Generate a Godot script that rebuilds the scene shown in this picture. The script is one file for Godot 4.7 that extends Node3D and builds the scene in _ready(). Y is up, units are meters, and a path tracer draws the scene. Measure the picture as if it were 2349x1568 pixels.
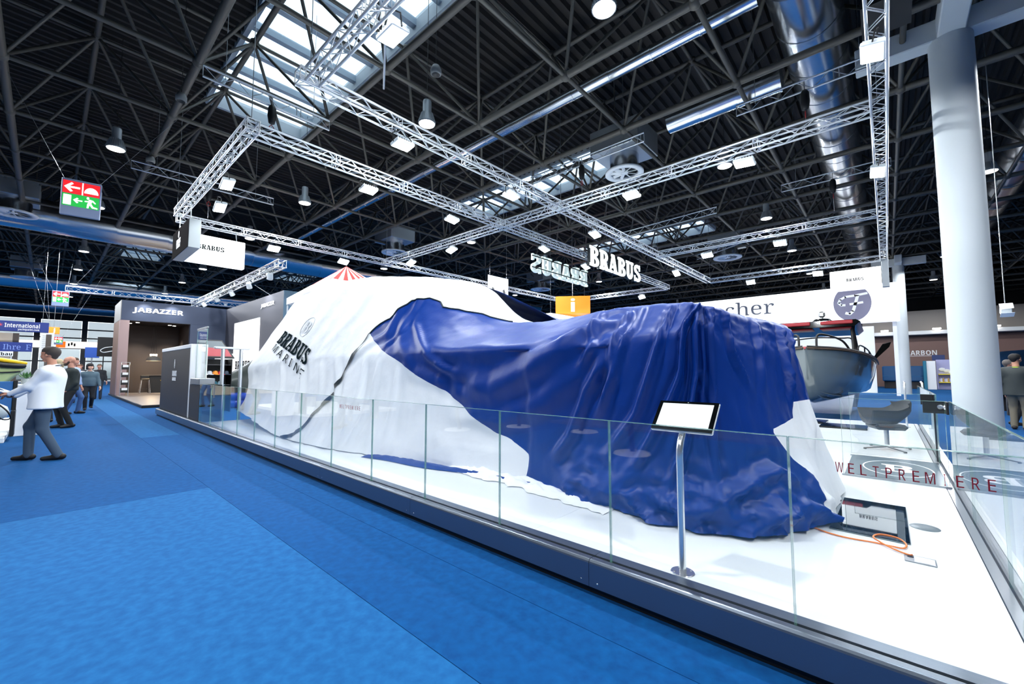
extends Node3D
# A boat under a draped cover on a trade-fair stand. Metres, y up. -Z runs along the stand's front edge, +X away from the aisle.

var mats := {}
var used := {}
var rng := RandomNumberGenerator.new()
var fnt_sans: SystemFont
var fnt_bold: SystemFont
var fnt_serif: SystemFont
var fnt_italic: SystemFont

func lin(hex: String) -> Color:
	return Color(hex).srgb_to_linear()

func mat(key: String, hex: String, rough := 0.6, metal := 0.0, spec := 0.5) -> StandardMaterial3D:
	if mats.has(key): return mats[key]
	var m := StandardMaterial3D.new()
	m.resource_name = key
	m.albedo_color = Color(hex)
	m.roughness = rough
	m.metallic = metal
	m.metallic_specular = spec
	m.cull_mode = BaseMaterial3D.CULL_DISABLED
	mats[key] = m
	return m

func glow(key: String, hex: String, energy: float, base := "ffffff") -> StandardMaterial3D:
	if mats.has(key): return mats[key]
	var m := mat(key, base, 0.5)
	m.emission_enabled = true
	m.emission = Color(hex)
	m.emission_energy_multiplier = energy
	return m

func glass(key: String, hex: String, alpha: float, rough := 0.0) -> StandardMaterial3D:
	if mats.has(key): return mats[key]
	var m := mat(key, hex, rough)
	m.transparency = BaseMaterial3D.TRANSPARENCY_ALPHA
	m.albedo_color.a = alpha
	return m

func noise_tex(freq: float, seed_n: int, lo: Color, hi: Color, size := 512, oct := 4, kind := FastNoiseLite.TYPE_SIMPLEX_SMOOTH) -> NoiseTexture2D:
	var t := NoiseTexture2D.new()
	var n := FastNoiseLite.new()
	n.seed = seed_n; n.frequency = freq; n.fractal_octaves = oct; n.noise_type = kind
	t.noise = n; t.seamless = true; t.width = size; t.height = size
	var g := Gradient.new()
	g.set_color(0, lo); g.set_color(1, hi)
	t.color_ramp = g
	return t

# ---- nodes -------------------------------------------------------------
func numbered(called: String) -> String:
	if not used.has(called):
		used[called] = 0
		return called
	used[called] += 1
	return "%s_%03d" % [called, used[called]]

func thing(called: String, label: String, category: String, at := Vector3.ZERO, turn := 0.0, group := "") -> Node3D:
	var o := Node3D.new()
	o.name = numbered(called)
	add_child(o)
	o.position = at
	o.rotation.y = turn
	tag(o, label, category, group)
	return o

func tag(o: Node, label: String, category := "", group := "", kind := "") -> void:
	if label: o.set_meta("label", label)
	if category: o.set_meta("category", category)
	if group: o.set_meta("group", group)
	if kind: o.set_meta("kind", kind)

func put(mesh: Mesh, called: String, m: Material, parent: Node = null, at := Vector3.ZERO, basis := Basis.IDENTITY) -> MeshInstance3D:
	var o := MeshInstance3D.new()
	o.mesh = mesh
	o.material_override = m
	o.transform = Transform3D(basis, at)
	if parent == null:
		o.name = numbered(called)
		add_child(o)
	else:
		o.name = called
		parent.add_child(o, true)
	return o

func obj(st: SurfaceTool, called: String, m: Material, parent: Node = null, at := Vector3.ZERO, basis := Basis.IDENTITY) -> MeshInstance3D:
	st.generate_normals()
	return put(st.commit(), called, m, parent, at, basis)

func struct(o: Node) -> Node:
	o.set_meta("kind", "structure")
	return o

func copy(o: Node3D, at: Vector3, turn := 0.0, label := "") -> Node3D:
	var c: Node3D = o.duplicate()
	var base := String(o.name)
	var rx := RegEx.create_from_string("_\\d{3}$")
	c.name = numbered(rx.sub(base, ""))
	add_child(c)
	c.position = at
	c.rotation.y = turn
	if label: c.set_meta("label", label)
	return c

# ---- shapes ------------------------------------------------------------
func mb() -> SurfaceTool:
	var st := SurfaceTool.new()
	st.begin(Mesh.PRIMITIVE_TRIANGLES)
	st.set_smooth_group(-1)
	return st

func tri(st: SurfaceTool, a: Vector3, b: Vector3, c: Vector3) -> void:
	st.add_vertex(a); st.add_vertex(b); st.add_vertex(c)

func quad(st: SurfaceTool, a: Vector3, b: Vector3, c: Vector3, d: Vector3) -> void:
	tri(st, a, b, c); tri(st, a, c, d)

func box(st: SurfaceTool, c: Vector3, s: Vector3, b := Basis.IDENTITY) -> void:
	st.set_smooth_group(-1)
	var h := s * 0.5
	var p := []
	for i in 8:
		p.append(c + b * Vector3(h.x * (1 if i & 1 else -1), h.y * (1 if i & 2 else -1), h.z * (1 if i & 4 else -1)))
	for f in [[0, 1, 3, 2], [4, 6, 7, 5], [0, 4, 5, 1], [2, 3, 7, 6], [0, 2, 6, 4], [1, 5, 7, 3]]:
		quad(st, p[f[0]], p[f[1]], p[f[2]], p[f[3]])

# box from corner to corner
func bb(st: SurfaceTool, a: Vector3, b: Vector3) -> void:
	box(st, (a + b) * 0.5, (b - a).abs())

# chamfered box
func cbox(st: SurfaceTool, c: Vector3, s: Vector3, e: float, b := Basis.IDENTITY) -> void:
	st.set_smooth_group(-1)
	var h := s * 0.5
	e = minf(e, minf(h.x, minf(h.y, h.z)) * 0.95)
	var V := func(sx: int, sy: int, sz: int, ax: int) -> Vector3:
		var v := Vector3(h.x * sx, h.y * sy, h.z * sz)
		if ax != 0: v.x -= e * sx
		if ax != 1: v.y -= e * sy
		if ax != 2: v.z -= e * sz
		return c + b * v
	for s1 in [-1, 1]:
		quad(st, V.call(s1, -1, -1, 0), V.call(s1, 1, -1, 0), V.call(s1, 1, 1, 0), V.call(s1, -1, 1, 0))
		quad(st, V.call(-1, s1, -1, 1), V.call(1, s1, -1, 1), V.call(1, s1, 1, 1), V.call(-1, s1, 1, 1))
		quad(st, V.call(-1, -1, s1, 2), V.call(1, -1, s1, 2), V.call(1, 1, s1, 2), V.call(-1, 1, s1, 2))
		for s2 in [-1, 1]:
			quad(st, V.call(s1, s2, -1, 0), V.call(s1, s2, 1, 0), V.call(s1, s2, 1, 1), V.call(s1, s2, -1, 1))
			quad(st, V.call(s1, -1, s2, 0), V.call(s1, 1, s2, 0), V.call(s1, 1, s2, 2), V.call(s1, -1, s2, 2))
			quad(st, V.call(-1, s1, s2, 1), V.call(1, s1, s2, 1), V.call(1, s1, s2, 2), V.call(-1, s1, s2, 2))
			for s3 in [-1, 1]:
				tri(st, V.call(s1, s2, s3, 0), V.call(s1, s2, s3, 1), V.call(s1, s2, s3, 2))

func cboxm(s: Vector3, e: float) -> Mesh:
	var st := mb()
	cbox(st, Vector3.ZERO, s, e)
	st.generate_normals()
	return st.commit()

func frame_of(d: Vector3) -> Basis:
	var y := d.normalized()
	var x := y.cross(Vector3.FORWARD if absf(y.y) > 0.9 else Vector3.UP).normalized()
	return Basis(x, y, x.cross(y).normalized())

func tube(st: SurfaceTool, a: Vector3, b: Vector3, r: float, n := 8, r2 := -1.0, caps := true) -> void:
	if r2 < 0: r2 = r
	var f := frame_of(b - a)
	for i in n:
		var t0 := TAU * i / n
		var t1 := TAU * (i + 1) / n
		var d0 := f.x * cos(t0) + f.z * sin(t0)
		var d1 := f.x * cos(t1) + f.z * sin(t1)
		st.set_smooth_group(1)
		quad(st, a + d0 * r, b + d0 * r2, b + d1 * r2, a + d1 * r)
		if caps:
			st.set_smooth_group(-1)
			tri(st, a, a + d0 * r, a + d1 * r)
			tri(st, b, b + d1 * r2, b + d0 * r2)
	st.set_smooth_group(-1)

func smooth_path(pts: Array, per := 6) -> Array:
	var out := []
	for i in pts.size() - 1:
		var p0: Vector3 = pts[maxi(i - 1, 0)]
		var p1: Vector3 = pts[i]
		var p2: Vector3 = pts[i + 1]
		var p3: Vector3 = pts[mini(i + 2, pts.size() - 1)]
		for k in per: out.append(p1.cubic_interpolate(p2, p0, p3, float(k) / per))
	out.append(pts[-1])
	return out

func sweep(st: SurfaceTool, pts: Array, r: float, n := 8, closed := false) -> void:
	var rings := []
	var m := pts.size()
	var ref := Vector3.UP
	for i in m:
		var a: Vector3 = pts[(i - 1 + m) % m] if closed else pts[maxi(i - 1, 0)]
		var b: Vector3 = pts[(i + 1) % m] if closed else pts[mini(i + 1, m - 1)]
		var y := (b - a).normalized()
		if i == 0: ref = frame_of(y).x
		var x := (ref - y * ref.dot(y)).normalized()
		ref = x
		var z := x.cross(y)
		var ring := []
		for k in n: ring.append(pts[i] + (x * cos(TAU * k / n) + z * sin(TAU * k / n)) * r)
		rings.append(ring)
	st.set_smooth_group(1)
	for i in (m if closed else m - 1):
		var j := (i + 1) % m
		for k in n:
			quad(st, rings[i][k], rings[j][k], rings[j][(k + 1) % n], rings[i][(k + 1) % n])
	st.set_smooth_group(-1)
	if not closed:
		for k in n:
			tri(st, pts[0], rings[0][k], rings[0][(k + 1) % n])
			tri(st, pts[-1], rings[-1][(k + 1) % n], rings[-1][k])

# profile of Vector2(radius, height) turned about the local y axis; sharp corners where smooth is false
func lathe(st: SurfaceTool, prof: Array, n := 20, xf := Transform3D.IDENTITY, smooth := true) -> void:
	for j in prof.size() - 1:
		var a: Vector2 = prof[j]
		var b: Vector2 = prof[j + 1]
		st.set_smooth_group((j + 1) if not smooth else 1)
		for i in n:
			var t0 := TAU * i / n
			var t1 := TAU * (i + 1) / n
			var p := xf * Vector3(a.x * cos(t0), a.y, a.x * sin(t0))
			var q := xf * Vector3(b.x * cos(t0), b.y, b.x * sin(t0))
			var r := xf * Vector3(b.x * cos(t1), b.y, b.x * sin(t1))
			var s := xf * Vector3(a.x * cos(t1), a.y, a.x * sin(t1))
			if a.x < 1e-5: tri(st, p, q, r)
			elif b.x < 1e-5: tri(st, p, q, s)
			else: quad(st, p, q, r, s)
	st.set_smooth_group(-1)

# flat outline in local xy, extruded along local z
func prism(st: SurfaceTool, poly: Array, depth: float, xf := Transform3D.IDENTITY) -> void:
	var pk := PackedVector2Array(poly)
	var idx := Geometry2D.triangulate_polygon(pk)
	st.set_smooth_group(-1)
	for i in range(0, idx.size(), 3):
		var a := pk[idx[i]]
		var b := pk[idx[i + 1]]
		var c := pk[idx[i + 2]]
		tri(st, xf * Vector3(a.x, a.y, depth), xf * Vector3(b.x, b.y, depth), xf * Vector3(c.x, c.y, depth))
		tri(st, xf * Vector3(a.x, a.y, 0), xf * Vector3(c.x, c.y, 0), xf * Vector3(b.x, b.y, 0))
	for i in pk.size():
		var a := pk[i]
		var b := pk[(i + 1) % pk.size()]
		quad(st, xf * Vector3(a.x, a.y, 0), xf * Vector3(b.x, b.y, 0), xf * Vector3(b.x, b.y, depth), xf * Vector3(a.x, a.y, depth))

func ring_poly(rx: float, ry: float, n := 28) -> Array:
	var out := []
	for i in n: out.append(Vector2(rx * cos(TAU * i / n), ry * sin(TAU * i / n)))
	return out

# flat ring in local xy
func flat_ring(st: SurfaceTool, rx: float, ry: float, w: float, depth: float, xf := Transform3D.IDENTITY, n := 36) -> void:
	for i in n:
		var c0 := Vector2(cos(TAU * i / n), sin(TAU * i / n))
		var c1 := Vector2(cos(TAU * (i + 1) / n), sin(TAU * (i + 1) / n))
		var o0 := Vector3(c0.x * rx, c0.y * ry, depth)
		var o1 := Vector3(c1.x * rx, c1.y * ry, depth)
		var i0 := Vector3(c0.x * (rx - w), c0.y * (ry - w), depth)
		var i1 := Vector3(c1.x * (rx - w), c1.y * (ry - w), depth)
		var dn := Vector3(0, 0, -depth)
		quad(st, xf * o0, xf * o1, xf * i1, xf * i0)
		quad(st, xf * o0, xf * (o0 + dn), xf * (o1 + dn), xf * o1)
		quad(st, xf * i0, xf * i1, xf * (i1 + dn), xf * (i0 + dn))

# rows of points joined to a smooth sheet
func sheet(st: SurfaceTool, rows: Array, closed := false, smooth := true) -> void:
	st.set_smooth_group(1 if smooth else -1)
	for j in rows.size() - 1:
		var a: Array = rows[j]
		var b: Array = rows[j + 1]
		var n := a.size()
		for i in (n if closed else n - 1):
			quad(st, a[i], b[i], b[(i + 1) % n], a[(i + 1) % n])
	st.set_smooth_group(-1)

const FACE_Z := Basis.IDENTITY                      # reads along +x, faces +z

func face_negx() -> Basis: return Basis(Vector3.UP, -PI / 2)   # reads along +z, faces -x

# lettering fitted to a width and a height (0 keeps the font's own ratio), centred at a point
func words(parent: Node, called: String, text: String, font: Font, w: float, h: float, depth: float, m: Material, at: Vector3, basis := Basis.IDENTITY) -> MeshInstance3D:
	var t := TextMesh.new()
	t.text = text; t.font = font; t.font_size = 48; t.pixel_size = 0.01; t.depth = maxf(depth, 0.0005)
	t.curve_step = 4.0
	t.horizontal_alignment = HORIZONTAL_ALIGNMENT_CENTER
	t.vertical_alignment = VERTICAL_ALIGNMENT_CENTER
	var bx := t.get_aabb()
	var sx := w / bx.size.x
	var sy := (h / bx.size.y) if h > 0.0 else sx
	var b := basis * Basis.from_scale(Vector3(sx, sy, 1))
	return put(t, called, m, parent, at - b * (bx.position + bx.size * Vector3(0.5, 0.5, 0.5)), b)

# heavy slab capitals of the boat maker's wordmark, as outlines in a unit cell
func slab_glyph(ch: String) -> Array:
	var out := []
	var rect := func(x0: float, y0: float, x1: float, y1: float) -> void: out.append([Vector2(x0, y0), Vector2(x1, y0), Vector2(x1, y1), Vector2(x0, y1)])
	var arc := func(cx: float, cy: float, rx: float, ry: float, ix: float, iy: float, a0: float, a1: float) -> void:
		for i in 10:
			var t0 := deg_to_rad(lerpf(a0, a1, i / 10.0))
			var t1 := deg_to_rad(lerpf(a0, a1, (i + 1) / 10.0))
			out.append([Vector2(cx + ix * cos(t0), cy + iy * sin(t0)), Vector2(cx + rx * cos(t0), cy + ry * sin(t0)), Vector2(cx + rx * cos(t1), cy + ry * sin(t1)), Vector2(cx + ix * cos(t1), cy + iy * sin(t1))])
	match ch:
		"B":
			rect.call(0.1, 0.0, 0.42, 1.0); rect.call(0.0, 0.0, 0.5, 0.13); rect.call(0.0, 0.87, 0.5, 1.0); rect.call(0.4, 0.45, 0.52, 0.57)
			arc.call(0.5, 0.755, 0.4, 0.245, 0.13, 0.12, -90, 90); arc.call(0.5, 0.265, 0.48, 0.265, 0.17, 0.14, -90, 90)
		"R":
			rect.call(0.1, 0.0, 0.4, 1.0); rect.call(0.0, 0.0, 0.48, 0.13); rect.call(0.0, 0.87, 0.5, 1.0); rect.call(0.38, 0.42, 0.52, 0.55)
			arc.call(0.5, 0.72, 0.42, 0.28, 0.14, 0.15, -90, 90)
			out.append([Vector2(0.42, 0.46), Vector2(0.7, 0.5), Vector2(0.93, 0.1), Vector2(0.62, 0.0)]); rect.call(0.6, 0.0, 1.0, 0.13)
		"A":
			out.append([Vector2(0.06, 0.1), Vector2(0.22, 0.1), Vector2(0.5, 0.92), Vector2(0.36, 1.0)]); out.append([Vector2(0.36, 1.0), Vector2(0.64, 1.0), Vector2(0.94, 0.1), Vector2(0.62, 0.1)])
			rect.call(0.25, 0.27, 0.72, 0.39); rect.call(0.0, 0.0, 0.4, 0.13); rect.call(0.52, 0.0, 1.0, 0.13); rect.call(0.26, 0.88, 0.6, 1.0)
		"U":
			rect.call(0.1, 0.3, 0.41, 1.0); rect.call(0.68, 0.3, 0.88, 1.0); rect.call(0.0, 0.87, 0.5, 1.0); rect.call(0.58, 0.87, 1.0, 1.0)
			arc.call(0.49, 0.32, 0.39, 0.32, 0.1, 0.15, 180, 360); out.append([Vector2(0.6, 0.34), Vector2(0.88, 0.34), Vector2(0.86, 0.2), Vector2(0.62, 0.24)])
		"S":
			arc.call(0.48, 0.73, 0.42, 0.27, 0.13, 0.12, 20, 240); arc.call(0.52, 0.27, 0.44, 0.27, 0.14, 0.12, -160, 60)
			out.append([Vector2(0.12, 0.6), Vector2(0.4, 0.65), Vector2(0.9, 0.42), Vector2(0.6, 0.36)])
			rect.call(0.74, 0.66, 0.88, 1.0); rect.call(0.06, 0.0, 0.2, 0.34)
	return out

# the wordmark as one mesh per letter, centred
func slab_word(parent: Node, w: float, h: float, depth: float, m: Material, at: Vector3, basis := Basis.IDENTITY, grow := 0.0) -> void:
	var s := "BRABUS"
	var p := w / 6.0
	for i in 6:
		var st := mb()
		for poly in slab_glyph(s[i]):
			var q := []
			var c := Vector2.ZERO
			for v in poly: c += v / poly.size()
			for v in poly:
				var d: Vector2 = (v - c).sign() * grow
				q.append(Vector2(((v as Vector2).x * 0.94 - 0.47 + d.x) * p, ((v as Vector2).y - 0.5) * h + d.y * p))
			prism(st, q, depth, Transform3D(basis, at + basis * Vector3((i - 2.5) * p, 0, 0)))
		obj(st, "letter", m, parent)

func _ready() -> void:
	rng.seed = 7
	fnt_sans = SystemFont.new(); fnt_sans.font_names = PackedStringArray(["Droid Sans"])
	fnt_bold = SystemFont.new(); fnt_bold.font_names = PackedStringArray(["Droid Sans"]); fnt_bold.font_weight = 700
	fnt_serif = SystemFont.new(); fnt_serif.font_names = PackedStringArray(["Droid Serif"]); fnt_serif.font_weight = 700
	fnt_italic = SystemFont.new(); fnt_italic.font_names = PackedStringArray(["Droid Serif"]); fnt_italic.font_italic = true
	# camera
	var cam := Camera3D.new()
	cam.name = "camera"
	cam.fov = 78.709
	cam.position = Vector3(0, 1.45, 0)
	cam.rotation_degrees = Vector3(3.8896, -48.0883, 0)
	cam.near = 0.05; cam.far = 400.0
	add_child(cam)
	cam.current = true
	# sky seen through the roof lights, exposure
	var env := Environment.new()
	var sky_m := ProceduralSkyMaterial.new()
	sky_m.sky_top_color = Color("cfe6f7"); sky_m.sky_horizon_color = Color("eaf4fb")
	sky_m.ground_bottom_color = Color("8d949a"); sky_m.ground_horizon_color = Color("c5ccd2")
	sky_m.sky_energy_multiplier = 1.5
	var sky := Sky.new(); sky.sky_material = sky_m
	env.background_mode = Environment.BG_SKY
	env.sky = sky
	env.tonemap_mode = Environment.TONE_MAPPER_LINEAR
	env.tonemap_exposure = EXPOSURE
	env.sdfgi_enabled = true; env.ssao_enabled = true; env.ssil_enabled = true
	var we := WorldEnvironment.new()
	we.name = "environment"
	we.environment = env
	add_child(we)
	# the place
	build_materials()
	build_hall()
	build_roof()
	build_stage()
	build_cover()
	build_rig()
	build_right()
	build_left()
	build_people()

const EXPOSURE := 1.0
const FLOOD_E := 5.0
const LAMP_E := 33.0

func build_materials() -> void:
	# carpet: needle felt with a mottled nap
	var c := mat("carpet", "034e88", 0.95, 0.0, 0.25)
	c.albedo_texture = noise_tex(0.03, 3, Color(0.7, 0.78, 0.84), Color(1, 1, 1), 1024, 7)
	c.uv1_triplanar = true; c.uv1_world_triplanar = true; c.uv1_scale = Vector3(0.35, 0.35, 0.35)
	c.heightmap_enabled = false
	c.rim_enabled = true; c.rim = 0.5; c.rim_tint = 0.7
	var c2: StandardMaterial3D = c.duplicate()
	c2.resource_name = "carpet_brushed"; c2.albedo_color = Color("1b629a"); mats["carpet_brushed"] = c2
	mat("deck", "1c1816", 0.8)
	mat("steel_frame", "524f48", 0.5, 0.3)
	mat("concrete_grey", "b9c0c2", 0.85)
	mat("duct", "c6c9cc", 0.22, 1.0)
	mat("alu", "cfd3d6", 0.34, 0.85)
	mat("brushed", "a9adb0", 0.33, 0.9)
	mat("chrome", "e8eaea", 0.22, 0.9)
	mat("kerb", "76808c", 0.32, 0.85)
	mat("black", "08090a", 0.5)
	mat("black_gloss", "07090a", 0.06)
	mat("white_floor", "e3e9e8", 0.16)
	mat("white", "f0f2f2", 0.5)
	mat("grey_panel", "9fa6a8", 0.5)
	mat("navy", "3a465e", 0.6)
	mat("brown_black", "1d191a", 0.55)
	mat("red_print", "8c1022", 0.5)
	mat("orange", "e07a1c", 0.5)
	glass("pane", "b8dcd2", 0.006)
	glass("pane_edge", "7fb3a4", 0.35)
	mats["pane_edge"].roughness = 0.1
	glow("flood_face", "f4fdff", 9.0)
	glow("lamp_face", "fffaf0", 7.0)
	glow("sign_white", "ffffff", 1.25)
	glow("letter_white", "f2ffff", 1.6)

# ---------------------------------------------------------------- hall shell
const YL := 8.5      # lower chords of the roof frame
const YU := 10.7     # upper chords
const YD := 11.05    # roof deck
const GX := 1.97
const GZ := -2.43

func build_hall() -> void:
	# carpet laid in sheets, each with its own nap direction
	var fl := Node3D.new()
	fl.name = "floor"; add_child(fl); struct(fl)
	tag(fl, "blue needle felt carpet laid in wide sheets across the hall", "", "", "structure")
	var sheets := [[-13.0, 1.42, -6.33, 13.0, "carpet_brushed"], [1.42, 2.1, -12.0, 13.0, "carpet"], [2.1, 2.48, -15.0, 13.0, "carpet"], [-13.0, -0.6, -14.0, -6.33, "carpet"], [-0.6, 1.42, -14.0, -6.33, "carpet"],
		[-13.0, 1.42, -30.0, -14.0, "carpet"], [1.42, 2.1, -30.0, -12.0, "carpet_brushed"], [2.1, 8.0, -22.0, -15.0, "carpet"], [2.48, 8.0, -15.0, -12.0, "carpet"], [2.1, 8.0, -30.0, -22.0, "carpet"], [8.0, 63.0, -30.0, -12.0, "carpet"],
		[2.48, 13.0, 0.4, 3.4, "carpet"], [2.48, 13.0, 3.4, 13.0, "carpet"], [13.0, 63.0, -12.0, 3.4, "carpet"], [13.0, 63.0, 3.4, 13.0, "carpet"], [-13.0, 63.0, -77.0, -30.0, "carpet"], [2.48, 13.0, -12.0, 0.4, "carpet"]]
	for s in sheets:
		var st := mb()
		bb(st, Vector3(s[0], -0.03, s[2]), Vector3(s[1] - 0.004, 0.0, s[3] - 0.004))
		obj(st, "carpet_sheet", mats[s[4]], fl)
	var sub := mb()
	bb(sub, Vector3(-13, -0.4, -77), Vector3(63, -0.03, 13))
	obj(sub, "slab", mat("slab", "0a3a70", 0.9), fl)
	# outer walls
	var wm := mat("hall_wall", "3a3836", 0.8)
	for w in [["wall_left", Vector3(-13.4, 0, -77), Vector3(-13, 12, 13)], ["wall_right", Vector3(63, 0, -77), Vector3(63.4, 12, 13)], ["wall_front", Vector3(-13, 0, 13), Vector3(63, 12, 13.4)]]:
		var st := mb()
		bb(st, w[1], w[2])
		var o := obj(st, w[0], wm)
		struct(o); tag(o, {"wall_left": "dark hall wall closing the side beyond the aisle", "wall_right": "dark hall wall behind the far stands", "wall_front": "dark hall wall behind the viewer"}[w[0]])
	build_glass_front()
	# round columns with crossed concrete heads
	for c in [[12.15, 1.28, 0.335, "big pale round concrete column beside the glass balustrade, crossed beams at its head"], [35.0, 0.8, 0.28, "slim pale round concrete column at the end of the white fascia"]]:
		var t := thing("round_column", c[3], "column", Vector3(c[0], 0, c[1]), 0.0, "hall columns")
		var st := mb()
		var top := 8.25 if c[0] < 20 else 7.9
		lathe(st, [Vector2(c[2], 0), Vector2(c[2], top), Vector2(c[2] * 0.98, top + 0.02), Vector2(0.0, top + 0.02)], 40, Transform3D.IDENTITY, false)
		obj(st, "shaft", mats["concrete_grey"], t)
		var k: float = c[2] / 0.34
		for a in 4:
			var arm := mb()
			var b := Basis(Vector3.UP, a * PI / 2)
			cbox(arm, b * Vector3(0.78 * k, top + 0.24, 0), Vector3(1.5 * k, 0.46, 0.42 * k), 0.02, b)
			obj(arm, "beam", mats["concrete_grey"], t)

func build_glass_front() -> void:
	# glazed gallery wall at the far end of the aisle
	var wall := Node3D.new()
	wall.name = "wall_back"; add_child(wall); struct(wall)
	tag(wall, "glazed hall end wall with dark mullions and a gallery")
	var z := -76.0
	var frame := mat("mullion", "3c4046", 0.5)
	var st := mb()
	bb(st, Vector3(-13, 7.7, z - 0.4), Vector3(63, 12, z))
	bb(st, Vector3(12, 0, z - 0.4), Vector3(63, 7.7, z))
	obj(st, "upper_wall", mats["hall_wall"], wall)
	for i in 7:
		var x := -13.0 + i * 4.0
		var p := mb()
		bb(p, Vector3(x - 0.25, 0, z - 0.3), Vector3(x + 0.25, 7.7, z + 0.1))
		obj(p, "mullion", frame, wall)
	for y in [0.3, 2.6, 4.2, 5.0, 5.5, 6.6]:
		var p := mb()
		bb(p, Vector3(-13, y - 0.07, z - 0.2), Vector3(12, y + 0.07, z + 0.06))
		obj(p, "transom", frame, wall)
	for i in 6:
		for r in [[0.3, 2.6], [2.6, 4.2], [5.0, 5.5], [5.5, 6.6], [6.6, 7.7]]:
			var p := mb()
			bb(p, Vector3(-12.7 + i * 4.0, r[0] + 0.07, z - 0.12), Vector3(-9.3 + i * 4.0, r[1] - 0.07, z - 0.1))
			obj(p, "window_pane", glass("far_pane", "9fc4c8", 0.45), wall)
	# lit guide band with orange pictogram fields
	var t := thing("guide_sign_band", "long white lit guide sign with orange fields in front of the far windows", "sign", Vector3(0, 4.2, z + 0.3))
	var b := mb()
	bb(b, Vector3(-6, 0, 0), Vector3(9, 0.85, 0.2))
	obj(b, "light_box", glow("guide_white", "fff6ee", 1.1), t)
	for x in [-3.2, 0.6, 4.2]:
		var f := mb()
		bb(f, Vector3(x, 0.05, 0.2), Vector3(x + 0.8, 0.8, 0.23))
		obj(f, "orange_field", glow("guide_orange", "ff7a20", 1.0, "e07a1c"), t)
	var f2 := mb()
	for s in [[0.0, 0.0], [0.25, 0.12], [0.5, 0.0]]: bb(f2, Vector3(1.6 + s[0], 0.25 + s[1], 0.2), Vector3(1.75 + s[0], 0.6 + s[1], 0.23))
	obj(f2, "pictogram", mats["black"], t)

# ---------------------------------------------------------------- roof
const LIGHTS_ROOF := [[3.3, 6.55, -17.6, -3.2], [15.3, 18.0, -18.5, -8.3], [3.35, 6.05, -47.5, -38.5], [27.3, 30.0, -18.5, -8.3], [15.3, 18.0, -47.5, -38.5], [-8.6, -5.9, -47.5, -38.5]]

func build_roof() -> void:
	var cl := Node3D.new()
	cl.name = "ceiling"; add_child(cl); struct(cl)
	tag(cl, "dark trapezoidal steel roof deck above the space frame")
	# trapezoidal deck, ribs along x, cut out at the roof lights
	var st := mb()
	var p := 0.3
	var z := 13.0
	while z > -77.0:
		var cuts := []
		for L in LIGHTS_ROOF:
			if z - p * 0.5 > L[2] and z - p * 0.5 < L[3]: cuts.append([L[0], L[1]])
		cuts.sort()
		var xs := [[-13.4, 63.4]]
		for c in cuts:
			var last: Array = xs.pop_back()
			xs.append([last[0], c[0]]); xs.append([c[1], last[1]])
		for x in xs:
			var pr := [Vector2(0, 0), Vector2(0.09, 0), Vector2(0.13, 0.13), Vector2(0.26, 0.13), Vector2(0.3, 0)]
			for i in 4:
				quad(st, Vector3(x[0], YD + pr[i].y, z - pr[i].x), Vector3(x[1], YD + pr[i].y, z - pr[i].x), Vector3(x[1], YD + pr[i + 1].y, z - pr[i + 1].x), Vector3(x[0], YD + pr[i + 1].y, z - pr[i + 1].x))
			quad(st, Vector3(x[0], YD + 0.3, z), Vector3(x[1], YD + 0.3, z), Vector3(x[1], YD + 0.3, z - p), Vector3(x[0], YD + 0.3, z - p))
		z -= p
	obj(st, "roof_deck", mats["deck"], cl)
	# roof lights: upstands, bars and panes
	var bar := mat("skylight_bar", "8fa0ad", 0.5)
	var n := 0
	for L in LIGHTS_ROOF:
		n += 1
		var w := Node3D.new()
		w.name = "window_%d" % n; add_child(w); struct(w)
		tag(w, "glazed roof light strip with grey cross bars in the roof")
		var up := mb()
		for x in [L[0], L[1]]: bb(up, Vector3(x - 0.06, YD - 0.1, L[2]), Vector3(x + 0.06, YD + 0.4, L[3]))
		for zz in [L[2], L[3]]: bb(up, Vector3(L[0], YD - 0.1, zz - 0.06), Vector3(L[1], YD + 0.4, zz + 0.06))
		obj(up, "upstand", mat("upstand", "aab4ba", 0.6), w)
		var k := 0
		var zz: float = L[2]
		while zz < L[3] - 0.2:
			var z2: float = minf(zz + 1.15, L[3])
			var b := mb()
			bb(b, Vector3(L[0], YD + 0.12, z2 - 0.09), Vector3(L[1], YD + 0.34, z2 + 0.09))
			obj(b, "glazing_bar", bar, w)
			var g := mb()
			bb(g, Vector3(L[0] + 0.06, YD + 0.3, zz + 0.05), Vector3(L[1] - 0.06, YD + 0.312, z2 - 0.05))
			obj(g, "window_pane", glass("roof_pane", "e8f4f8", 0.06), w)
			zz = z2
			k += 1
	build_frame()
	build_ducts()

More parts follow.
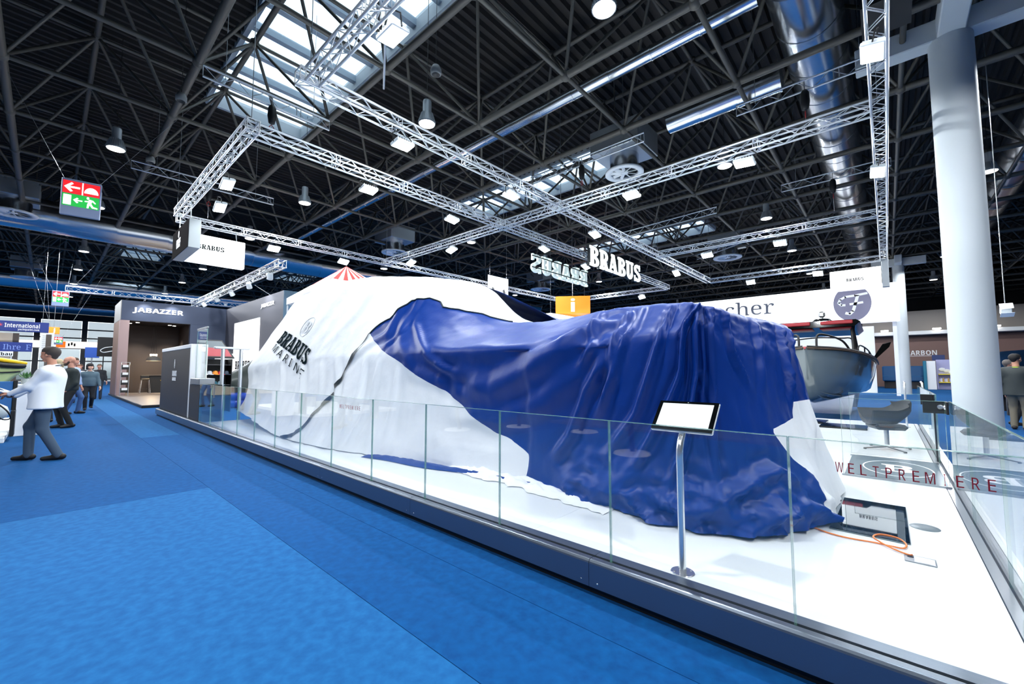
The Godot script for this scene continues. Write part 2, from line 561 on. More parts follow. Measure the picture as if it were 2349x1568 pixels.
func build_frame() -> void:
	var fr := thing("roof_space_frame", "grey galvanised tubular space frame carrying the hall roof", "roof frame", Vector3(0, YL, 0))
	fr.set_meta("kind", "structure")
	var x0 := -4; var x1 := 19
	var z0 := -4; var z1 := 24
	var mem := []      # [a, b, radius, name]
	var dy := YU - YL
	var L := func(i: int, j: int) -> Vector3: return Vector3(GX + 3.0 * i, 0, GZ - 3.0 * j)
	var U := func(i: int, j: int) -> Vector3: return Vector3(GX + 3.0 * i + 1.5, dy, GZ - 3.0 * j - 1.5)
	for i in range(x0, x1):
		for j in range(z0, z1):
			var l: Vector3 = L.call(i, j)
			var u: Vector3 = U.call(i, j)
			mem.append([l, L.call(i, j + 1), 0.088, "lower_chord"])
			mem.append([l, L.call(i + 1, j), 0.055, "lower_chord"])
			mem.append([u, U.call(i, j + 1), 0.07, "upper_chord"])
			mem.append([u, U.call(i + 1, j), 0.05, "upper_chord"])
			mem.append([u, l, 0.042, "diagonal"])
			mem.append([u, L.call(i + 1, j), 0.042, "diagonal"])
			mem.append([u, L.call(i, j + 1), 0.042, "diagonal"])
			mem.append([u, L.call(i + 1, j + 1), 0.042, "diagonal"])
	var eye := Vector3(0, 1.45 - YL, 0)
	var key := func(m: Array) -> float:
		var c: Vector3 = (m[0] + m[1]) * 0.5 - eye
		var a := rad_to_deg(atan2(c.x, -c.z))
		var out := maxf(0.0, maxf(-a - 8.0, a - 104.0))
		# what the frame cuts off overhead counts as far
		var el := rad_to_deg(atan2(c.y, Vector2(c.x, c.z).length()))
		return c.length() + out * 3.0 + maxf(0.0, el - 44.0) * 2.0
	var unit := CylinderMesh.new()
	unit.top_radius = 1.0; unit.bottom_radius = 1.0; unit.height = 1.0; unit.radial_segments = 10; unit.rings = 0
	for m in mem: m.append(key.call(m))
	mem.sort_custom(func(a, b): return a[4] < b[4])
	var count := {"lower_chord": 0, "upper_chord": 0, "diagonal": 0}
	var rest := []
	for m in mem:
		var d: Vector3 = m[1] - m[0]
		var f := frame_of(d)
		var t := Transform3D(Basis(f.x * m[2], f.y * (d.length() - 0.16), f.z * m[2]), (m[0] + m[1]) * 0.5)
		if count[m[3]] < 290:
			count[m[3]] += 1
			put(unit, m[3], mats["steel_frame"], fr, t.origin, t.basis)
		else:
			rest.append(t)
	var mm := MultiMesh.new()
	mm.transform_format = MultiMesh.TRANSFORM_3D
	mm.mesh = unit
	mm.instance_count = rest.size()
	for i in rest.size(): mm.set_instance_transform(i, rest[i])
	var mi := MultiMeshInstance3D.new()
	mi.name = "far_members"; mi.multimesh = mm; mi.material_override = mats["steel_frame"]
	mi.set_meta("kind", "stuff")
	fr.add_child(mi)
	# ball nodes
	var ball := SphereMesh.new()
	ball.radius = 0.13; ball.height = 0.26; ball.radial_segments = 12; ball.rings = 6
	var nm := MultiMesh.new()
	nm.transform_format = MultiMesh.TRANSFORM_3D
	nm.mesh = ball
	var ps := []
	for i in range(x0, x1):
		for j in range(z0, z1):
			ps.append(L.call(i, j)); ps.append(U.call(i, j))
	nm.instance_count = ps.size()
	for i in ps.size(): nm.set_instance_transform(i, Transform3D(Basis.IDENTITY, ps[i]))
	var ni := MultiMeshInstance3D.new()
	ni.name = "ball_nodes"; ni.multimesh = nm; ni.material_override = mats["steel_frame"]
	ni.set_meta("kind", "stuff")
	fr.add_child(ni)

# a round duct with swaged seams
func duct(called: String, label: String, a: Vector3, b: Vector3, r: float, step: float) -> Node3D:
	var t := thing(called, label, "duct", a)
	var d := b - a
	var n := int(ceil(d.length() / step))
	for i in n:
		var st := mb()
		var p := d * (float(i) / n)
		var q := d * (float(i + 1) / n)
		tube(st, p, q, r, 36, -1.0, i == 0 or i == n - 1)
		obj(st, "duct_section", mats["duct"], t)
		var sm := mb()
		tube(sm, q - d.normalized() * 0.02, q + d.normalized() * 0.02, r + 0.012, 36)
		obj(sm, "seam", mats["duct"], t)
	return t

func build_ducts() -> void:
	duct("air_duct", "big shiny round air duct running between the roof chords towards the column", Vector3(6.5, 9.35, -0.95), Vector3(58, 9.35, -0.95), 0.62, 1.5)
	duct("air_duct", "big shiny round air duct passing behind the big pale column", Vector3(9, 9.35, 4.0), Vector3(58, 9.35, 4.0), 0.62, 1.5)
	duct("air_pipe", "slim bright pipe running lengthwise above the lower roof chords", Vector3(9.75, 9.4, -1.7), Vector3(9.75, 9.4, -27.4), 0.17, 1.2)
	duct("air_duct", "wide silver duct crossing the roof beyond the exit sign", Vector3(-12, 8.55, -28.6), Vector3(36, 8.55, -28.6), 0.75, 2.0)
	duct("air_duct", "second silver duct crossing the roof far down the aisle", Vector3(-12, 8.5, -49), Vector3(36, 8.5, -49), 0.75, 2.0)
	duct("air_duct", "silver duct crossing the roof next to the end wall", Vector3(-12, 8.5, -68), Vector3(36, 8.5, -68), 0.75, 3.0)
	duct("air_pipe", "short bright pipe ending at the square duct elbow", Vector3(12.3, 8.95, -4.6), Vector3(12.3, 8.95, -1.7), 0.3, 1.4)
	# ventilation outlets: square duct, round neck and a white swirl ring
	for v in [[Vector3(12.5, 7.95, -6.2), 0.62, "beside the bright pipe over the stand"], [Vector3(26.1, 7.95, -6.6), 0.75, "beyond the far end of the stand's truss grid"], [Vector3(12.6, 7.95, -20.1), 0.7, "behind the truss corner above the red striped canopy"], [Vector3(26.4, 7.95, -20.6), 0.8, "next to the orange sign cube"], [Vector3(-1.3, 7.95, -26.8), 0.75, "over the aisle beside the silver duct"], [Vector3(-1.3, 7.95, -45.0), 0.75, "over the aisle far from the stand"]]:
		var t := thing("swirl_outlet", "white round ventilation outlet " + v[2], "air outlet", v[0], 0.0, "ventilation outlets")
		var r: float = v[1]
		var st := mb()
		lathe(st, [Vector2(r * 0.72, 0.0), Vector2(r, 0.0), Vector2(r, 0.06), Vector2(r * 0.7, 0.1), Vector2(r * 0.72, 0.0)], 36)
		obj(st, "rim", mats["white"], t)
		var vn := mb()
		for k in 9:
			var b := Basis(Vector3.UP, TAU * k / 9)
			box(vn, b * Vector3(r * 0.45, 0.05, 0), Vector3(r * 0.52, 0.012, 0.1), b * Basis(Vector3.RIGHT, 0.6))
		lathe(vn, [Vector2(0, 0.02), Vector2(r * 0.2, 0.03), Vector2(r * 0.2, 0.1), Vector2(0, 0.1)], 20)
		obj(vn, "vanes", mats["white"], t)
		var nk := mb()
		lathe(nk, [Vector2(r * 0.75, 0.08), Vector2(r * 0.75, 0.6)], 30)
		obj(nk, "neck", mats["duct"], t)
		var bx := mb()
		cbox(bx, Vector3(0, 1.0, 0.0), Vector3(1.5, 0.8, 1.7), 0.02)
		var px := obj(bx, "plenum_box", mat("zinc", "b4babd", 0.4, 0.8), t)
		var rs := mb()
		for q in [-0.6, 0.6]: tube(rs, Vector3(q, 1.4, 0), Vector3(q, YD - 7.9, 0), 0.02, 6)
		obj(rs, "hanger_rods", mats["steel_frame"], px)

# ---------------------------------------------------------------- stand platform
const SY := 0.22

# a glass pane with polished edges, lying in a vertical plane from a to b
func pane(called: String, label: String, a: Vector3, b: Vector3, h: float, group := "") -> Node3D:
	var t := thing(called, label, "glass pane", a, 0.0, group)
	var d := b - a
	var f := Basis(d.normalized(), Vector3.UP, d.normalized().cross(Vector3.UP))
	var st := mb()
	box(st, d * 0.5 + Vector3(0, h * 0.5, 0), Vector3(d.length() - 0.004, h - 0.004, 0.016), f)
	obj(st, "sheet", mats["pane"], t)
	var e := mb()
	cbox(e, d * 0.5 + Vector3(0, h, 0), Vector3(d.length() - 0.004, 0.004, 0.0165), 0.0012, f)
	obj(e, "top_edge", mats["pane_edge"], t)
	for s in [0.003, d.length() - 0.003]:
		var v := mb()
		box(v, d.normalized() * s + Vector3(0, h * 0.5, 0), Vector3(0.004, h, 0.0165), f)
		obj(v, "side_edge", mats["pane_edge"], t)
	return t

func build_stage() -> void:
	var t := thing("exhibition_platform", "low white exhibition platform with brushed metal kerb carrying the covered boat", "platform", Vector3(2.42, 0, 0.62))
	t.set_meta("kind", "structure")
	var o := Vector3(-2.42, 0, -0.62)
	# substructure
	var st := mb()
	bb(st, Vector3(2.46, 0, -17.7) + o, Vector3(2.6, 0.19, 0.5) + o)
	bb(st, Vector3(2.6, 0, -12.1) + o, Vector3(13.4, 0.205, 0.58) + o)
	obj(st, "plinth", mats["black"], t)
	# white floor panels
	var x := 2.59
	while x < 13.0:
		var x2 := minf(x + 2.0, 13.4)
		var z := 0.405
		while z > -12.0:
			var z2 := maxf(z - 2.5, -12.1)
			var p := mb()
			cbox(p, Vector3((x + x2) * 0.5, SY - 0.008, (z + z2) * 0.5) + o, Vector3(x2 - x - 0.0015, 0.016, z - z2 - 0.0015), 0.0006)
			obj(p, "floor_panel", mats["white_floor"], t)
			z = z2
		x = x2
	# kerb with glass slot, in two-metre lengths along the front
	var prof := [Vector2(2.42, 0.055), Vector2(2.42, 0.2), Vector2(2.423, 0.21), Vector2(2.432, 0.2195), Vector2(2.44, 0.222), Vector2(2.478, 0.222), Vector2(2.478, 0.19), Vector2(2.504, 0.19), Vector2(2.504, 0.222), Vector2(2.588, 0.222), Vector2(2.588, 0.05), Vector2(2.43, 0.05)]
	var z := 0.5
	while z > -17.6:
		var z2 := maxf(z - 2.0, -17.7)
		var k := mb()
		var pl := []
		for v in prof: pl.append(Vector2(v.x + o.x, v.y))
		prism(k, pl, z - z2 - 0.003, Transform3D(Basis.IDENTITY, Vector3(0, 0, z2 + o.z)))
		obj(k, "kerb_panel", mats["kerb"], t)
		for s in [z - 0.06, z2 + 0.06]:
			var sc := mb()
			lathe(sc, [Vector2(0.006, 0), Vector2(0.005, 0.0025), Vector2(0, 0.003)], 10, Transform3D(Basis(Vector3.BACK, PI / 2), Vector3(2.42, 0.085, s) + o))
			obj(sc, "screw", mats["chrome"], t)
		z = z2
	# channel for the side glass
	for r in [[0.41, 0.462], [0.492, 0.58]]:
		var k := mb()
		bb(k, Vector3(2.59, 0.1, r[0]) + o, Vector3(13.4, SY + 0.002, r[1]) + o)
		obj(k, "glass_channel", mats["brushed"], t)
	# front balustrade
	var ps := [0.47]
	for i in 13: ps.append(-0.385 - 0.992 * i)
	var ords := ["first", "second", "third", "fourth", "fifth", "sixth", "seventh", "eighth", "ninth", "tenth", "eleventh", "twelfth", "thirteenth"]
	for i in ps.size() - 1:
		var lb: String = "clear glass balustrade pane, %s from the platform corner with red lettering" % ords[i]
		if i == 0: lb = "clear glass balustrade pane with red lettering at the platform corner"
		if i == 5: lb = "clear glass balustrade pane with small red lettering before the white cloth"
		if i == 1: lb = "clear glass balustrade pane in front of the tilted display screen"
		pane("balustrade_pane", lb, Vector3(2.491, SY - 0.01, ps[i]), Vector3(2.491, SY - 0.01, ps[i + 1]), 0.91, "front balustrade panes")
	for w in [[-0.198, 0.297], [-5.135, -4.622]]:
		var lt := "dark red wide-spaced WELTPREMIERE lettering on the " + ("corner glass pane" if w[0] > -1.0 else "glass pane before the white cloth")
		var g := thing("glass_lettering", lt, "lettering", Vector3(2.4815, 0.98, w[0]), 0.0, "lettering on the balustrade")
		var s := "WELTPREMIERE"
		for i in s.length():
			var cw := 0.03 if s[i] in "WM" else (0.0045 if s[i] == "I" else 0.021)
			words(g, "letter", s[i], fnt_sans, cw, 0.046, 0.001, mats["red_print"], Vector3(0, 0.022, (i + 0.3) / 11.6 * (w[1] - w[0])), face_negx())
	# side glass and entrance panes
	for s in [[2.5, 3.75], [3.75, 5.1], [5.1, 6.42], [8.14, 9.6], [9.6, 11.1], [11.1, 12.6]]:
		pane("side_pane", "clear glass side pane in the metal floor channel, %s" % {2.5: "next to the front balustrade", 3.75: "middle of those before the entrance", 5.1: "ending at the black corner bracket", 8.14: "starting at the thin black post", 9.6: "behind the swivel chair", 11.1: "ending at the chrome handrails"}[s[0]], Vector3(s[0], SY - 0.02, 0.477), Vector3(s[1], SY - 0.02, 0.477), 0.92, "side panes")
	pane("glass_gate", "short clear glass pane at the near side of the entrance", Vector3(6.38, SY, 0.44), Vector3(6.38, SY, -0.44), 0.9)
	pane("glass_gate", "short clear glass pane at the far side of the entrance by the chair", Vector3(8.1, SY, 0.44), Vector3(8.1, SY, -0.45), 0.9)
	var br := thing("pane_bracket", "black corner bracket with two steel discs joining the entrance glass", "bracket", Vector3(6.4, 1.0, 0.465))
	var b1 := mb()
	cbox(b1, Vector3(-0.05, 0.055, -0.015), Vector3(0.2, 0.13, 0.02), 0.003)
	cbox(b1, Vector3(0.0, 0.055, -0.1), Vector3(0.02, 0.13, 0.19), 0.003)
	obj(b1, "plate", mats["black"], br)
	for d in [[Vector3(-0.013, 0.06, -0.06), 1], [Vector3(-0.06, 0.06, -0.027), 0]]:
		var k := mb()
		lathe(k, [Vector2(0, 0.012), Vector2(0.012, 0.012), Vector2(0.013, 0.008), Vector2(0.024, 0.01), Vector2(0.026, 0)], 24, Transform3D(Basis(Vector3.BACK, PI / 2) if d[1] == 1 else Basis(Vector3.RIGHT, -PI / 2), d[0]), false)
		obj(k, "bolt_disc", mats["chrome"], br)
	var ep := thing("edge_post", "thin black edge post on the far entrance pane", "post", Vector3(8.1, SY, 0.455))
	var e1 := mb()
	cbox(e1, Vector3(0, 0.45, 0), Vector3(0.03, 0.9, 0.02), 0.003)
	obj(e1, "bar", mats["black"], ep)
	var e2 := mb()
	cbox(e2, Vector3(0, 0.83, -0.07), Vector3(0.03, 0.14, 0.12), 0.003)
	obj(e2, "plate", mats["black"], ep)
	build_stage_things()

func build_stage_things() -> void:
	# entrance mat with the round B emblem
	var t := thing("entrance_mat", "dark grey entrance mat with white oval B emblem between glass panes", "mat", Vector3(7.1, SY + 0.001, 0.02))
	var st := mb()
	cbox(st, Vector3(0, 0.008, -0.02), Vector3(1.5, 0.016, 0.86), 0.006)
	obj(st, "mat_body", mat("mat_grey", "4a5a5e", 0.35), t)
	var fl := Basis(Vector3(0, 0, 1), Vector3(1, 0, 0), Vector3(0, -1, 0)) * Basis(Vector3.RIGHT, PI)
	fl = Basis(Vector3(0, 0, 1), Vector3(1, 0, 0), Vector3(0, 1, 0))
	var em := mb()
	flat_ring(em, 0.33, 0.52, 0.014, 0.002, Transform3D(fl, Vector3(0, 0.0165, 0.02)))
	obj(em, "emblem_ring", mats["white"], t)
	words(t, "emblem_letter", "B", fnt_serif, 0.3, 0.46, 0.002, mats["white"], Vector3(0, 0.0175, 0.02), fl)
	var fe := mb()
	box(fe, Vector3(0.756, 0.009, -0.02), Vector3(0.02, 0.018, 0.9))
	box(fe, Vector3(-0.756, 0.009, -0.02), Vector3(0.02, 0.018, 0.9))
	obj(fe, "edge_strip", mats["brushed"], t)
	# mirror tile
	var m := thing("floor_mirror_tile", "black mirror-polished glass tile lying on the white floor", "glass tile", Vector3(4.66, SY + 0.001, -0.16))
	var s2 := mb()
	cbox(s2, Vector3(0, 0.006, 0), Vector3(1.06, 0.012, 0.46), 0.003)
	obj(s2, "tile", mat("dark_mirror", "7f8a8a", 0.02, 1.0), m)
	# floor disc and socket
	var d := thing("floor_disc", "grey round floor cover plate beside the mirror tile", "cover plate", Vector3(4.66, SY + 0.001, 0.166))
	var s3 := mb()
	lathe(s3, [Vector2(0, 0.004), Vector2(0.085, 0.004), Vector2(0.09, 0)], 32)
	obj(s3, "plate", mat("disc_grey", "5d686b", 0.4), d)
	var k := thing("floor_socket", "metal floor socket with open flap fed by the orange cable", "floor socket", Vector3(3.84, SY + 0.001, 0.105))
	var s4 := mb()
	cbox(s4, Vector3(0, 0.003, 0), Vector3(0.13, 0.006, 0.15), 0.002)
	obj(s4, "frame", mats["brushed"], k)
	var s5 := mb()
	cbox(s5, Vector3(-0.02, 0.01, 0.02), Vector3(0.06, 0.006, 0.1), 0.002, Basis(Vector3.BACK, 0.25))
	obj(s5, "flap", mats["alu"], k)
	var s6 := mb()
	cbox(s6, Vector3(0.03, 0.007, -0.045), Vector3(0.04, 0.004, 0.03), 0.001)
	obj(s6, "opening", mats["black"], k)
	var pts := [Vector3(4.12, 0.232, -0.55), Vector3(4.02, 0.228, -0.42), Vector3(3.98, 0.228, -0.28), Vector3(4.0, 0.228, -0.12), Vector3(3.99, 0.23, -0.03), Vector3(4.0, 0.23, 0.03), Vector3(4.1, 0.232, 0.045), Vector3(4.2, 0.234, 0.0), Vector3(4.2, 0.236, -0.09), Vector3(4.1, 0.238, -0.13), Vector3(4.0, 0.24, -0.09), Vector3(3.93, 0.232, -0.02), Vector3(3.88, 0.232, 0.05), Vector3(3.87, 0.238, 0.07)]
	var cb := mb()
	sweep(cb, smooth_path(pts, 8), 0.0055, 8)
	var co := obj(cb, "power_cable", mats["orange"])
	tag(co, "thin orange cable with one loop lying on the white floor", "cable")
	# display stand
	var ds := thing("display_stand", "tilted touch screen on a bent steel pole behind the balustrade", "display stand", Vector3(2.66, SY, -0.985))
	var b1 := mb()
	lathe(b1, [Vector2(0, 0.006), Vector2(0.066, 0.006), Vector2(0.07, 0.002), Vector2(0.07, 0)], 32, Transform3D.IDENTITY, false)
	obj(b1, "base_plate", mats["chrome"], ds)
	for q in 4:
		var sc := mb()
		lathe(sc, [Vector2(0.006, 0), Vector2(0.004, 0.003), Vector2(0, 0.0035)], 8, Transform3D(Basis.IDENTITY, Basis(Vector3.UP, PI / 4 + q * PI / 2) * Vector3(0.052, 0.006, 0)))
		obj(sc, "screw", mats["brushed"], ds)
	var po := mb()
	sweep(po, smooth_path([Vector3(0, 0.004, 0), Vector3(0, 0.3, 0), Vector3(0, 0.6, 0), Vector3(0, 0.71, 0), Vector3(0.015, 0.77, 0), Vector3(0.045, 0.82, 0), Vector3(0.085, 0.87, 0)], 6), 0.021, 20)
	obj(po, "pole", mats["chrome"], ds)
	var tilt := Basis(Vector3.UP, -PI / 2) * Basis(Vector3.RIGHT, -0.8)
	var at := Vector3(0.105, 0.935, 0)
	var hb := mb()
	cbox(hb, Vector3(0, 0, -0.008), Vector3(0.385, 0.25, 0.022), 0.007)
	var hs := obj(hb, "screen_housing", mats["alu"], ds, at, tilt)
	var bz := mb()
	cbox(bz, Vector3(0, 0, 0.004), Vector3(0.378, 0.243, 0.006), 0.002)
	obj(bz, "bezel", mats["black_gloss"], hs)
	var sn := mb()
	cbox(sn, Vector3(0, 0.004, 0.0075), Vector3(0.325, 0.19, 0.001), 0.0003)
	obj(sn, "screen", glow("screen_glow", "eef4f6", 0.42, "a8b0b4"), hs)
	words(hs, "screen_text", "BRABUS", fnt_serif, 0.05, 0.009, 0.0006, glow("screen_text", "ffffff", 1.6), Vector3(0, 0.08, 0.0085))
	var cm := mb()
	lathe(cm, [Vector2(0, 0.001), Vector2(0.003, 0.0005), Vector2(0.003, 0)], 10, Transform3D(Basis(Vector3.RIGHT, PI / 2), Vector3(0, 0.11, 0.0075)))
	obj(cm, "camera_eye", mats["alu"], hs)
	# swivel chair behind the entrance
	var ch := thing("swivel_chair", "black moulded shell swivel chair on a flat cross foot", "chair", Vector3(8.85, SY, -0.05), 0.35)
	var seat := mb()
	var rows := []
	for i in 15:
		var u := i / 14.0
		var row := []
		for j in 21:
			var v := j / 20.0 * 2.0 - 1.0
			var w := 0.3 - 0.04 * u
			# seat pan curving up into a back that wraps round as arms
			var back := smoothstep(0.45, 1.0, u)
			var y := 0.42 + 0.36 * back * (1.0 - 0.35 * v * v) + 0.2 * pow(absf(v), 4.0) * (1.0 - back * 0.6)
			var zz := -0.26 + 0.48 * minf(u / 0.75, 1.0) + 0.07 * back - 0.12 * back * v * v
			row.append(Vector3(v * w * (1.0 + 0.1 * back), y, zz))
		rows.append(row)
	sheet(seat, rows)
	var lowered := []
	for r in rows:
		var rr := []
		for p in r: rr.append(p + Vector3(0, -0.03, 0.015))
		lowered.append(rr)
	sheet(seat, lowered)
	for r2 in [0, 14]:
		for j in 20: quad(seat, rows[r2][j], rows[r2][j + 1], lowered[r2][j + 1], lowered[r2][j])
	for i in 14:
		for j in [0, 20]: quad(seat, rows[i][j], rows[i + 1][j], lowered[i + 1][j], lowered[i][j])
	obj(seat, "shell", mat("chair_black", "14181a", 0.55), ch)
	var us := mb()
	cbox(us, Vector3(0, 0.36, 0.0), Vector3(0.46, 0.09, 0.4), 0.04)
	obj(us, "underseat", mats["chair_black"], ch)
	var cl := mb()
	lathe(cl, [Vector2(0.03, 0.07), Vector2(0.03, 0.36)], 20)
	obj(cl, "column", mats["brushed"], ch)
	for q in 4:
		var lg := mb()
		var bq := Basis(Vector3.UP, q * PI / 2 + 0.3)
		prism(lg, [Vector2(0, 0.05), Vector2(0.34, 0.022), Vector2(0.34, 0.0), Vector2(0.322, 0.0), Vector2(0.318, 0.014), Vector2(0, 0.034)], 0.035, Transform3D(bq, bq * Vector3(0, 0.03 - 0.03, -0.0175)))
		obj(lg, "leg", mat("chair_leg", "3a4043", 0.4, 0.5), ch)
	# chrome handrails beyond the chair
	for zz in [0.27, 0.55]:
		var hr := thing("handrail", "bent chrome handrail " + ("by the side glass" if zz > 0.4 else "inside the side glass") + " beyond the swivel chair", "handrail", Vector3(12.55, SY, zz - 0.0), 0.0, "chrome handrails")
		var hp := mb()
		sweep(hp, smooth_path([Vector3(0, 0, 0), Vector3(0, 0.4, 0), Vector3(0, 0.78, 0), Vector3(0.03, 0.9, 0), Vector3(0.12, 0.95, 0), Vector3(0.5, 0.97, 0)], 6), 0.021, 14)
		obj(hp, "rail", mats["chrome"], hr)
		var hf := mb()
		lathe(hf, [Vector2(0, 0.005), Vector2(0.06, 0.005), Vector2(0.06, 0)], 24)
		obj(hf, "foot", mats["brushed"], hr)

# ---------------------------------------------------------------- the covered boat
# Four rings round the boat: hem on the floor, gunwale, upper edge, ridge. (s runs round the boat, v from hem to ridge.)
const COVER := [
	[Vector3(4.9, 0.5, -13), Vector3(4.9, 1.5, -12.6), Vector3(4.9, 2.9, -11.3), Vector3(5, 3.5, -10.6)],
	[Vector3(3.9, 0.44, -12.9), Vector3(4, 1.47, -12.5), Vector3(4.35, 2.95, -11.1), Vector3(5, 3.5, -10.6)],
	[Vector3(3.4, 0.43, -12.5), Vector3(3.5, 1.5, -12.4), Vector3(4.05, 3.15, -10.85), Vector3(5, 3.55, -10.4)],
	[Vector3(3.12, 0.4, -10.9), Vector3(3.45, 1.6, -10.9), Vector3(4, 3.26, -10.35), Vector3(5, 3.6, -10)],
	[Vector3(2.97, 0.27, -9.2), Vector3(3.42, 1.67, -9.3), Vector3(4, 3.3, -9.2), Vector3(5, 3.6, -9.2)],
	[Vector3(2.92, 0.232, -8.1), Vector3(3.42, 1.7, -8.1), Vector3(4, 3.28, -8), Vector3(5, 3.52, -8.1)],
	[Vector3(2.95, 0.232, -7.1), Vector3(3.43, 1.71, -7), Vector3(4, 3.17, -7), Vector3(5, 3.37, -7.1)],
	[Vector3(3.05, 0.232, -6.2), Vector3(3.44, 1.72, -6.1), Vector3(4.05, 2.95, -6.1), Vector3(5, 3.17, -6.1)],
	[Vector3(3.3, 0.232, -5.2), Vector3(3.45, 1.72, -5.1), Vector3(4.2, 2.5, -5.1), Vector3(5, 2.86, -5.04)],
	[Vector3(3.5, 0.232, -4.2), Vector3(3.46, 1.72, -4.1), Vector3(4.35, 2.15, -4.15), Vector3(5, 2.25, -4.2)],
	[Vector3(3.6, 0.232, -3.2), Vector3(3.47, 1.72, -3.1), Vector3(4.35, 2.1, -3.2), Vector3(5, 2.1, -3.3)],
	[Vector3(3.55, 0.232, -2.3), Vector3(3.47, 1.72, -2.2), Vector3(4.12, 2.13, -2.3), Vector3(5, 2.05, -2.6)],
	[Vector3(3.43, 0.232, -1.5), Vector3(3.47, 1.74, -1.45), Vector3(3.84, 2.1, -1.5), Vector3(5, 2.02, -2.2)],
	[Vector3(3.5, 0.232, -1), Vector3(3.55, 1.78, -1.12), Vector3(3.63, 2.02, -1.13), Vector3(4.9, 2, -1.9)],
	[Vector3(3.85, 0.232, -0.58), Vector3(4, 1.6, -0.92), Vector3(4.1, 1.99, -1), Vector3(4.9, 2, -1.8)],
	[Vector3(4.5, 0.232, -0.42), Vector3(4.6, 1.6, -0.78), Vector3(4.65, 1.96, -0.88), Vector3(4.9, 2, -1.8)],
	[Vector3(5.12, 0.24, -0.38), Vector3(5.15, 1.6, -0.68), Vector3(5.2, 1.94, -0.78), Vector3(5, 2, -1.9)],
	[Vector3(5.9, 0.25, -0.52), Vector3(5.8, 1.55, -0.85), Vector3(5.7, 1.9, -1.05), Vector3(5, 2, -2)],
	[Vector3(6.6, 0.25, -1.6), Vector3(6.5, 1.7, -1.6), Vector3(6.1, 2, -1.6), Vector3(5, 2.02, -2.2)],
	[Vector3(6.5, 0.232, -3.2), Vector3(6.5, 1.72, -3.1), Vector3(5.65, 2.1, -3.2), Vector3(5, 2.1, -3.3)],
	[Vector3(6.6, 0.232, -5.2), Vector3(6.5, 1.72, -5.1), Vector3(5.8, 2.5, -5.1), Vector3(5, 2.86, -5.04)],
	[Vector3(6.9, 0.232, -7.1), Vector3(6.55, 1.7, -7), Vector3(6, 3.17, -7), Vector3(5, 3.37, -7.1)],
	[Vector3(7, 0.25, -9.2), Vector3(6.55, 1.67, -9.3), Vector3(6, 3.3, -9.2), Vector3(5, 3.6, -9.2)],
	[Vector3(6.9, 0.3, -10.9), Vector3(6.5, 1.6, -10.9), Vector3(6, 3.26, -10.35), Vector3(5, 3.6, -10)],
	[Vector3(6.5, 0.4, -12.4), Vector3(6.3, 1.5, -12.1), Vector3(5.8, 3.1, -10.7), Vector3(5, 3.55, -10.4)]]
const NSEG := 25
const SPER := 22           # samples round the boat per control point
var VROWS := PackedFloat32Array()
var cgrid := []            # displaced points, [s index][row]

func ring(s: float, r: int) -> Vector3:
	var k := int(floor(s))
	var t := s - k
	var p0: Vector3 = COVER[posmod(k - 1, NSEG)][r]
	var p1: Vector3 = COVER[posmod(k, NSEG)][r]
	var p2: Vector3 = COVER[posmod(k + 1, NSEG)][r]
	var p3: Vector3 = COVER[posmod(k + 2, NSEG)][r]
	return p1.cubic_interpolate(p2, p0, p3, t)

func seg_d(p: Vector2, a: Vector2, b: Vector2) -> float:
	var d := b - a
	var t := clampf((p - a).dot(d) / maxf(d.length_squared(), 1e-9), 0.0, 1.0)
	return p.distance_to(a + d * t)

func poly_sd(p: Vector2, poly: PackedVector2Array) -> float:   # positive inside
	var m := 1e9
	for i in poly.size(): m = minf(m, seg_d(p, poly[i], poly[(i + 1) % poly.size()]))
	return m if Geometry2D.is_point_in_polygon(p, poly) else -m

const VS := 1.4            # metres per unit of v, roughly

func sv(a: Array) -> PackedVector2Array:
	var out := PackedVector2Array()
	for p in a: out.append(Vector2(p[0], p[1] * VS))
	return out

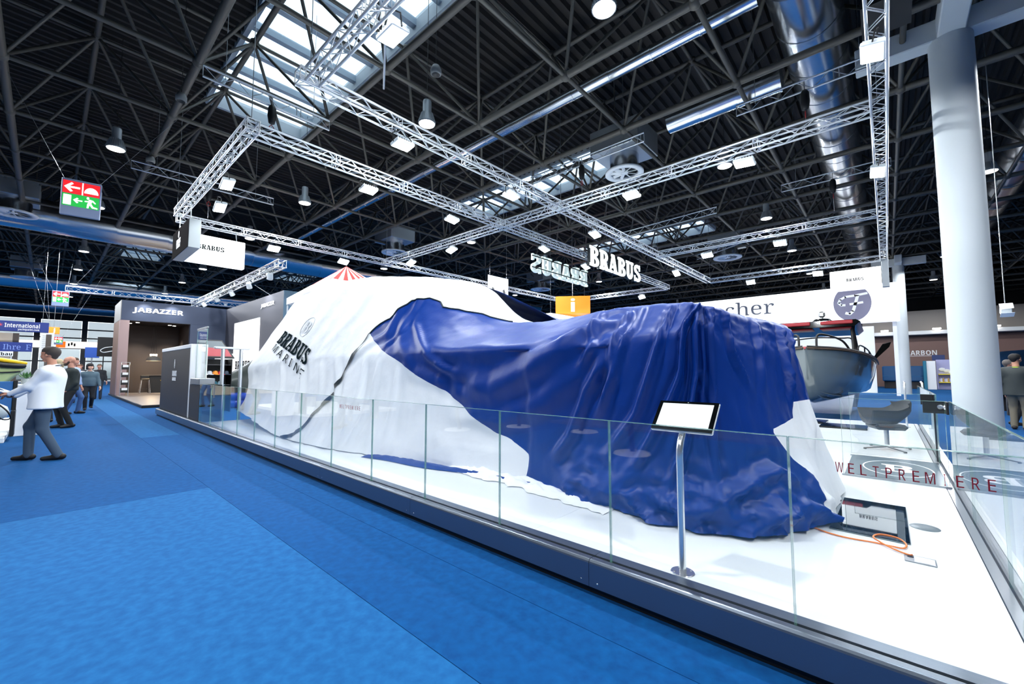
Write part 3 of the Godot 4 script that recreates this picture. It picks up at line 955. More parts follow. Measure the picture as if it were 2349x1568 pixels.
# creases of the cloth in (s, v): points, half width, height
const CREASES := [
	[[[7.6, 1.56], [8.04, 1.24], [8.46, 0.94], [8.74, 0.84], [9.06, 0.76]], 0.05, 0.05],
	[[[7.3, 1.6], [7.7, 1.1], [8.1, 0.8], [8.9, 0.68]], 0.09, 0.03],
	[[[9.06, 0.7], [9.6, 0.66], [10.18, 0.8], [10.7, 1.0], [11.3, 1.6]], 0.14, 0.07],
	[[[9.0, 0.5], [9.7, 0.46], [10.4, 0.62], [11.0, 0.9]], 0.16, 0.05],
	[[[10.98, 1.96], [11.12, 0.98], [10.88, 0.78]], 0.045, 0.035],
	[[[11.48, 1.9], [11.46, 1.3], [11.34, 0.68], [11.24, 0.4]], 0.05, 0.04],
	[[[12.94, 1.95], [12.46, 0.78], [12.0, 0.5], [11.66, 0.2]], 0.055, 0.06],
	[[[12.92, 1.9], [12.82, 0.78], [12.52, 0.44], [12.2, 0.18]], 0.05, 0.07],
	[[[13.2, 1.95], [13.14, 0.8], [13.06, 0.46], [13.04, 0.2]], 0.045, 0.07],
	[[[13.0, 1.95], [12.98, 0.8], [12.8, 0.4]], 0.04, 0.05],
	[[[11.38, 0.96], [11.04, 0.68], [10.84, 0.38], [10.52, 0.14]], 0.06, 0.05],
	[[[11.64, 1.96], [11.62, 1.18], [11.4, 0.76], [11.08, 0.4]], 0.045, 0.035],
	[[[12.2, 1.9], [12.05, 1.0], [11.7, 0.55], [11.3, 0.25]], 0.05, 0.045],
	[[[7.12, 2.38], [7.2, 1.26], [6.16, 0.92]], 0.07, 0.035],
	[[[7.44, 2.6], [7.5, 1.3], [7.2, 0.94]], 0.05, 0.03],
	[[[7.28, 0.98], [7.22, 0.58], [7.12, 0.32], [7.02, 0.05]], 0.05, 0.06],
	[[[6.8, 1.0], [6.88, 0.5], [6.84, 0.04]], 0.06, 0.06],
	[[[5.74, 1.02], [6.1, 0.56], [6.3, 0.2]], 0.07, 0.06],
	[[[7.74, 0.9], [7.72, 0.6], [7.74, 0.1]], 0.05, 0.05],
	[[[3.62, 0.98], [3.9, 0.52], [4.0, 0.1]], 0.06, 0.06],
	[[[4.46, 0.98], [4.8, 0.54], [5.0, 0.1]], 0.08, 0.06],
	[[[3.1, 0.98], [3.2, 0.5], [3.2, 0.05]], 0.06, 0.06],
	[[[2.5, 0.98], [2.6, 0.5], [2.6, 0.05]], 0.05, 0.05],
	[[[5.2, 1.0], [5.5, 0.6], [5.6, 0.2]], 0.06, 0.05],
	[[[13.62, 1.96], [13.7, 0.98], [14.08, 0.76]], 0.05, 0.035],
	[[[14.6, 1.9], [14.5, 1.0], [14.3, 0.7]], 0.08, 0.03],
	[[[15.42, 1.9], [15.24, 0.88], [15.08, 0.6]], 0.04, 0.06],
	[[[15.8, 1.9], [15.6, 1.0], [15.4, 0.3]], 0.06, 0.06],
	[[[13.5, 0.25], [14.0, 0.32], [14.5, 0.2]], 0.06, 0.06],
	[[[12.3, 0.2], [13.0, 0.16], [13.6, 0.25]], 0.05, 0.06],
	[[[11.8, 0.12], [12.6, 0.1], [13.3, 0.1], [14.2, 0.08]], 0.05, 0.05],
	[[[5.2, 2.0], [4.6, 1.6], [4.0, 1.1]], 0.16, 0.02],
	[[[6.2, 2.2], [5.9, 1.6], [5.2, 1.1]], 0.12, 0.02]]
const BLUE_EDGE := [[10.12, -0.1], [10.2, 0.1], [10.22, 0.18], [10.1, 0.22], [9.9, 0.28], [9.66, 0.32], [9.34, 0.42], [9.04, 0.52], [8.72, 0.64], [8.18, 0.78], [7.72, 0.92], [7.28, 1.04], [6.64, 1.26]]
const BLUE_TOP := [[6.64, 1.26], [6.85, 1.4], [7.04, 1.48], [7.2, 1.65], [7.34, 1.8], [7.5, 1.86], [7.62, 1.95], [7.84, 1.97], [7.95, 1.9], [8.08, 1.92], [8.22, 1.98], [8.36, 2.0], [8.58, 2.14], [8.74, 2.14], [8.9, 2.22], [9.1, 2.4], [9.25, 3.1]]
const WHITE_TAIL := [[17.6, 0.68], [15.16, 0.68], [15.06, 0.58], [14.26, 0.54], [14.42, 0.44], [14.82, 0.24], [14.74, 0.14], [14.5, -0.1], [17.6, -0.1]]

func build_cover() -> void:
	for i in 46: VROWS.append(float(i) / 46.0)
	for i in 26: VROWS.append(1.0 + float(i) / 26.0)
	for i in 13: VROWS.append(2.0 + float(i) / 12.0)
	var ns := NSEG * SPER
	var nz := FastNoiseLite.new(); nz.seed = 11; nz.frequency = 1.0; nz.fractal_octaves = 3
	var nr := FastNoiseLite.new(); nr.seed = 5; nr.frequency = 1.0; nr.fractal_type = FastNoiseLite.FRACTAL_RIDGED; nr.fractal_octaves = 3
	var creases := []
	for c in CREASES:
		var pts := sv(c[0])
		var bx := Rect2(pts[0], Vector2.ZERO)
		for p in pts: bx = bx.expand(p)
		creases.append([pts, c[1], c[2], bx.grow(float(c[1]) * 2.4)])
	var blue := PackedVector2Array()
	blue.append_array(sv(BLUE_EDGE)); blue.append_array(sv(BLUE_TOP).slice(1))
	blue.append_array(sv([[20.6, 3.1], [20.6, -0.1]]))
	var tail := sv(WHITE_TAIL)
	var G := []
	var mid := Vector3(5, 0, -6)
	for i in ns:
		var s := float(i) / SPER
		var r := [ring(s, 0), ring(s, 1), ring(s, 2), ring(s, 3)]
		var tan: Vector3 = ring(s + 0.1, 1) - ring(s - 0.1, 1)
		var out := tan.cross(Vector3.UP).normalized()
		if out.dot(r[1] - Vector3(5, 1.7, clampf(r[1].z, -10.5, -2.0))) < 0.0: out = -out
		var col := []
		var gcol := PackedFloat32Array()
		for v in VROWS:
			var k := mini(int(v), 2)
			var t := v - k
			var p: Vector3 = r[k].lerp(r[k + 1], t)
			# soften the breaks at gunwale and upper edge
			for c in [1, 2]:
				var e := 0.1 if c == 1 else 0.14
				if absf(v - c) < e:
					var a: Vector3 = r[c].lerp(r[c - 1], e)
					var b: Vector3 = r[c].lerp(r[c + 1], e)
					var w: float = (v - c + e) / (2 * e)
					p = a.lerp(r[c], w).lerp(r[c].lerp(b, w), w)
			var slope: Vector3 = r[k + 1] - r[k]
			var nrm := (out * absf(slope.y) + Vector3.UP * slope.dot(-out)).normalized()
			if v > 1.9: nrm = nrm.lerp(Vector3.UP, clampf(v - 1.9, 0, 1)).normalized()
			# drape below the gunwale: sag inwards, folds that open towards the hem
			var d := 0.0
			var fall := clampf(1.0 - v, 0.0, 1.0)
			if v < 1.0: d -= 0.09 * sin(PI * v) * (1.0 if s < 10.2 or s > 17 else 0.4)
			var u := s + 0.12 * v
			var wht := 1.0 if s < 8.6 or s > 18.0 else 0.35
			d += wht * 0.07 * pow(fall, 1.1) * nz.get_noise_2d(u * 2.1, v * 0.5 + 7.0)
			d += wht * 0.03 * pow(fall, 0.9) * nz.get_noise_2d(u * 5.2, v * 0.4 + 31.0)
			d += 0.02 * nz.get_noise_2d(u * 0.9 + 50.0, v * 1.3)
			d += 0.006 * nr.get_noise_2d(s * 1.5 + v * 1.1, v * 1.6 - s * 0.7)
			var q := Vector2(s, v * VS)
			if s > 1.5 and s < 17.5:
				for c in creases:
					if c[3].has_point(q):
						var m := 1e9
						for j in c[0].size() - 1: m = minf(m, seg_d(q, c[0][j], c[0][j + 1]))
						var x: float = m / c[1]
						var ends := minf(q.distance_to(c[0][0]), q.distance_to(c[0][c[0].size() - 1]))
						var taper := smoothstep(0.0, 0.32, ends) * (1.25 if s > 8.6 and s < 15.5 else 0.85)
						# a round crest with a shallow trough beside it
						d += c[2] * taper * (exp(-x * x) - 0.35 * exp(-(x - 1.7) * (x - 1.7) * 1.5))
			# crumpled foot of the blue cloth
			if s > 10.3 and s < 15.3 and v < 0.34:
				var w := (1.0 - v / 0.34) * smoothstep(10.3, 11.2, s) * (1.0 - smoothstep(14.6, 15.3, s))
				d += w * (0.13 * (nr.get_noise_2d(s * 1.1 + v * 2.0, v * 3.2) + 0.2) + 0.07)
				p.y += w * 0.06 * nz.get_noise_2d(s * 3.0 + 9.0, v * 9.0) * minf(1.0, v * 12.0)
			p += nrm * d
			p.y = maxf(p.y, 0.228)
			col.append(p)
			gcol.append(minf(poly_sd(q, blue), -poly_sd(q, tail)) if s < 21.0 and s > 6.0 else -1.0)
		G.append([col, gcol])
		cgrid.append(col)
	var t := thing("covered_boat", "boat hidden under a draped white and blue cover standing on the platform", "covered boat", Vector3(5, SY, -6.5))
	var off := Vector3(-5, -SY, 6.5)
	var wm := mat("white_cloth", "edf1f3", 0.55, 0.0, 0.4)
	wm.backlight_enabled = true; wm.backlight = Color(0.25, 0.25, 0.25)
	weave(wm, 21)
	var bm := mat("blue_cloth", "02307e", 0.42, 0.0, 0.36)
	bm.rim_enabled = true; bm.rim = 0.05; bm.rim_tint = 0.5
	weave(bm, 22)
	for side in 2:
		var st := SurfaceTool.new()
		st.begin(Mesh.PRIMITIVE_TRIANGLES)
		st.set_smooth_group(1)
		var sgn := 1.0 if side == 1 else -1.0
		for i in ns:
			var a: Array = G[i]
			var b: Array = G[(i + 1) % ns]
			for j in VROWS.size() - 1:
				clip(st, [a[0][j] + off, a[0][j + 1] + off, b[0][j + 1] + off], [a[1][j] * sgn, a[1][j + 1] * sgn, b[1][j + 1] * sgn])
				clip(st, [a[0][j] + off, b[0][j + 1] + off, b[0][j] + off], [a[1][j] * sgn, b[1][j + 1] * sgn, b[1][j] * sgn])
		st.index()
		st.generate_normals()
		var o := put(st.commit(), "blue_cloth" if side == 1 else "white_cloth", bm if side == 1 else wm, t)
		o.set_meta("label", "glossy royal blue cloth over the near end" if side == 1 else "white cloth with dark lettering over the far end")
	# dark cord along the top hem of the blue cloth
	var rope := mat("hem_cord", "14252c", 0.6)
	var line := []
	for k in BLUE_TOP.size() - 2:
		for q in 6:
			var f := q / 6.0
			var s: float = lerpf(BLUE_TOP[k][0], BLUE_TOP[k + 1][0], f)
			var v: float = lerpf(BLUE_TOP[k][1], BLUE_TOP[k + 1][1], f)
			line.append(on_cover(s, v, 0.006) + off)
	var rp := mb()
	sweep(rp, line, 0.013, 6)
	obj(rp, "hem_cord", rope, t)
	# dark strap running down the white cloth
	var sp := smooth_path([Vector3(6.64, 1.26, 0.015), Vector3(6.5, 1.06, 0.03), Vector3(6.34, 0.95, 0.035), Vector3(6.18, 0.84, 0.02), Vector3(6.12, 0.76, 0.03), Vector3(5.9, 0.54, 0.045), Vector3(5.6, 0.34, 0.03), Vector3(5.5, 0.16, 0.035), Vector3(5.3, 0.08, 0.035), Vector3(5.05, 0.02, 0.03), Vector3(4.8, 0.0, 0.012)], 6)
	var ra := []
	var rb := []
	for i in sp.size():
		var q: Vector3 = sp[i]
		var d: Vector3 = sp[mini(i + 1, sp.size() - 1)] - sp[maxi(i - 1, 0)]
		var w := Vector2(-d.y * VS, d.x).normalized() * q.z
		ra.append(on_cover(q.x + w.x, maxf(0.0, q.y + w.y / VS), 0.02) + off)
		rb.append(on_cover(q.x - w.x, maxf(0.0, q.y - w.y / VS), 0.02) + off)
	var rs := mb()
	sheet(rs, [ra, rb])
	obj(rs, "strap", rope, t)
	# print on the white cloth
	var pm := mat("cloth_print", "0f1f24", 0.95, 0.0, 0.08)
	cloth_slab(t, off, [Vector2(3.2, 1.45), Vector2(4.74, 1.09), Vector2(3.0, 1.31), Vector2(4.68, 0.89)], pm)
	cloth_text(t, off, "lettering", "M A R I N E", fnt_sans, [Vector2(3.06, 1.28), Vector2(4.68, 0.83), Vector2(2.98, 1.2), Vector2(4.62, 0.72)], pm)
	cloth_text(t, off, "emblem_letter", "B", fnt_serif, [Vector2(4.0, 1.52), Vector2(4.28, 1.47), Vector2(3.9, 1.38), Vector2(4.18, 1.33)], mat("emblem_print", "c9cfd2", 0.6))
	var er := []
	for i in 40:
		var a := TAU * i / 40
		er.append(on_cover(4.1 + 0.22 * cos(a) + 0.06 * sin(a), 1.425 + 0.125 * sin(a) - 0.02 * cos(a), 0.004) + off)
	var eo := mb()
	sweep(eo, er, 0.004, 5, true)
	obj(eo, "emblem_ring", mat("emblem_line", "9aa2a6", 0.6), t)
	# loose cloth lying on the floor before the hem
	var pr := []
	for i in 70:
		var f := i / 69.0
		var z := lerpf(-4.5, -1.85, f)
		var row := []
		for j in 16:
			var g := j / 15.0
			var wdt := 0.2 + 0.25 * f + 0.12 * nz.get_noise_1d(f * 9.0)
			var x: float = lerpf(3.72 - 0.05 * f, 3.66 - wdt - 0.05 * sin(f * 7.0), g)
			var h := (0.05 * absf(nr.get_noise_2d(z * 1.6 + x, x * 4.0 + z * 0.8)) + 0.045 * nz.get_noise_2d(z * 4.0, x * 7.0 + 3.0) + 0.03) * sin(PI * minf(g * 1.05 + 0.03, 1.0)) * sin(PI * clampf(f * 1.02, 0.02, 0.98))
			row.append(Vector3(x, 0.226 + maxf(h, 0.002), z) + off)
		pr.append(row)
	var ps := mb()
	sheet(ps, pr)
	obj(ps, "loose_white_cloth", wm, t)
	var br := []
	for i in 50:
		var f := i / 49.0
		var z := lerpf(-5.6, -2.9, f)
		var row := []
		for j in 8:
			var g := j / 7.0
			var x := lerpf(3.42 + 0.14 * f, 3.03 + 0.5 * f + 0.03 * sin(f * 11.0), g)
			row.append(Vector3(x, 0.224 + (0.02 + 0.03 * absf(nz.get_noise_2d(z * 3.0, g * 3.0))) * sin(PI * g) + 0.003, z) + off)
		br.append(row)
	var bs := mb()
	sheet(bs, br)
	obj(bs, "loose_blue_cloth", bm, t)

func weave(m: StandardMaterial3D, seed_n: int) -> void:
	# fine creases left by folding and packing
	m.normal_enabled = true
	m.normal_scale = 0.22
	var t := NoiseTexture2D.new()
	var n := FastNoiseLite.new()
	n.seed = seed_n; n.frequency = 0.006; n.fractal_type = FastNoiseLite.FRACTAL_RIDGED; n.fractal_octaves = 4
	t.noise = n; t.seamless = true; t.width = 1024; t.height = 1024; t.as_normal_map = true; t.bump_strength = 6.0
	m.normal_texture = t
	m.uv1_triplanar = true
	m.uv1_scale = Vector3(0.45, 0.45, 0.45)

func clip(st: SurfaceTool, p: Array, g: Array) -> void:
	var out := []
	for i in 3:
		var j := (i + 1) % 3
		if g[i] >= 0.0: out.append(p[i])
		if (g[i] >= 0.0) != (g[j] >= 0.0): out.append(p[i].lerp(p[j], g[i] / (g[i] - g[j])))
	for k in range(1, out.size() - 1):
		st.add_vertex(out[0]); st.add_vertex(out[k]); st.add_vertex(out[k + 1])

func grid_at(s: float, v: float) -> Vector3:
	var fi := fposmod(s, NSEG) * SPER
	var i := int(fi)
	var j := 0
	while j < VROWS.size() - 2 and VROWS[j + 1] <= v: j += 1
	var tv := clampf((v - VROWS[j]) / (VROWS[j + 1] - VROWS[j]), 0.0, 1.0)
	var ts := fi - i
	var ns := NSEG * SPER
	var a: Vector3 = cgrid[i % ns][j].lerp(cgrid[i % ns][j + 1], tv)
	var b: Vector3 = cgrid[(i + 1) % ns][j].lerp(cgrid[(i + 1) % ns][j + 1], tv)
	return a.lerp(b, ts)

func on_cover(s: float, v: float, lift: float) -> Vector3:
	var p := grid_at(s, v)
	var n := (grid_at(s + 0.04, v) - grid_at(s - 0.04, v)).cross(grid_at(s, v + 0.03) - grid_at(s, maxf(v - 0.03, 0.0))).normalized()
	if n.dot(p - Vector3(5, 0.8, clampf(p.z, -9.0, -3.0))) < 0: n = -n
	return p + n * lift

# lettering laid into the cloth: corners are (s, v) of top left, top right, bottom left, bottom right
func cloth_text(parent: Node3D, off: Vector3, called: String, text: String, font: Font, q: Array, m: Material) -> void:
	var t := TextMesh.new()
	t.text = text; t.font = font; t.font_size = 48; t.pixel_size = 0.01; t.depth = 0.0; t.curve_step = 4.0
	var bx := t.get_aabb()
	var arr := t.surface_get_arrays(0)
	var vs: PackedVector3Array = arr[Mesh.ARRAY_VERTEX]
	var idx: PackedInt32Array = arr[Mesh.ARRAY_INDEX] if arr[Mesh.ARRAY_INDEX] != null else PackedInt32Array(range(vs.size()))
	var st := mb()
	st.set_smooth_group(1)
	for i in range(0, idx.size(), 3):
		var uv := []
		for k in 3:
			var p := vs[idx[i + k]]
			uv.append(Vector2((p.x - bx.position.x) / bx.size.x, (p.y - bx.position.y) / bx.size.y))
		cloth_tri(st, uv, q, off, 0)
	obj(st, called, m, parent)

func cloth_slab(parent: Node3D, off: Vector3, q: Array, m: Material) -> void:
	var s := "BRABUS"
	for i in 6:
		var st := mb()
		st.set_smooth_group(1)
		for poly in slab_glyph(s[i]):
			var uv := []
			for v in poly: uv.append(Vector2((i + 0.03 + v.x * 0.94) / 6.0, v.y))
			cloth_tri(st, [uv[0], uv[1], uv[2]], q, off, 0)
			cloth_tri(st, [uv[0], uv[2], uv[3]], q, off, 0)
		obj(st, "letter", m, parent)

func cloth_tri(st: SurfaceTool, uv: Array, q: Array, off: Vector3, depth: int) -> void:
	var e := [uv[0].distance_to(uv[1]), uv[1].distance_to(uv[2]), uv[2].distance_to(uv[0])]
	var m: float = maxf(e[0], maxf(e[1], e[2]))
	if m > 0.06 and depth < 8:
		var k := e.find(m)
		var a: Vector2 = uv[k]
		var b: Vector2 = uv[(k + 1) % 3]
		var c: Vector2 = uv[(k + 2) % 3]
		var h := (a + b) * 0.5
		cloth_tri(st, [a, h, c], q, off, depth + 1)
		cloth_tri(st, [h, b, c], q, off, depth + 1)
		return
	for p in uv:
		var top: Vector2 = q[0].lerp(q[1], p.x)
		var bot: Vector2 = q[2].lerp(q[3], p.x)
		var w := bot.lerp(top, p.y)
		st.add_vertex(on_cover(w.x, w.y, 0.018) + off)

# ---------------------------------------------------------------- rigging
const TY := 6.75

func truss(called: String, label: String, a: Vector3, b: Vector3, s := 0.24, rc := 0.025, flat := false, group := "") -> Node3D:
	var t := thing(called, label, "truss", a, 0.0, group)
	var d := b - a
	var L := d.length()
	var u := d / L
	var w := u.cross(Vector3.UP).normalized()
	var up := w.cross(u)
	var offs := []
	if flat: offs = [up * s * 0.5, up * -s * 0.5]
	else: offs = [w * s * 0.5 + up * s * 0.5, w * -s * 0.5 + up * s * 0.5, w * -s * 0.5 - up * s * 0.5, w * s * 0.5 - up * s * 0.5]
	for o in offs:
		var st := mb()
		tube(st, o, o + d, rc, 8)
		obj(st, "chord", mats["alu"], t)
	var lc := mb()
	var pitch := s * 1.25
	var n := maxi(2, int(round(L / pitch)))
	for f in offs.size() - (1 if flat else 0):
		var o0: Vector3 = offs[f]
		var o1: Vector3 = offs[(f + 1) % offs.size()]
		for i in n:
			var p := d * (float(i) / n)
			var q := d * (float(i + 1) / n)
			if (i + f) % 2 == 0: tube(lc, p + o0, q + o1, 0.0095, 5, -1.0, false)
			else: tube(lc, p + o1, q + o0, 0.0095, 5, -1.0, false)
		var k := 0.0
		while k <= L:
			tube(lc, u * k + o0, u * k + o1, 0.011, 5, -1.0, false)
			if k > 0.1 and k < L - 0.1: tube(lc, u * (k + 0.1) + o0, u * (k + 0.1) + o1, 0.011, 5, -1.0, false)
			k += 2.0
		tube(lc, d + o0, d + o1, 0.011, 5, -1.0, false)
	var li := obj(lc, "lacing", mats["alu"], t)
	li.set_meta("kind", "stuff")
	return t

var flood_proto: Node3D

func flood(at: Vector3, aim: Vector3, side: Vector3, label: String) -> void:
	var dir := (aim - at).normalized()
	if flood_proto == null:
		var t := thing("flood_light", label, "flood light", Vector3.ZERO, 0.0, "truss flood lights")
		flood_proto = t
		var h := mb()
		cbox(h, Vector3(0, 0, 0.04), Vector3(0.44, 0.3, 0.07), 0.012)
		var hs := obj(h, "housing", mat("lamp_body", "cfd6d8", 0.5), t)
		var f := mb()
		cbox(f, Vector3(0, 0, 0.0), Vector3(0.4, 0.26, 0.012), 0.003)
		obj(f, "lamp_face", mats["flood_face"], t)
		var fin := mb()
		for i in 7: box(fin, Vector3(-0.18 + i * 0.06, 0, 0.09), Vector3(0.008, 0.26, 0.04))
		obj(fin, "cooling_fins", mats["lamp_body"], hs)
		var y := mb()
		sweep(y, [Vector3(-0.235, 0, 0.03), Vector3(-0.235, 0, 0.22), Vector3(0, 0, 0.42), Vector3(0.235, 0, 0.22), Vector3(0.235, 0, 0.03)], 0.012, 6)
		obj(y, "yoke", mats["black"], t)
		t.transform = aimed(at, dir, side)
	else:
		var c: Node3D = flood_proto.duplicate()
		c.name = numbered("flood_light")
		c.set_meta("label", label)
		add_child(c)
		c.transform = aimed(at, dir, side)
	var l := AreaLight3D.new()
	l.name = "flood_emitter"
	l.area_size = Vector2(0.4, 0.26)
	l.light_energy = FLOOD_E
	l.light_color = Color("f3fbff")
	l.shadow_enabled = true
	l.area_range = 90.0
	add_child(l, true)
	l.transform = aimed(at + dir * 0.02, dir, side)

func aimed(at: Vector3, dir: Vector3, side: Vector3) -> Transform3D:
	var z := -dir
	var x := (side - z * side.dot(z)).normalized()
	return Transform3D(Basis(x, z.cross(x), z), at)

func build_rig() -> void:
	var G := "stand lighting truss grid"
	var spec := [
		["along the front edge over the aisle side", Vector3(2.72, TY, -9.95), Vector3(2.72, TY, -17.6)],
		["crossing the stand through the illuminated letter sign", Vector3(2.6, TY, -10.2), Vector3(26.3, TY, -10.2)],
		["crossing the stand between the letter sign and the long duct", Vector3(2.75, TY, -7.65), Vector3(26, TY, -7.65)],
		["along the front edge above the near roof light", Vector3(2.95, TY, -7.5), Vector3(2.95, TY, 0.1)],
		["above the side glass running under the big round duct", Vector3(2.8, TY, 0.12), Vector3(26.2, TY, 0.12)],
		["parallel to the aisle above the middle of the stand", Vector3(10.9, TY, 0.0), Vector3(10.9, TY, -18.1)],
		["parallel to the aisle behind the swivel chair", Vector3(18.5, TY, 0.0), Vector3(18.5, TY, -7.5)],
		["at the far rim above the right white box", Vector3(26.1, TY, 0.0), Vector3(26.1, TY, -7.6)],
		["above the left white sign box", Vector3(2.75, TY, -18.15), Vector3(26.3, TY, -18.15)],
		["at the far rim behind the orange cube", Vector3(26.4, TY, -10.3), Vector3(26.4, TY, -18.1)]]
	for s in spec: truss("box_truss", "bright aluminium box truss " + s[0], s[1], s[2], 0.24, 0.025, false, G)
	var lad := [
		["under the first roof light", Vector3(2.0, 8.15, -11.1), Vector3(4.85, 8.15, -11.1)], ["behind the exit sign", Vector3(1.5, 8.15, -18.0), Vector3(5.7, 8.15, -17.9)],
		["below the round ventilation outlet", Vector3(11.15, 8.15, -9.1), Vector3(11.15, 8.15, -4.9)], ["above the far letter sign", Vector3(18.8, 8.15, -9.6), Vector3(18.4, 8.15, -5.0)],
		["far above the white fascia", Vector3(25.5, 8.15, -8.1), Vector3(23.8, 8.15, -5.5)], ["across the big round duct", Vector3(11.6, 8.15, -2.6), Vector3(11.6, 8.15, 0.3)],
		["across the big round duct farther back", Vector3(17.8, 8.15, -2.6), Vector3(17.8, 8.15, 0.4)], ["hanging beside the brightest flood light", Vector3(3.75, 8.15, -6.4), Vector3(4.9, 8.1, -8.4)]]
	for s in lad:
		var lt := truss("ladder_truss", "short aluminium ladder truss " + s[0], s[1], s[2], 0.26, 0.024, true, "roof rigging ladders")
		for e in [0.15, 0.85]:
			var hc := mb()
			tube(hc, (s[2] - s[1]) * e, (s[2] - s[1]) * e + Vector3(0, YD - 8.13, 0), 0.007, 6)
			obj(hc, "hanger_cable", mats["brushed"], lt)
		# hoist with a dark bag hanging from each ladder
		if s[0] in ["under the first roof light", "below the round ventilation outlet", "across the big round duct", "across the big round duct farther back", "behind the exit sign"]:
			var at: Vector3 = (s[1] + s[2]) * 0.5
			var hb := thing("chain_hoist", "black chain hoist bag hanging from the ladder truss " + s[0], "hoist", at, 0.0, "chain hoists")
			var bag := mb()
			lathe(bag, [Vector2(0, -0.62), Vector2(0.07, -0.58), Vector2(0.1, -0.4), Vector2(0.09, -0.2), Vector2(0.05, -0.12), Vector2(0, -0.1)], 14)
			obj(bag, "bag", mats["black"], hb)
			var hk := mb()
			tube(hk, Vector3(0.0, -0.12, 0), Vector3(0, 0.1, 0), 0.012, 6)
			obj(hk, "hanger", mats["brushed"], hb)
			var hc := mb()
			tube(hc, Vector3(0.0, -0.6, 0), Vector3(0, -1.25, 0), 0.006, 5)
			obj(hc, "chain", mats["brushed"], hb)
			var rh := mb()
			sweep(rh, [Vector3(0, -0.62, 0), Vector3(0.05, -0.68, 0), Vector3(0.05, -0.75, 0), Vector3(0, -0.8, 0), Vector3(-0.05, -0.75, 0), Vector3(-0.05, -0.68, 0)], 0.01, 6, true)
			obj(rh, "hook", mat("hook_red", "a02020", 0.5), hb)
	# suspension cables of the grid
	for c in [Vector3(2.72, 0, -10.1), Vector3(2.95, 0, -7.6), Vector3(10.9, 0, -7.65), Vector3(10.9, 0, -10.2), Vector3(10.9, 0, 0.1), Vector3(18.5, 0, -7.6), Vector3(18.5, 0, 0.1), Vector3(2.75, 0, -18.1), Vector3(10.9, 0, -18.1), Vector3(26.1, 0, -7.6), Vector3(18.5, 0, -10.2)]:
		var st := mb()
		tube(st, Vector3(0, TY + 0.1, 0), Vector3(0, YD + 0.02, 0), 0.008, 6)
		var o := obj(st, "suspension_cable", mats["brushed"], null, Vector3(c.x, 0, c.z))
		tag(o, "thin steel cable from the roof frame to a truss joint", "cable", "truss suspension cables")
	# flood lights
	var mid := Vector3(6, 0.2, -5)
	var runs := [["front edge truss above the near roof light", [[3.15, -1.6], [3.15, -5.18]], 0], ["truss between letter sign and long duct", [[4.95, -7.65], [8.5, -7.65], [13.0, -7.65], [21.0, -7.7]], 1], ["truss carrying the letter sign", [[5.62, -10.3], [8.6, -10.35], [13.2, -10.1], [16.8, -10.4]], 1],
		["front edge truss next to the dark sign panel", [[2.95, -12.76], [3.25, -14.75]], 0], ["middle truss parallel to the aisle", [[10.8, -2.3], [10.75, -5.13], [10.8, -13.0], [10.9, -16.0]], 0], ["truss above the left white sign box", [[5.9, -18.25], [8.74, -18.1]], 1],
		["truss over the side glass", [[5.2, 0.05], [8.28, 0.05], [13.5, 0.05]], 1], ["truss behind the swivel chair", [[18.7, -2.86], [18.6, -5.5]], 0], ["far rim truss above the right white box", [[25.95, -2.4], [26.0, -5.44]], 0], ["far rim truss behind the orange cube", [[26.4, -12.0]], 0]]
	var nth := ["first", "second", "third", "fourth"]
	for r in runs:
		for i in r[1].size():
			var at := Vector3(r[1][i][0], TY - 0.42, r[1][i][1])
			var aim := at.lerp(mid, 0.25)
			aim.y = 0.2
			flood(at, aim, Vector3(1, 0, 0) if r[2] == 1 else Vector3(0, 0, 1), "white LED flood light, %s on the %s" % [nth[i], r[0]])
	# hall pendant lamps
	var first: Node3D
	var spots := []
	for x in [-5.0, 1.0, 6.2]:
		for z in [4.0, -3.4, -16.1, -22.5, -31.5, -37.5, -44.0, -52.0]: spots.append(Vector3(x, 7.75, z))
	spots.append(Vector3(6.2, 7.75, -8.5))
	for x in [13.7, 19.7, 26.0, 33.0, 41.0]:
		for z in [-3.45, -15.0, -23.0, 2.7]: spots.append(Vector3(x, 7.75, z))
	for x in [13.7, 24.0]:
		for z in [-32.0, -42.0]: spots.append(Vector3(x, 7.75, z))
	for p in spots:
		if first == null:
			first = thing("pendant_lamp", "grey ribbed bell-shaped pendant lamp hanging over the aisle", "pendant lamp", p, 0.0, "hall pendant lamps")
			var b := mb()
			lathe(b, [Vector2(0.0, 0.62), Vector2(0.1, 0.62), Vector2(0.11, 0.58), Vector2(0.11, 0.3), Vector2(0.13, 0.27), Vector2(0.2, 0.05), Vector2(0.215, 0.0), Vector2(0.2, 0.0)], 24)
			var bell := obj(b, "bell", mat("lamp_bell", "a6acaf", 0.4, 0.4), first)
			var rb := mb()
			for k in 24:
				var bs := Basis(Vector3.UP, TAU * k / 24)
				prism(rb, [Vector2(0.12, 0.28), Vector2(0.15, 0.28), Vector2(0.225, 0.04), Vector2(0.2, 0.03)], 0.008, Transform3D(bs, bs * Vector3(0, 0, -0.004)))
			obj(rb, "cooling_ribs", mats["lamp_bell"], bell)
			var g := mb()
			lathe(g, [Vector2(0.198, 0.012), Vector2(0.19, -0.01), Vector2(0.1, -0.025), Vector2(0, -0.03)], 24)
			obj(g, "lamp_glass", mats["lamp_face"], first)
			var cb := mb()
			tube(cb, Vector3(0, 0.6, 0), Vector3(0, YD - 7.63, 0), 0.008, 6)
			obj(cb, "cable", mats["black"], first)
		else:
			var where := "hanging over the aisle" if p.x < 2.0 else ("hanging over the covered boat" if p.x < 7.0 and p.z > -17.0 else ("hanging over the navy booth's stand" if p.x < 7.0 else ("hanging over the white stand floor" if p.x < 14.0 and p.z > -10.0 else "hanging over the far stands")))
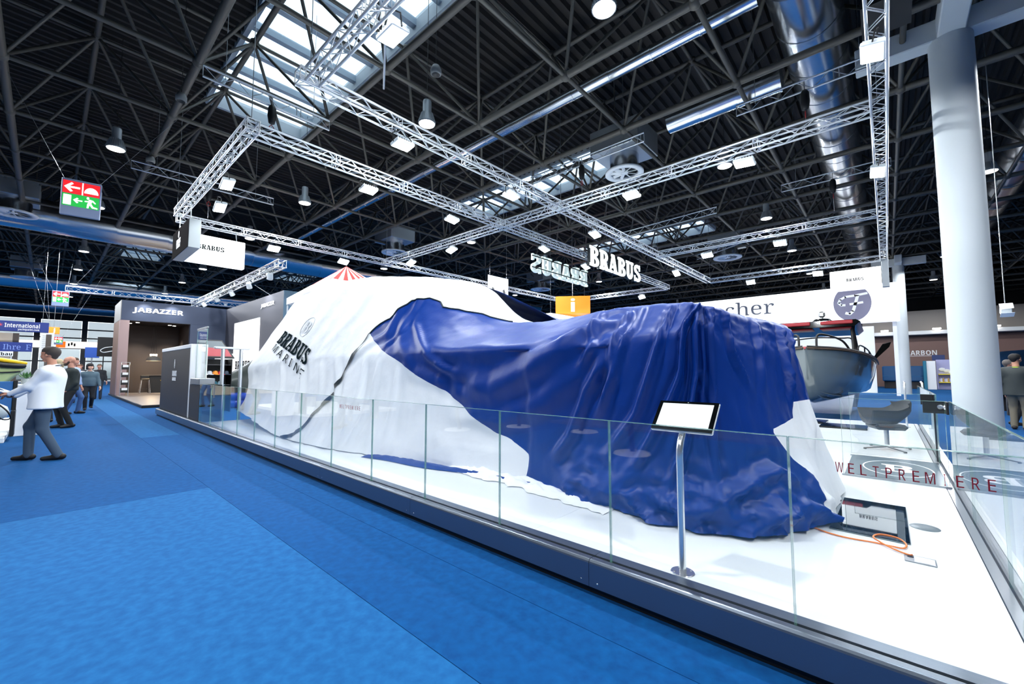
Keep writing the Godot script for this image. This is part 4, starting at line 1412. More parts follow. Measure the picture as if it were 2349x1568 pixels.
			copy(first, p, 0.0, "grey ribbed bell-shaped pendant lamp " + where)
		var l := SpotLight3D.new()
		l.name = "pendant_emitter"
		l.spot_angle = 86.0; l.spot_angle_attenuation = 0.12; l.spot_range = 60.0; l.spot_attenuation = 2.0
		l.light_energy = LAMP_E
		l.light_size = 0.12
		l.light_color = Color("f3f8ff")
		l.shadow_enabled = true
		l.position = p + Vector3(0, -0.06, 0)
		l.rotation_degrees = Vector3(-90, 0, 0)
		add_child(l, true)
	# dome speakers in the roof
	for s in [[Vector3(5.4, 8.0, -7.1), "near the near roof light"], [Vector3(1.9, 8.2, -12.8), "on the chord left of the roof light"], [Vector3(1.9, 8.2, -17.4), "on the chord near the exit sign"], [Vector3(21.5, 8.1, -9.0), "above the letter sign"]]:
		var t := thing("dome_speaker", "small grey dome speaker hanging " + s[1], "speaker", s[0], 0.0, "dome speakers")
		var st := mb()
		lathe(st, [Vector2(0, 0.16), Vector2(0.08, 0.14), Vector2(0.12, 0.05), Vector2(0.12, -0.04), Vector2(0.09, -0.06)], 20)
		obj(st, "dome", mat("speaker_grey", "7d807e", 0.5), t)
		var s2 := mb()
		lathe(s2, [Vector2(0.09, -0.06), Vector2(0.04, -0.03), Vector2(0, -0.02)], 16)
		tube(s2, Vector3(0, 0.15, 0), Vector3(0, YD - s[0].y + 0.02, 0), 0.006, 6)
		obj(s2, "cone", mats["black"], t)
	# a hanging loudspeaker at the near truss
	var ls := thing("loudspeaker", "black loudspeaker hanging above the truss over the side glass", "loudspeaker", Vector3(8.9, 7.6, 0.25), 0.0)
	var lb := mb()
	prism(lb, [Vector2(-0.35, -0.3), Vector2(0.35, -0.42), Vector2(0.4, 0.3), Vector2(-0.35, 0.35)], 0.62, Transform3D(Basis.IDENTITY, Vector3(0, 0, -0.31)))
	obj(lb, "cabinet", mats["black"], ls)
	var lg := mb()
	for q in [-0.2, 0.2]: tube(lg, Vector3(q, 0.25, 0), Vector3(q, YD - 7.58, 0), 0.012, 6)
	obj(lg, "hanger", mats["brushed"], ls)
	build_signs()

func build_signs() -> void:
	# illuminated letters on the truss, and their backs beyond
	var t := thing("letter_sign", "large white illuminated BRABUS letters fixed to the crossing truss", "sign", Vector3(18.75, 6.65, -9.85))
	slab_word(t, 5.3, 0.92, 0.03, mats["letter_white"], Vector3(0, 0, 0.08))
	slab_word(t, 5.3, 0.92, 0.14, mat("letter_side", "20282b", 0.5), Vector3(0, 0, -0.07), Basis.IDENTITY, 0.012)
	var t2 := thing("letter_sign", "large pale BRABUS letters seen from behind, reading backwards", "sign", Vector3(17.75, 6.62, -12.4), PI)
	slab_word(t2, 5.1, 0.9, 0.12, glow("letter_back", "e8fbf8", 0.45, "d5e4e2"), Vector3.ZERO)
	for x in [-2.2, 2.2]:
		var wr := mb()
		tube(wr, Vector3(x, 0.3, -0.08), Vector3(x, YD - 6.6, -0.08), 0.008, 6)
		obj(wr, "wire", mats["brushed"], t2)
	for x in [-2.2, 0.0, 2.2]:
		var bk := mb()
		box(bk, Vector3(x, 0.1, -0.16), Vector3(0.04, 0.04, 0.24))
		obj(bk, "bracket", mats["black"], t)
	var rl := mb()
	for y in [-0.25, 0.3]: box(rl, Vector3(0, y, -0.08), Vector3(5.2, 0.04, 0.03))
	obj(rl, "mounting_rails", mats["black"], t2)
	# left hanging sign: dark panel and white light box
	var s := thing("dark_sign_panel", "hanging dark sign panel with white emblem at the left truss corner", "sign", Vector3(2.62, 5.13, -16.48))
	var a := mb()
	cbox(a, Vector3(0.15, 0.43, 0), Vector3(0.3, 0.87, 2.34), 0.01)
	obj(a, "panel_body", mats["grey_panel"], s)
	var a2 := mb()
	box(a2, Vector3(-0.004, 0.43, 0), Vector3(0.01, 0.86, 2.33))
	var df := obj(a2, "dark_face", mat("sign_dark", "0e0c0d", 0.95, 0.0, 0.08), s)
	var em := mb()
	flat_ring(em, 0.07, 0.11, 0.016, 0.004, Transform3D(face_negx(), Vector3(-0.01, 0.66, -0.2)))
	obj(em, "emblem_ring", mats["white"], df)
	words(df, "emblem_letter", "B", fnt_serif, 0.07, 0.12, 0.004, mats["white"], Vector3(-0.012, 0.66, -0.2), face_negx())
	slab_word(df, 0.62, 0.17, 0.004, mats["white"], Vector3(-0.01, 0.43, -0.2), face_negx())
	words(df, "lettering", "MARINE", fnt_sans, 0.55, 0.1, 0.004, mats["white"], Vector3(-0.012, 0.28, -0.2), face_negx())
	for z in [-0.8, 0.8]:
		var hg := mb()
		tube(hg, Vector3(0.1, 0.85, z), Vector3(0.1, TY - 5.13 - 0.1, z), 0.015, 6)
		obj(hg, "hanger", mats["brushed"], s)
	var w := thing("white_sign_box", "hanging white light box reading BRABUS MARINE next to the dark panel", "sign", Vector3(3.8, 5.2, -17.72))
	var wb := mb()
	cbox(wb, Vector3(0, 0.5, -0.06), Vector3(1.86, 1.0, 0.24), 0.015)
	var wl := obj(wb, "light_box", mats["sign_white"], w)
	slab_word(wl, 0.82, 0.17, 0.004, mat("print_black", "0b1414", 0.95, 0.0, 0.08), Vector3(-0.12, 0.58, 0.061))
	words(wl, "lettering", "MARINE", fnt_sans, 0.7, 0.11, 0.004, mat("print_grey", "b5bcbc", 0.5), Vector3(-0.12, 0.4, 0.062))
	for x in [-0.7, 0.7]:
		var hg := mb()
		tube(hg, Vector3(x, 0.98, -0.12), Vector3(x, TY - 5.2 - 0.1, -0.3), 0.012, 6)
		obj(hg, "hanger", mats["brushed"], w)
	# right hanging sign
	var r := thing("white_sign_box", "hanging white light box reading BRABUS above the round emblem", "sign", Vector3(25.85, 5.33, -0.95))
	var rb := mb()
	cbox(rb, Vector3(0.1, 0.5, 0), Vector3(0.2, 1.0, 1.92), 0.015)
	var rlb := obj(rb, "light_box", mats["sign_white"], r)
	var re := mb()
	cbox(re, Vector3(0.1, 0.66, 1.1), Vector3(0.3, 1.33, 0.25), 0.01)
	obj(re, "end_panel", mats["grey_panel"], r)
	slab_word(rlb, 0.66, 0.15, 0.004, mats["print_black"], Vector3(-0.001, 0.5, 0.0), face_negx())
	# emergency exit signs
	for e in [[Vector3(0.03, 5.3, -15.0), -0.14, 0.68, "nearer hanging red and green escape route sign over the aisle"], [Vector3(0.0, 4.95, -33.5), 0.0, 0.62, "farther hanging red and green escape route sign over the aisle"]]:
		exit_sign(e[0], e[1], e[2], e[3])

func exit_sign(at: Vector3, turn: float, w: float, label: String) -> void:
	var t := thing("exit_sign", label, "exit sign", at, turn, "escape route signs")
	var k := w / 0.68
	var P := func(x: float, y: float) -> Vector2: return Vector2(x * w, 0.22 * k + y * 0.66 * k)
	var body := mb()
	cbox(body, Vector3(w * 0.5, 0.46 * k, 0), Vector3(w + 0.03, 0.92 * k, 0.09), 0.01)
	obj(body, "case", mat("sign_case", "6f7fa0", 0.4), t)
	var red := mb()
	prism(red, [P.call(0.02, 0.5), P.call(0.98, 0.5), P.call(0.98, 0.98), P.call(0.02, 0.98)], 0.003, Transform3D(Basis.IDENTITY, Vector3(0, 0, 0.046)))
	var rf := obj(red, "red_field", glow("exit_red", "ff1420", 0.75, "d8101c"), t)
	var gr := mb()
	prism(gr, [P.call(0.02, 0.02), P.call(0.98, 0.02), P.call(0.98, 0.49), P.call(0.02, 0.49)], 0.003, Transform3D(Basis.IDENTITY, Vector3(0, 0, 0.046)))
	var gf := obj(gr, "green_field", glow("exit_green", "00c040", 0.6, "00a038"), t)
	var wm := glow("exit_white", "fffff0", 1.2)
	var X := Transform3D(Basis.IDENTITY, Vector3(0, 0, 0.048))
	var add := func(nm: String, poly: Array) -> void:
		var st := mb()
		prism(st, poly, 0.003, X)
		obj(st, nm, wm, rf if poly[0].y > P.call(0.0, 0.495).y else gf)
	add.call("arrow", [P.call(0.05, 0.74), P.call(0.24, 0.93), P.call(0.29, 0.88), P.call(0.19, 0.78), P.call(0.46, 0.78), P.call(0.46, 0.71), P.call(0.19, 0.71), P.call(0.28, 0.6), P.call(0.22, 0.56)])
	add.call("divider", [P.call(0.51, 0.5), P.call(0.545, 0.5), P.call(0.545, 0.97), P.call(0.51, 0.97)])
	var dome := []
	for i in 13: dome.append(P.call(0.76 + 0.19 * cos(PI * i / 12.0), 0.6 + 0.24 * sin(PI * i / 12.0)))
	add.call("dome_symbol", dome)
	add.call("door_symbol", [P.call(0.05, 0.06), P.call(0.25, 0.06), P.call(0.25, 0.44), P.call(0.05, 0.44)])
	add.call("arrow", [P.call(0.3, 0.27), P.call(0.4, 0.37), P.call(0.44, 0.34), P.call(0.39, 0.29), P.call(0.54, 0.29), P.call(0.54, 0.245), P.call(0.39, 0.245), P.call(0.44, 0.19), P.call(0.4, 0.16)])
	var head := []
	for i in 12: head.append(P.call(0.68 + 0.035 * cos(TAU * i / 12.0), 0.42 + 0.05 * sin(TAU * i / 12.0)))
	add.call("runner_symbol", head)
	add.call("runner_symbol", [P.call(0.6, 0.3), P.call(0.69, 0.32), P.call(0.72, 0.38), P.call(0.82, 0.36), P.call(0.9, 0.26), P.call(0.87, 0.24), P.call(0.8, 0.31), P.call(0.77, 0.24), P.call(0.83, 0.12), P.call(0.95, 0.09), P.call(0.94, 0.05), P.call(0.8, 0.06), P.call(0.73, 0.17), P.call(0.71, 0.04), P.call(0.66, 0.04), P.call(0.67, 0.2), P.call(0.7, 0.27), P.call(0.6, 0.265)])
	for q in [[Vector3(0.05 * w, 0.9 * k, 0), Vector3(-2.2, YD - at.y + 0.02, 0.1)], [Vector3(0.95 * w, 0.9 * k, 0), Vector3(w + 3.0, YD - at.y + 0.02, 0)]]:
		var c := mb()
		tube(c, q[0], q[1], 0.004, 6)
		obj(c, "cord", mats["brushed"], t)

# ---------------------------------------------------------------- stands and things to the right
# half sections [x, [[halfwidth, y], ...]] from keel to gunwale, mirrored about the local xy plane
func hull(st: SurfaceTool, secs: Array) -> void:
	var rows := []
	for s in secs:
		var row := []
		var pts: Array = s[1]
		for i in range(pts.size() - 1, 0, -1): row.append(Vector3(s[0], pts[i][1], -pts[i][0]))
		for p in pts: row.append(Vector3(s[0], p[1], p[0]))
		rows.append(row)
	sheet(st, rows)
	var last: Array = rows[-1]
	for i in range(1, last.size() - 1): tri(st, last[0], last[i], last[i + 1])

func build_right() -> void:
	# fascia of the neighbouring stand
	var t := thing("stand_fascia", "long white lit fascia board with grey script lettering above the grey boat", "fascia", Vector3(32.0, 4.27, -6.86))
	t.scale = Vector3.ONE * 1.524
	var a := mb()
	cbox(a, Vector3(0.25, 0.72, 0), Vector3(0.5, 1.44, 9.9), 0.01)
	obj(a, "board", glow("fascia_white", "ffffff", 0.85), t)
	words(t, "lettering", "cher", fnt_italic, 1.95, 0.62, 0.01, mat("script_grey", "5c6270", 0.5), Vector3(-0.01, 0.93, 0.0), face_negx())
	var fb := face_negx()
	var c := Vector3(-0.012, 0.78, 3.6)
	var disc := mb()
	prism(disc, ring_poly(0.58, 0.71, 48), 0.01, Transform3D(fb, c))
	var ed := obj(disc, "emblem_disc", mat("emblem_violet", "77758c", 0.5), t)
	var fl := mb()
	var X := Transform3D(fb, c + Vector3(-0.012, 0, 0))
	var band := func(pts: Array, w: float) -> void:
		for i in pts.size() - 1:
			var p: Vector2 = pts[i]
			var q: Vector2 = pts[i + 1]
			var d := (q - p).normalized()
			var n := Vector2(-d.y, d.x) * w * 0.5
			prism(fl, [p - n - d * w * 0.2, q - n + d * w * 0.2, q + n + d * w * 0.2, p + n - d * w * 0.2], 0.006, X)
	band.call([Vector2(0.46, 0.34), Vector2(0.1, 0.29), Vector2(-0.2, 0.26), Vector2(-0.36, 0.17), Vector2(-0.41, 0.04), Vector2(-0.33, -0.06), Vector2(-0.22, -0.06)], 0.085)
	band.call([Vector2(0.18, 0.28), Vector2(0.09, -0.08), Vector2(0.02, -0.32), Vector2(-0.08, -0.42), Vector2(-0.2, -0.38)], 0.1)
	band.call([Vector2(-0.06, -0.04), Vector2(0.32, 0.0)], 0.085)
	obj(fl, "emblem_letter", mats["white"], ed)
	var bw := thing("stand_wall", "plain pale wall under the white fascia behind the grey boat", "partition wall", Vector3(35.6, 0, -8.0))
	var b := mb()
	cbox(b, Vector3(0, 2.15, 0), Vector3(0.2, 4.3, 15.0), 0.01)
	obj(b, "panel", mat("pale_wall", "e2e4e4", 0.6), bw)
	var pt := thing("fascia_post", "white square post carrying the end of the white fascia", "post", Vector3(32.6, 0, 0.45))
	var pm := mb()
	cbox(pm, Vector3(0, 2.13, 0), Vector3(0.18, 4.27, 0.18), 0.005)
	obj(pm, "post", mats["white"], pt)
	grey_boat()
	# brown wall with lettering
	var w := thing("brown_wall", "brown stand wall with white CARBON lettering", "partition wall", Vector3(50, 0, 9.0))
	var wb := mb()
	cbox(wb, Vector3(0.2, 2.2, -1), Vector3(0.4, 4.4, 19), 0.01)
	obj(wb, "panel", mat("brown_wall", "7d6058", 0.6), w)
	words(w, "lettering", "CARBON", fnt_bold, 1.9, 0.4, 0.02, mats["white"], Vector3(-0.02, 2.95, -6.75), face_negx())
	var fm := mb()
	prism(fm, [Vector2(-0.2, -0.3), Vector2(-0.02, -0.3), Vector2(0.2, 0.35), Vector2(0.02, 0.3)], 0.02, Transform3D(face_negx(), Vector3(-0.02, 2.9, -8.0)))
	obj(fm, "slash_mark", mats["white"], w)
	var ul := mb()
	box(ul, Vector3(-0.01, 2.68, -6.75), Vector3(0.02, 0.04, 1.9))
	obj(ul, "underline", mats["white"], w)
	var bm := thing("soffit_beam", "pale beam and ceiling band above the brown wall", "beam", Vector3(49, 4.45, 9))
	var b2 := mb()
	cbox(b2, Vector3(0.5, 0.15, -1), Vector3(1.6, 0.3, 19), 0.01)
	obj(b2, "white_band", mats["white"], bm)
	var b3 := mb()
	cbox(b3, Vector3(1.0, 1.2, -1), Vector3(0.5, 1.8, 19), 0.01)
	obj(b3, "grey_panel", mat("taupe", "8a8480", 0.6), bm)
	for i in 6:
		var l := mb()
		cbox(l, Vector3(-0.32, 0.42, -9.0 + i * 3.2), Vector3(0.25, 0.12, 0.5), 0.02)
		obj(l, "lamp_face", mats["lamp_face"], bm)
	# far low stand: blue bench, tall cases, poster, showcase
	var bl := thing("blue_bench", "long blue bench before the brown wall", "bench", Vector3(46, 0, 1.2))
	var q := mb()
	cbox(q, Vector3(0, 0.8, 0), Vector3(1.2, 0.45, 3.0), 0.08)
	obj(q, "seat", mat("teal_blue", "0f4a78", 0.5), bl)
	var q2 := mb()
	cbox(q2, Vector3(0.5, 1.35, 0), Vector3(0.3, 0.9, 3.0), 0.08)
	obj(q2, "backrest", mats["teal_blue"], bl)
	var q3 := mb()
	cbox(q3, Vector3(0.1, 0.29, 0), Vector3(0.9, 0.58, 2.8), 0.02)
	obj(q3, "plinth", mats["brown_black"], bl)
	var ca := thing("tall_case", "tall white display case with a teal side next to the blue bench", "display case", Vector3(45, 0, 2.42))
	var d1 := mb()
	cbox(d1, Vector3(0, 1.08, 0.08), Vector3(0.5, 2.16, 0.5), 0.02)
	obj(d1, "body", mats["white"], ca)
	var d2 := mb()
	cbox(d2, Vector3(-0.1, 1.08, -0.26), Vector3(0.5, 2.16, 0.18), 0.02)
	obj(d2, "side", mat("teal", "18708c", 0.5), ca)
	var po := thing("poster_case", "display with sky poster, yellow shelf and packages beside the column", "display", Vector3(45, 0, 3.3))
	var e1 := mb()
	cbox(e1, Vector3(0.3, 1.13, 0), Vector3(0.1, 2.25, 1.0), 0.01)
	obj(e1, "poster", mat("poster_violet", "a8a8d0", 0.5), po)
	for k in 3:
		var e2 := mb()
		lathe(e2, [Vector2(0, 0.16), Vector2(0.14, 0.12), Vector2(0.2, 0), Vector2(0.1, -0.1), Vector2(0, -0.12)], 12, Transform3D(Basis.from_scale(Vector3(0.2, 1, 1)), Vector3(0.22, 1.5 - 0.1 * k, -0.2 + 0.25 * k)))
		obj(e2, "cloud_print", mats["white"], po)
	for y in [1.15, 0.55]:
		var e3 := mb()
		cbox(e3, Vector3(0, y, 0.05), Vector3(0.5, 0.07, 0.95), 0.01)
		obj(e3, "shelf", mat("yellow", "e8d23c", 0.5), po)
	for k in 10:
		var e4 := mb()
		cbox(e4, Vector3(-0.05, 0.59 + 0.12 + 0.0, -0.36 + 0.088 * k), Vector3(0.3, 0.22 + 0.05 * (k % 3), 0.07), 0.008)
		obj(e4, "package", mat(["pack_a", "pack_b", "pack_c"][k % 3], ["c8c4e0", "e6e2ea", "c09a50"][k % 3], 0.5), po)
	var pp := thing("blue_pictogram_sign", "small dark blue sign on a thin pole above the display cases", "sign", Vector3(46, 0, 3.0))
	var f1 := mb()
	tube(f1, Vector3.ZERO, Vector3(0, 2.2, 0), 0.03, 8)
	obj(f1, "pole", mats["brushed"], pp)
	var f2 := mb()
	cbox(f2, Vector3(0, 2.42, 0), Vector3(0.06, 0.42, 0.7), 0.01)
	obj(f2, "plate", mat("sign_blue", "1c3468", 0.5), pp)
	# dark van-like exhibit behind the man on the right
	var dk := thing("dark_hull", "black glossy boat hull behind the man in the grey jacket", "boat", Vector3(21.5, 0.05, 3.35))
	var g := mb()
	hull(g, [[-2.4, [[0.0, 1.9], [0.05, 1.95], [0.1, 2.02]]], [-1.6, [[0.0, 0.9], [0.35, 1.1], [0.55, 2.0]]], [-0.5, [[0.0, 0.5], [0.6, 0.8], [0.8, 1.98]]], [2.5, [[0.0, 0.4], [0.75, 0.7], [0.9, 1.9]]]])
	obj(g, "hull_shell", mats["black_gloss"], dk)
	var gd := mb()
	cbox(gd, Vector3(0.9, 1.9, 0), Vector3(3.2, 0.1, 1.5), 0.03)
	obj(gd, "deck", mats["black"], dk)
	for x in [-0.6, 1.6]:
		var gs := mb()
		bb(gs, Vector3(x - 0.1, -0.05, -0.5), Vector3(x + 0.1, 0.55, 0.5))
		obj(gs, "cradle", mats["brown_black"], dk)
	# hanging white sign at the right rim and a spot light
	var hs := thing("hanging_white_sign", "white hanging sign panel with grey script behind the big pale column", "sign", Vector3(13.2, 2.86, 2.55), -0.35)
	var h := mb()
	cbox(h, Vector3(0, 0.45, 0.25), Vector3(0.08, 0.95, 1.0), 0.01)
	obj(h, "panel", mats["white"], hs)
	words(hs, "lettering", "Teak", fnt_italic, 0.4, 0.14, 0.004, mats["script_grey"], Vector3(-0.045, 0.5, 0.1), face_negx())
	for z in [-0.1, 0.6]:
		var hc := mb()
		tube(hc, Vector3(0, 0.9, z), Vector3(0, YD - 2.84, z), 0.006, 6)
		obj(hc, "wire", mats["brushed"], hs)
	var sp := thing("spot_light", "white square-flap spot light beside the big pale column", "spot light", Vector3(14, 2.75, 2.0))
	var s1 := mb()
	cbox(s1, Vector3(0, 0, 0), Vector3(0.18, 0.14, 0.16), 0.01, Basis(Vector3.BACK, 0.4))
	obj(s1, "housing", mat("lamp_body", "cfd6d8", 0.5), sp)
	for k in [[Vector3(-0.1, 0.1, 0.0), 0.9], [Vector3(-0.14, -0.1, 0.0), -0.5]]:
		var s2 := mb()
		cbox(s2, k[0], Vector3(0.16, 0.006, 0.2), 0.002, Basis(Vector3.BACK, k[1]))
		obj(s2, "barn_door", mats["white"], sp)
	var s3 := mb()
	tube(s3, Vector3(0.02, 0.05, 0), Vector3(0.02, YD - 2.73, 0), 0.009, 6)
	obj(s3, "rod", mats["brushed"], sp)
	# things hanging beyond the blue end: banner, orange cube, white box
	var cbn := thing("letter_banner", "hanging grey banner with a big black C", "banner", Vector3(17.4, 5.0, -16.7))
	var c1 := mb()
	cbox(c1, Vector3(0, 0.95, 0), Vector3(1.7, 1.9, 0.04), 0.005)
	obj(c1, "cloth", mat("banner_grey", "d4d8d9", 0.6), cbn)
	var c2 := mb()
	for i in 22:
		var a0 := PI * 0.28 + (TAU - PI * 0.56) * i / 22.0
		var a1 := PI * 0.28 + (TAU - PI * 0.56) * (i + 1) / 22.0
		var o0 := Vector2(cos(a0), sin(a0))
		var o1 := Vector2(cos(a1), sin(a1))
		prism(c2, [o0 * 0.44, o0 * 0.62, o1 * 0.62, o1 * 0.44], 0.006, Transform3D(Basis(Vector3.BACK, PI / 2), Vector3(0, 0.85, 0.021)))
	obj(c2, "letter", mats["black"], cbn)
	for x in [-0.7, 0.7]:
		var c3 := mb()
		tube(c3, Vector3(x, 1.9, 0), Vector3(x, YD - 4.98, 0), 0.008, 6)
		obj(c3, "wire", mats["brushed"], cbn)
	var oc := thing("orange_cube", "hanging lit orange sign cube with white i marks behind the reversed letters", "sign", Vector3(21.7, 4.85, -14.4), 0.6)
	var o1 := mb()
	cbox(o1, Vector3(0, 0.52, 0), Vector3(2.05, 1.04, 2.05), 0.01)
	obj(o1, "light_box", glow("cube_orange", "ff8a1a", 0.85, "e88a28"), oc)
	for k in 4:
		var bk := Basis(Vector3.UP, k * PI / 2)
		words(oc, "mark", "i", fnt_bold, 0.24, 0.8, 0.01, glow("cube_mark", "fff4e0", 1.2), bk * Vector3(0, 0.5, 1.03), bk)
	var o2 := mb()
	tube(o2, Vector3(0, 1.0, 0), Vector3(0, YD - 4.86, 0), 0.02, 8)
	obj(o2, "rod", mats["brushed"], oc)
	var wx := thing("hanging_white_box", "hanging white box sign below the orange cube", "sign", Vector3(20.8, 3.7, -14.1))
	var w1 := mb()
	cbox(w1, Vector3(0, 0.5, 0), Vector3(4.0, 0.95, 0.35), 0.01)
	obj(w1, "light_box", mats["sign_white"], wx)
	slab_word(wx, 1.0, 0.2, 0.004, mat("print_grey", "b5bcbc", 0.5), Vector3(1.0, 0.45, 0.175))
	for x in [-2.0, 2.0]:
		var w2 := mb()
		tube(w2, Vector3(x * 0.9, 0.95, 0), Vector3(x * 0.9, YD - 3.68, 0), 0.008, 6)
		obj(w2, "wire", mats["brushed"], wx)

func grey_boat() -> void:
	var t := thing("grey_motorboat", "glossy grey motorboat with black roof and red upholstery on the stand", "boat", Vector3(0, 0, -1.6))
	var st := mb()
	hull(st, [
		[13.42, [[0.0, 1.98], [0.01, 2.0], [0.02, 2.03], [0.03, 2.06]]],
		[13.6, [[0.0, 1.2], [0.09, 1.35], [0.22, 1.7], [0.3, 2.05]]],
		[13.95, [[0.0, 0.72], [0.25, 0.98], [0.46, 1.5], [0.6, 2.03]]],
		[14.5, [[0.0, 0.56], [0.52, 0.88], [0.74, 1.4], [0.88, 1.99]]],
		[15.2, [[0.0, 0.52], [0.78, 0.82], [0.97, 1.35], [1.1, 1.93]]],
		[16.2, [[0.0, 0.5], [0.98, 0.8], [1.16, 1.3], [1.28, 1.85]]],
		[17.5, [[0.0, 0.5], [1.08, 0.78], [1.24, 1.25], [1.34, 1.78]]],
		[20.5, [[0.0, 0.5], [1.12, 0.78], [1.26, 1.25], [1.34, 1.72]]]])
	var hm := mat("boat_grey", "5d6669", 0.12)
	hm.clearcoat_enabled = true; hm.clearcoat = 0.6; hm.clearcoat_roughness = 0.03
	obj(st, "hull_shell", hm, t)
	for k in 3:
		var lp := []
		for x in [14.0 + 0.25 * k, 14.7, 15.6, 17.0, 19.5]: lp.append(Vector3(x, 0.86 - 0.1 * k + (0.2 if x < 14.6 else 0.0) - 0.02 * (x - 14), 0.42 + 0.14 * (3 - k) + 0.1 * (minf(x, 17.0) - 14.0)))
	for sgn in [-1.0, 1.0]:
		# rubbing band with wooden stripes
		var g := []
		for s in [[13.42, 0.03, 2.04], [13.6, 0.31, 2.02], [13.95, 0.61, 2.0], [14.5, 0.9, 1.96], [15.2, 1.12, 1.9], [16.2, 1.3, 1.82], [17.5, 1.36, 1.75], [20.5, 1.36, 1.69]]: g.append(Vector3(s[0], s[2], s[1] * sgn))
		var gp := smooth_path(g, 5)
		for k in 3:
			var bnd := mb()
			var up := []
			var dn := []
			for p in gp:
				up.append(p + Vector3(0, 0.07 - 0.035 * k, 0.012 * sgn)); dn.append(p + Vector3(0, 0.04 - 0.035 * k, 0.022 * sgn))
			sheet(bnd, [up, dn])
			sweep(bnd, dn, 0.012, 5)
			obj(bnd, "rub_rail", mat("teak_strip", "5a4a3c", 0.5) if k == 1 else mats["black"], t)
		# spray rails under the bow
		for k in 2:
			var sr := mb()
			var pts := smooth_path([Vector3(13.98, 0.9 - 0.06 * k, (0.16 - 0.06 * k) * sgn), Vector3(14.5, 0.78 - 0.1 * k, (0.42 - 0.16 * k) * sgn), Vector3(15.4, 0.72 - 0.09 * k, (0.68 - 0.24 * k) * sgn), Vector3(17.5, 0.69 - 0.08 * k, (0.84 - 0.3 * k) * sgn)], 5)
			sweep(sr, pts, 0.02, 6)
			obj(sr, "spray_rail", hm, t)
		var br := mb()
		sweep(br, smooth_path([Vector3(14.0, 2.05, 0.2 * sgn), Vector3(14.05, 2.4, 0.22 * sgn), Vector3(14.3, 2.42, 0.4 * sgn), Vector3(14.9, 2.28, 0.7 * sgn), Vector3(15.2, 2.0, 0.85 * sgn)], 6), 0.028, 8)
		obj(br, "bow_rail", mats["black"], t)
		var sr2 := mb()
		sweep(sr2, smooth_path([Vector3(15.3, 2.0, 1.0 * sgn), Vector3(15.5, 2.16, 1.06 * sgn), Vector3(16.5, 2.06, 1.2 * sgn), Vector3(17.4, 1.9, 1.26 * sgn)], 6), 0.02, 8)
		for x in [16.0, 16.8]: tube(sr2, Vector3(x, 1.85, (1.14 + 0.1 * (x - 16)) * sgn), Vector3(x, 2.1 - 0.1 * (x - 16), (1.14 + 0.1 * (x - 16)) * sgn), 0.018, 8)
		obj(sr2, "side_rail", mats["black"], t)
		for p in [[16.3, 0.9, 16.1], [16.6, 0.98, 17.0]]:
			var ps := mb()
			tube(ps, Vector3(p[2], 1.75, p[1] * sgn), Vector3(p[0], 2.85, 0.86 * sgn), 0.04, 8)
			obj(ps, "roof_post", mats["black"], t)
	var dk := mb()
	var dr := []
	for s in [[13.5, 0.02], [13.95, 0.55], [14.5, 0.83], [15.2, 1.05], [16.2, 1.23], [20.4, 1.3]]: dr.append([Vector3(s[0], 1.98 - 0.04 * (s[0] - 13.5), -s[1]), Vector3(s[0], 2.02 - 0.04 * (s[0] - 13.5), 0), Vector3(s[0], 1.98 - 0.04 * (s[0] - 13.5), s[1])])
	sheet(dk, dr)
	obj(dk, "deck", mat("deck_grey", "4c4f50", 0.5), t)
	for c in [[14.6, 0.5], [15.1, 0.9], [15.9, 1.3]]:
		var cu := mb()
		cbox(cu, Vector3(c[0], 2.06 - 0.02 * (c[0] - 14), 0), Vector3(0.42, 0.16, c[1]), 0.06)
		obj(cu, "cushion", mat("red_leather", "8e1a22", 0.45), t)
	var wi := mb()
	var wr := []
	for z in [-0.9, -0.6, 0.0, 0.6, 0.9]: wr.append([Vector3(16.2 + 0.3 * z * z, 1.9, z), Vector3(16.6 + 0.3 * z * z, 2.5 - 0.1 * z * z, z * 0.92)])
	sheet(wi, wr)
	var wsn := obj(wi, "windscreen", glass("boat_glass", "a9c2c4", 0.12), t)
	var wf := mb()
	var fp := []
	for r in wr: fp.append(r[1])
	sweep(wf, smooth_path([wr[0][0]] + fp + [wr[4][0]], 4), 0.02, 8)
	obj(wf, "windscreen_frame", mats["black"], wsn)
	var rf := mb()
	prism(rf, [Vector2(-1.08, 0.0), Vector2(-0.95, -0.13), Vector2(0.95, -0.13), Vector2(1.08, 0.0), Vector2(0.98, 0.07), Vector2(-0.98, 0.07)], 2.3, Transform3D(Basis(Vector3.UP, PI / 2) * Basis(Vector3.RIGHT, 0.06), Vector3(15.95, 2.9, 0)))
	var roof := obj(rf, "roof", mats["black_gloss"], t)
	var linings := []
	for sgn in [-1.0, 1.0]:
		var ru := mb()
		cbox(ru, Vector3(15.93, 2.9, 0.52 * sgn), Vector3(0.06, 0.11, 0.78), 0.02)
		cbox(ru, Vector3(16.95, 2.74, 0.48 * sgn), Vector3(1.8, 0.05, 0.78), 0.02)
		ru.generate_normals()
		linings.append(ru.commit())
	for l in linings: put(l, "roof_lining", mats["red_leather"], roof)
	var rd := mb()
	lathe(rd, [Vector2(0, 0.16), Vector2(0.2, 0.13), Vector2(0.27, 0.06), Vector2(0.28, 0)], 20, Transform3D(Basis.IDENTITY, Vector3(16.8, 2.98, 0.1)))
	obj(rd, "radar_dome", mats["black_gloss"], t)
	var rl := mb()
	cbox(rl, Vector3(16.8, 3.26, 0.1), Vector3(0.16, 0.2, 0.18), 0.05)
	tube(rl, Vector3(16.8, 3.1, 0.1), Vector3(16.8, 3.18, 0.1), 0.03, 8)
	obj(rl, "search_light", mats["chrome"], t)
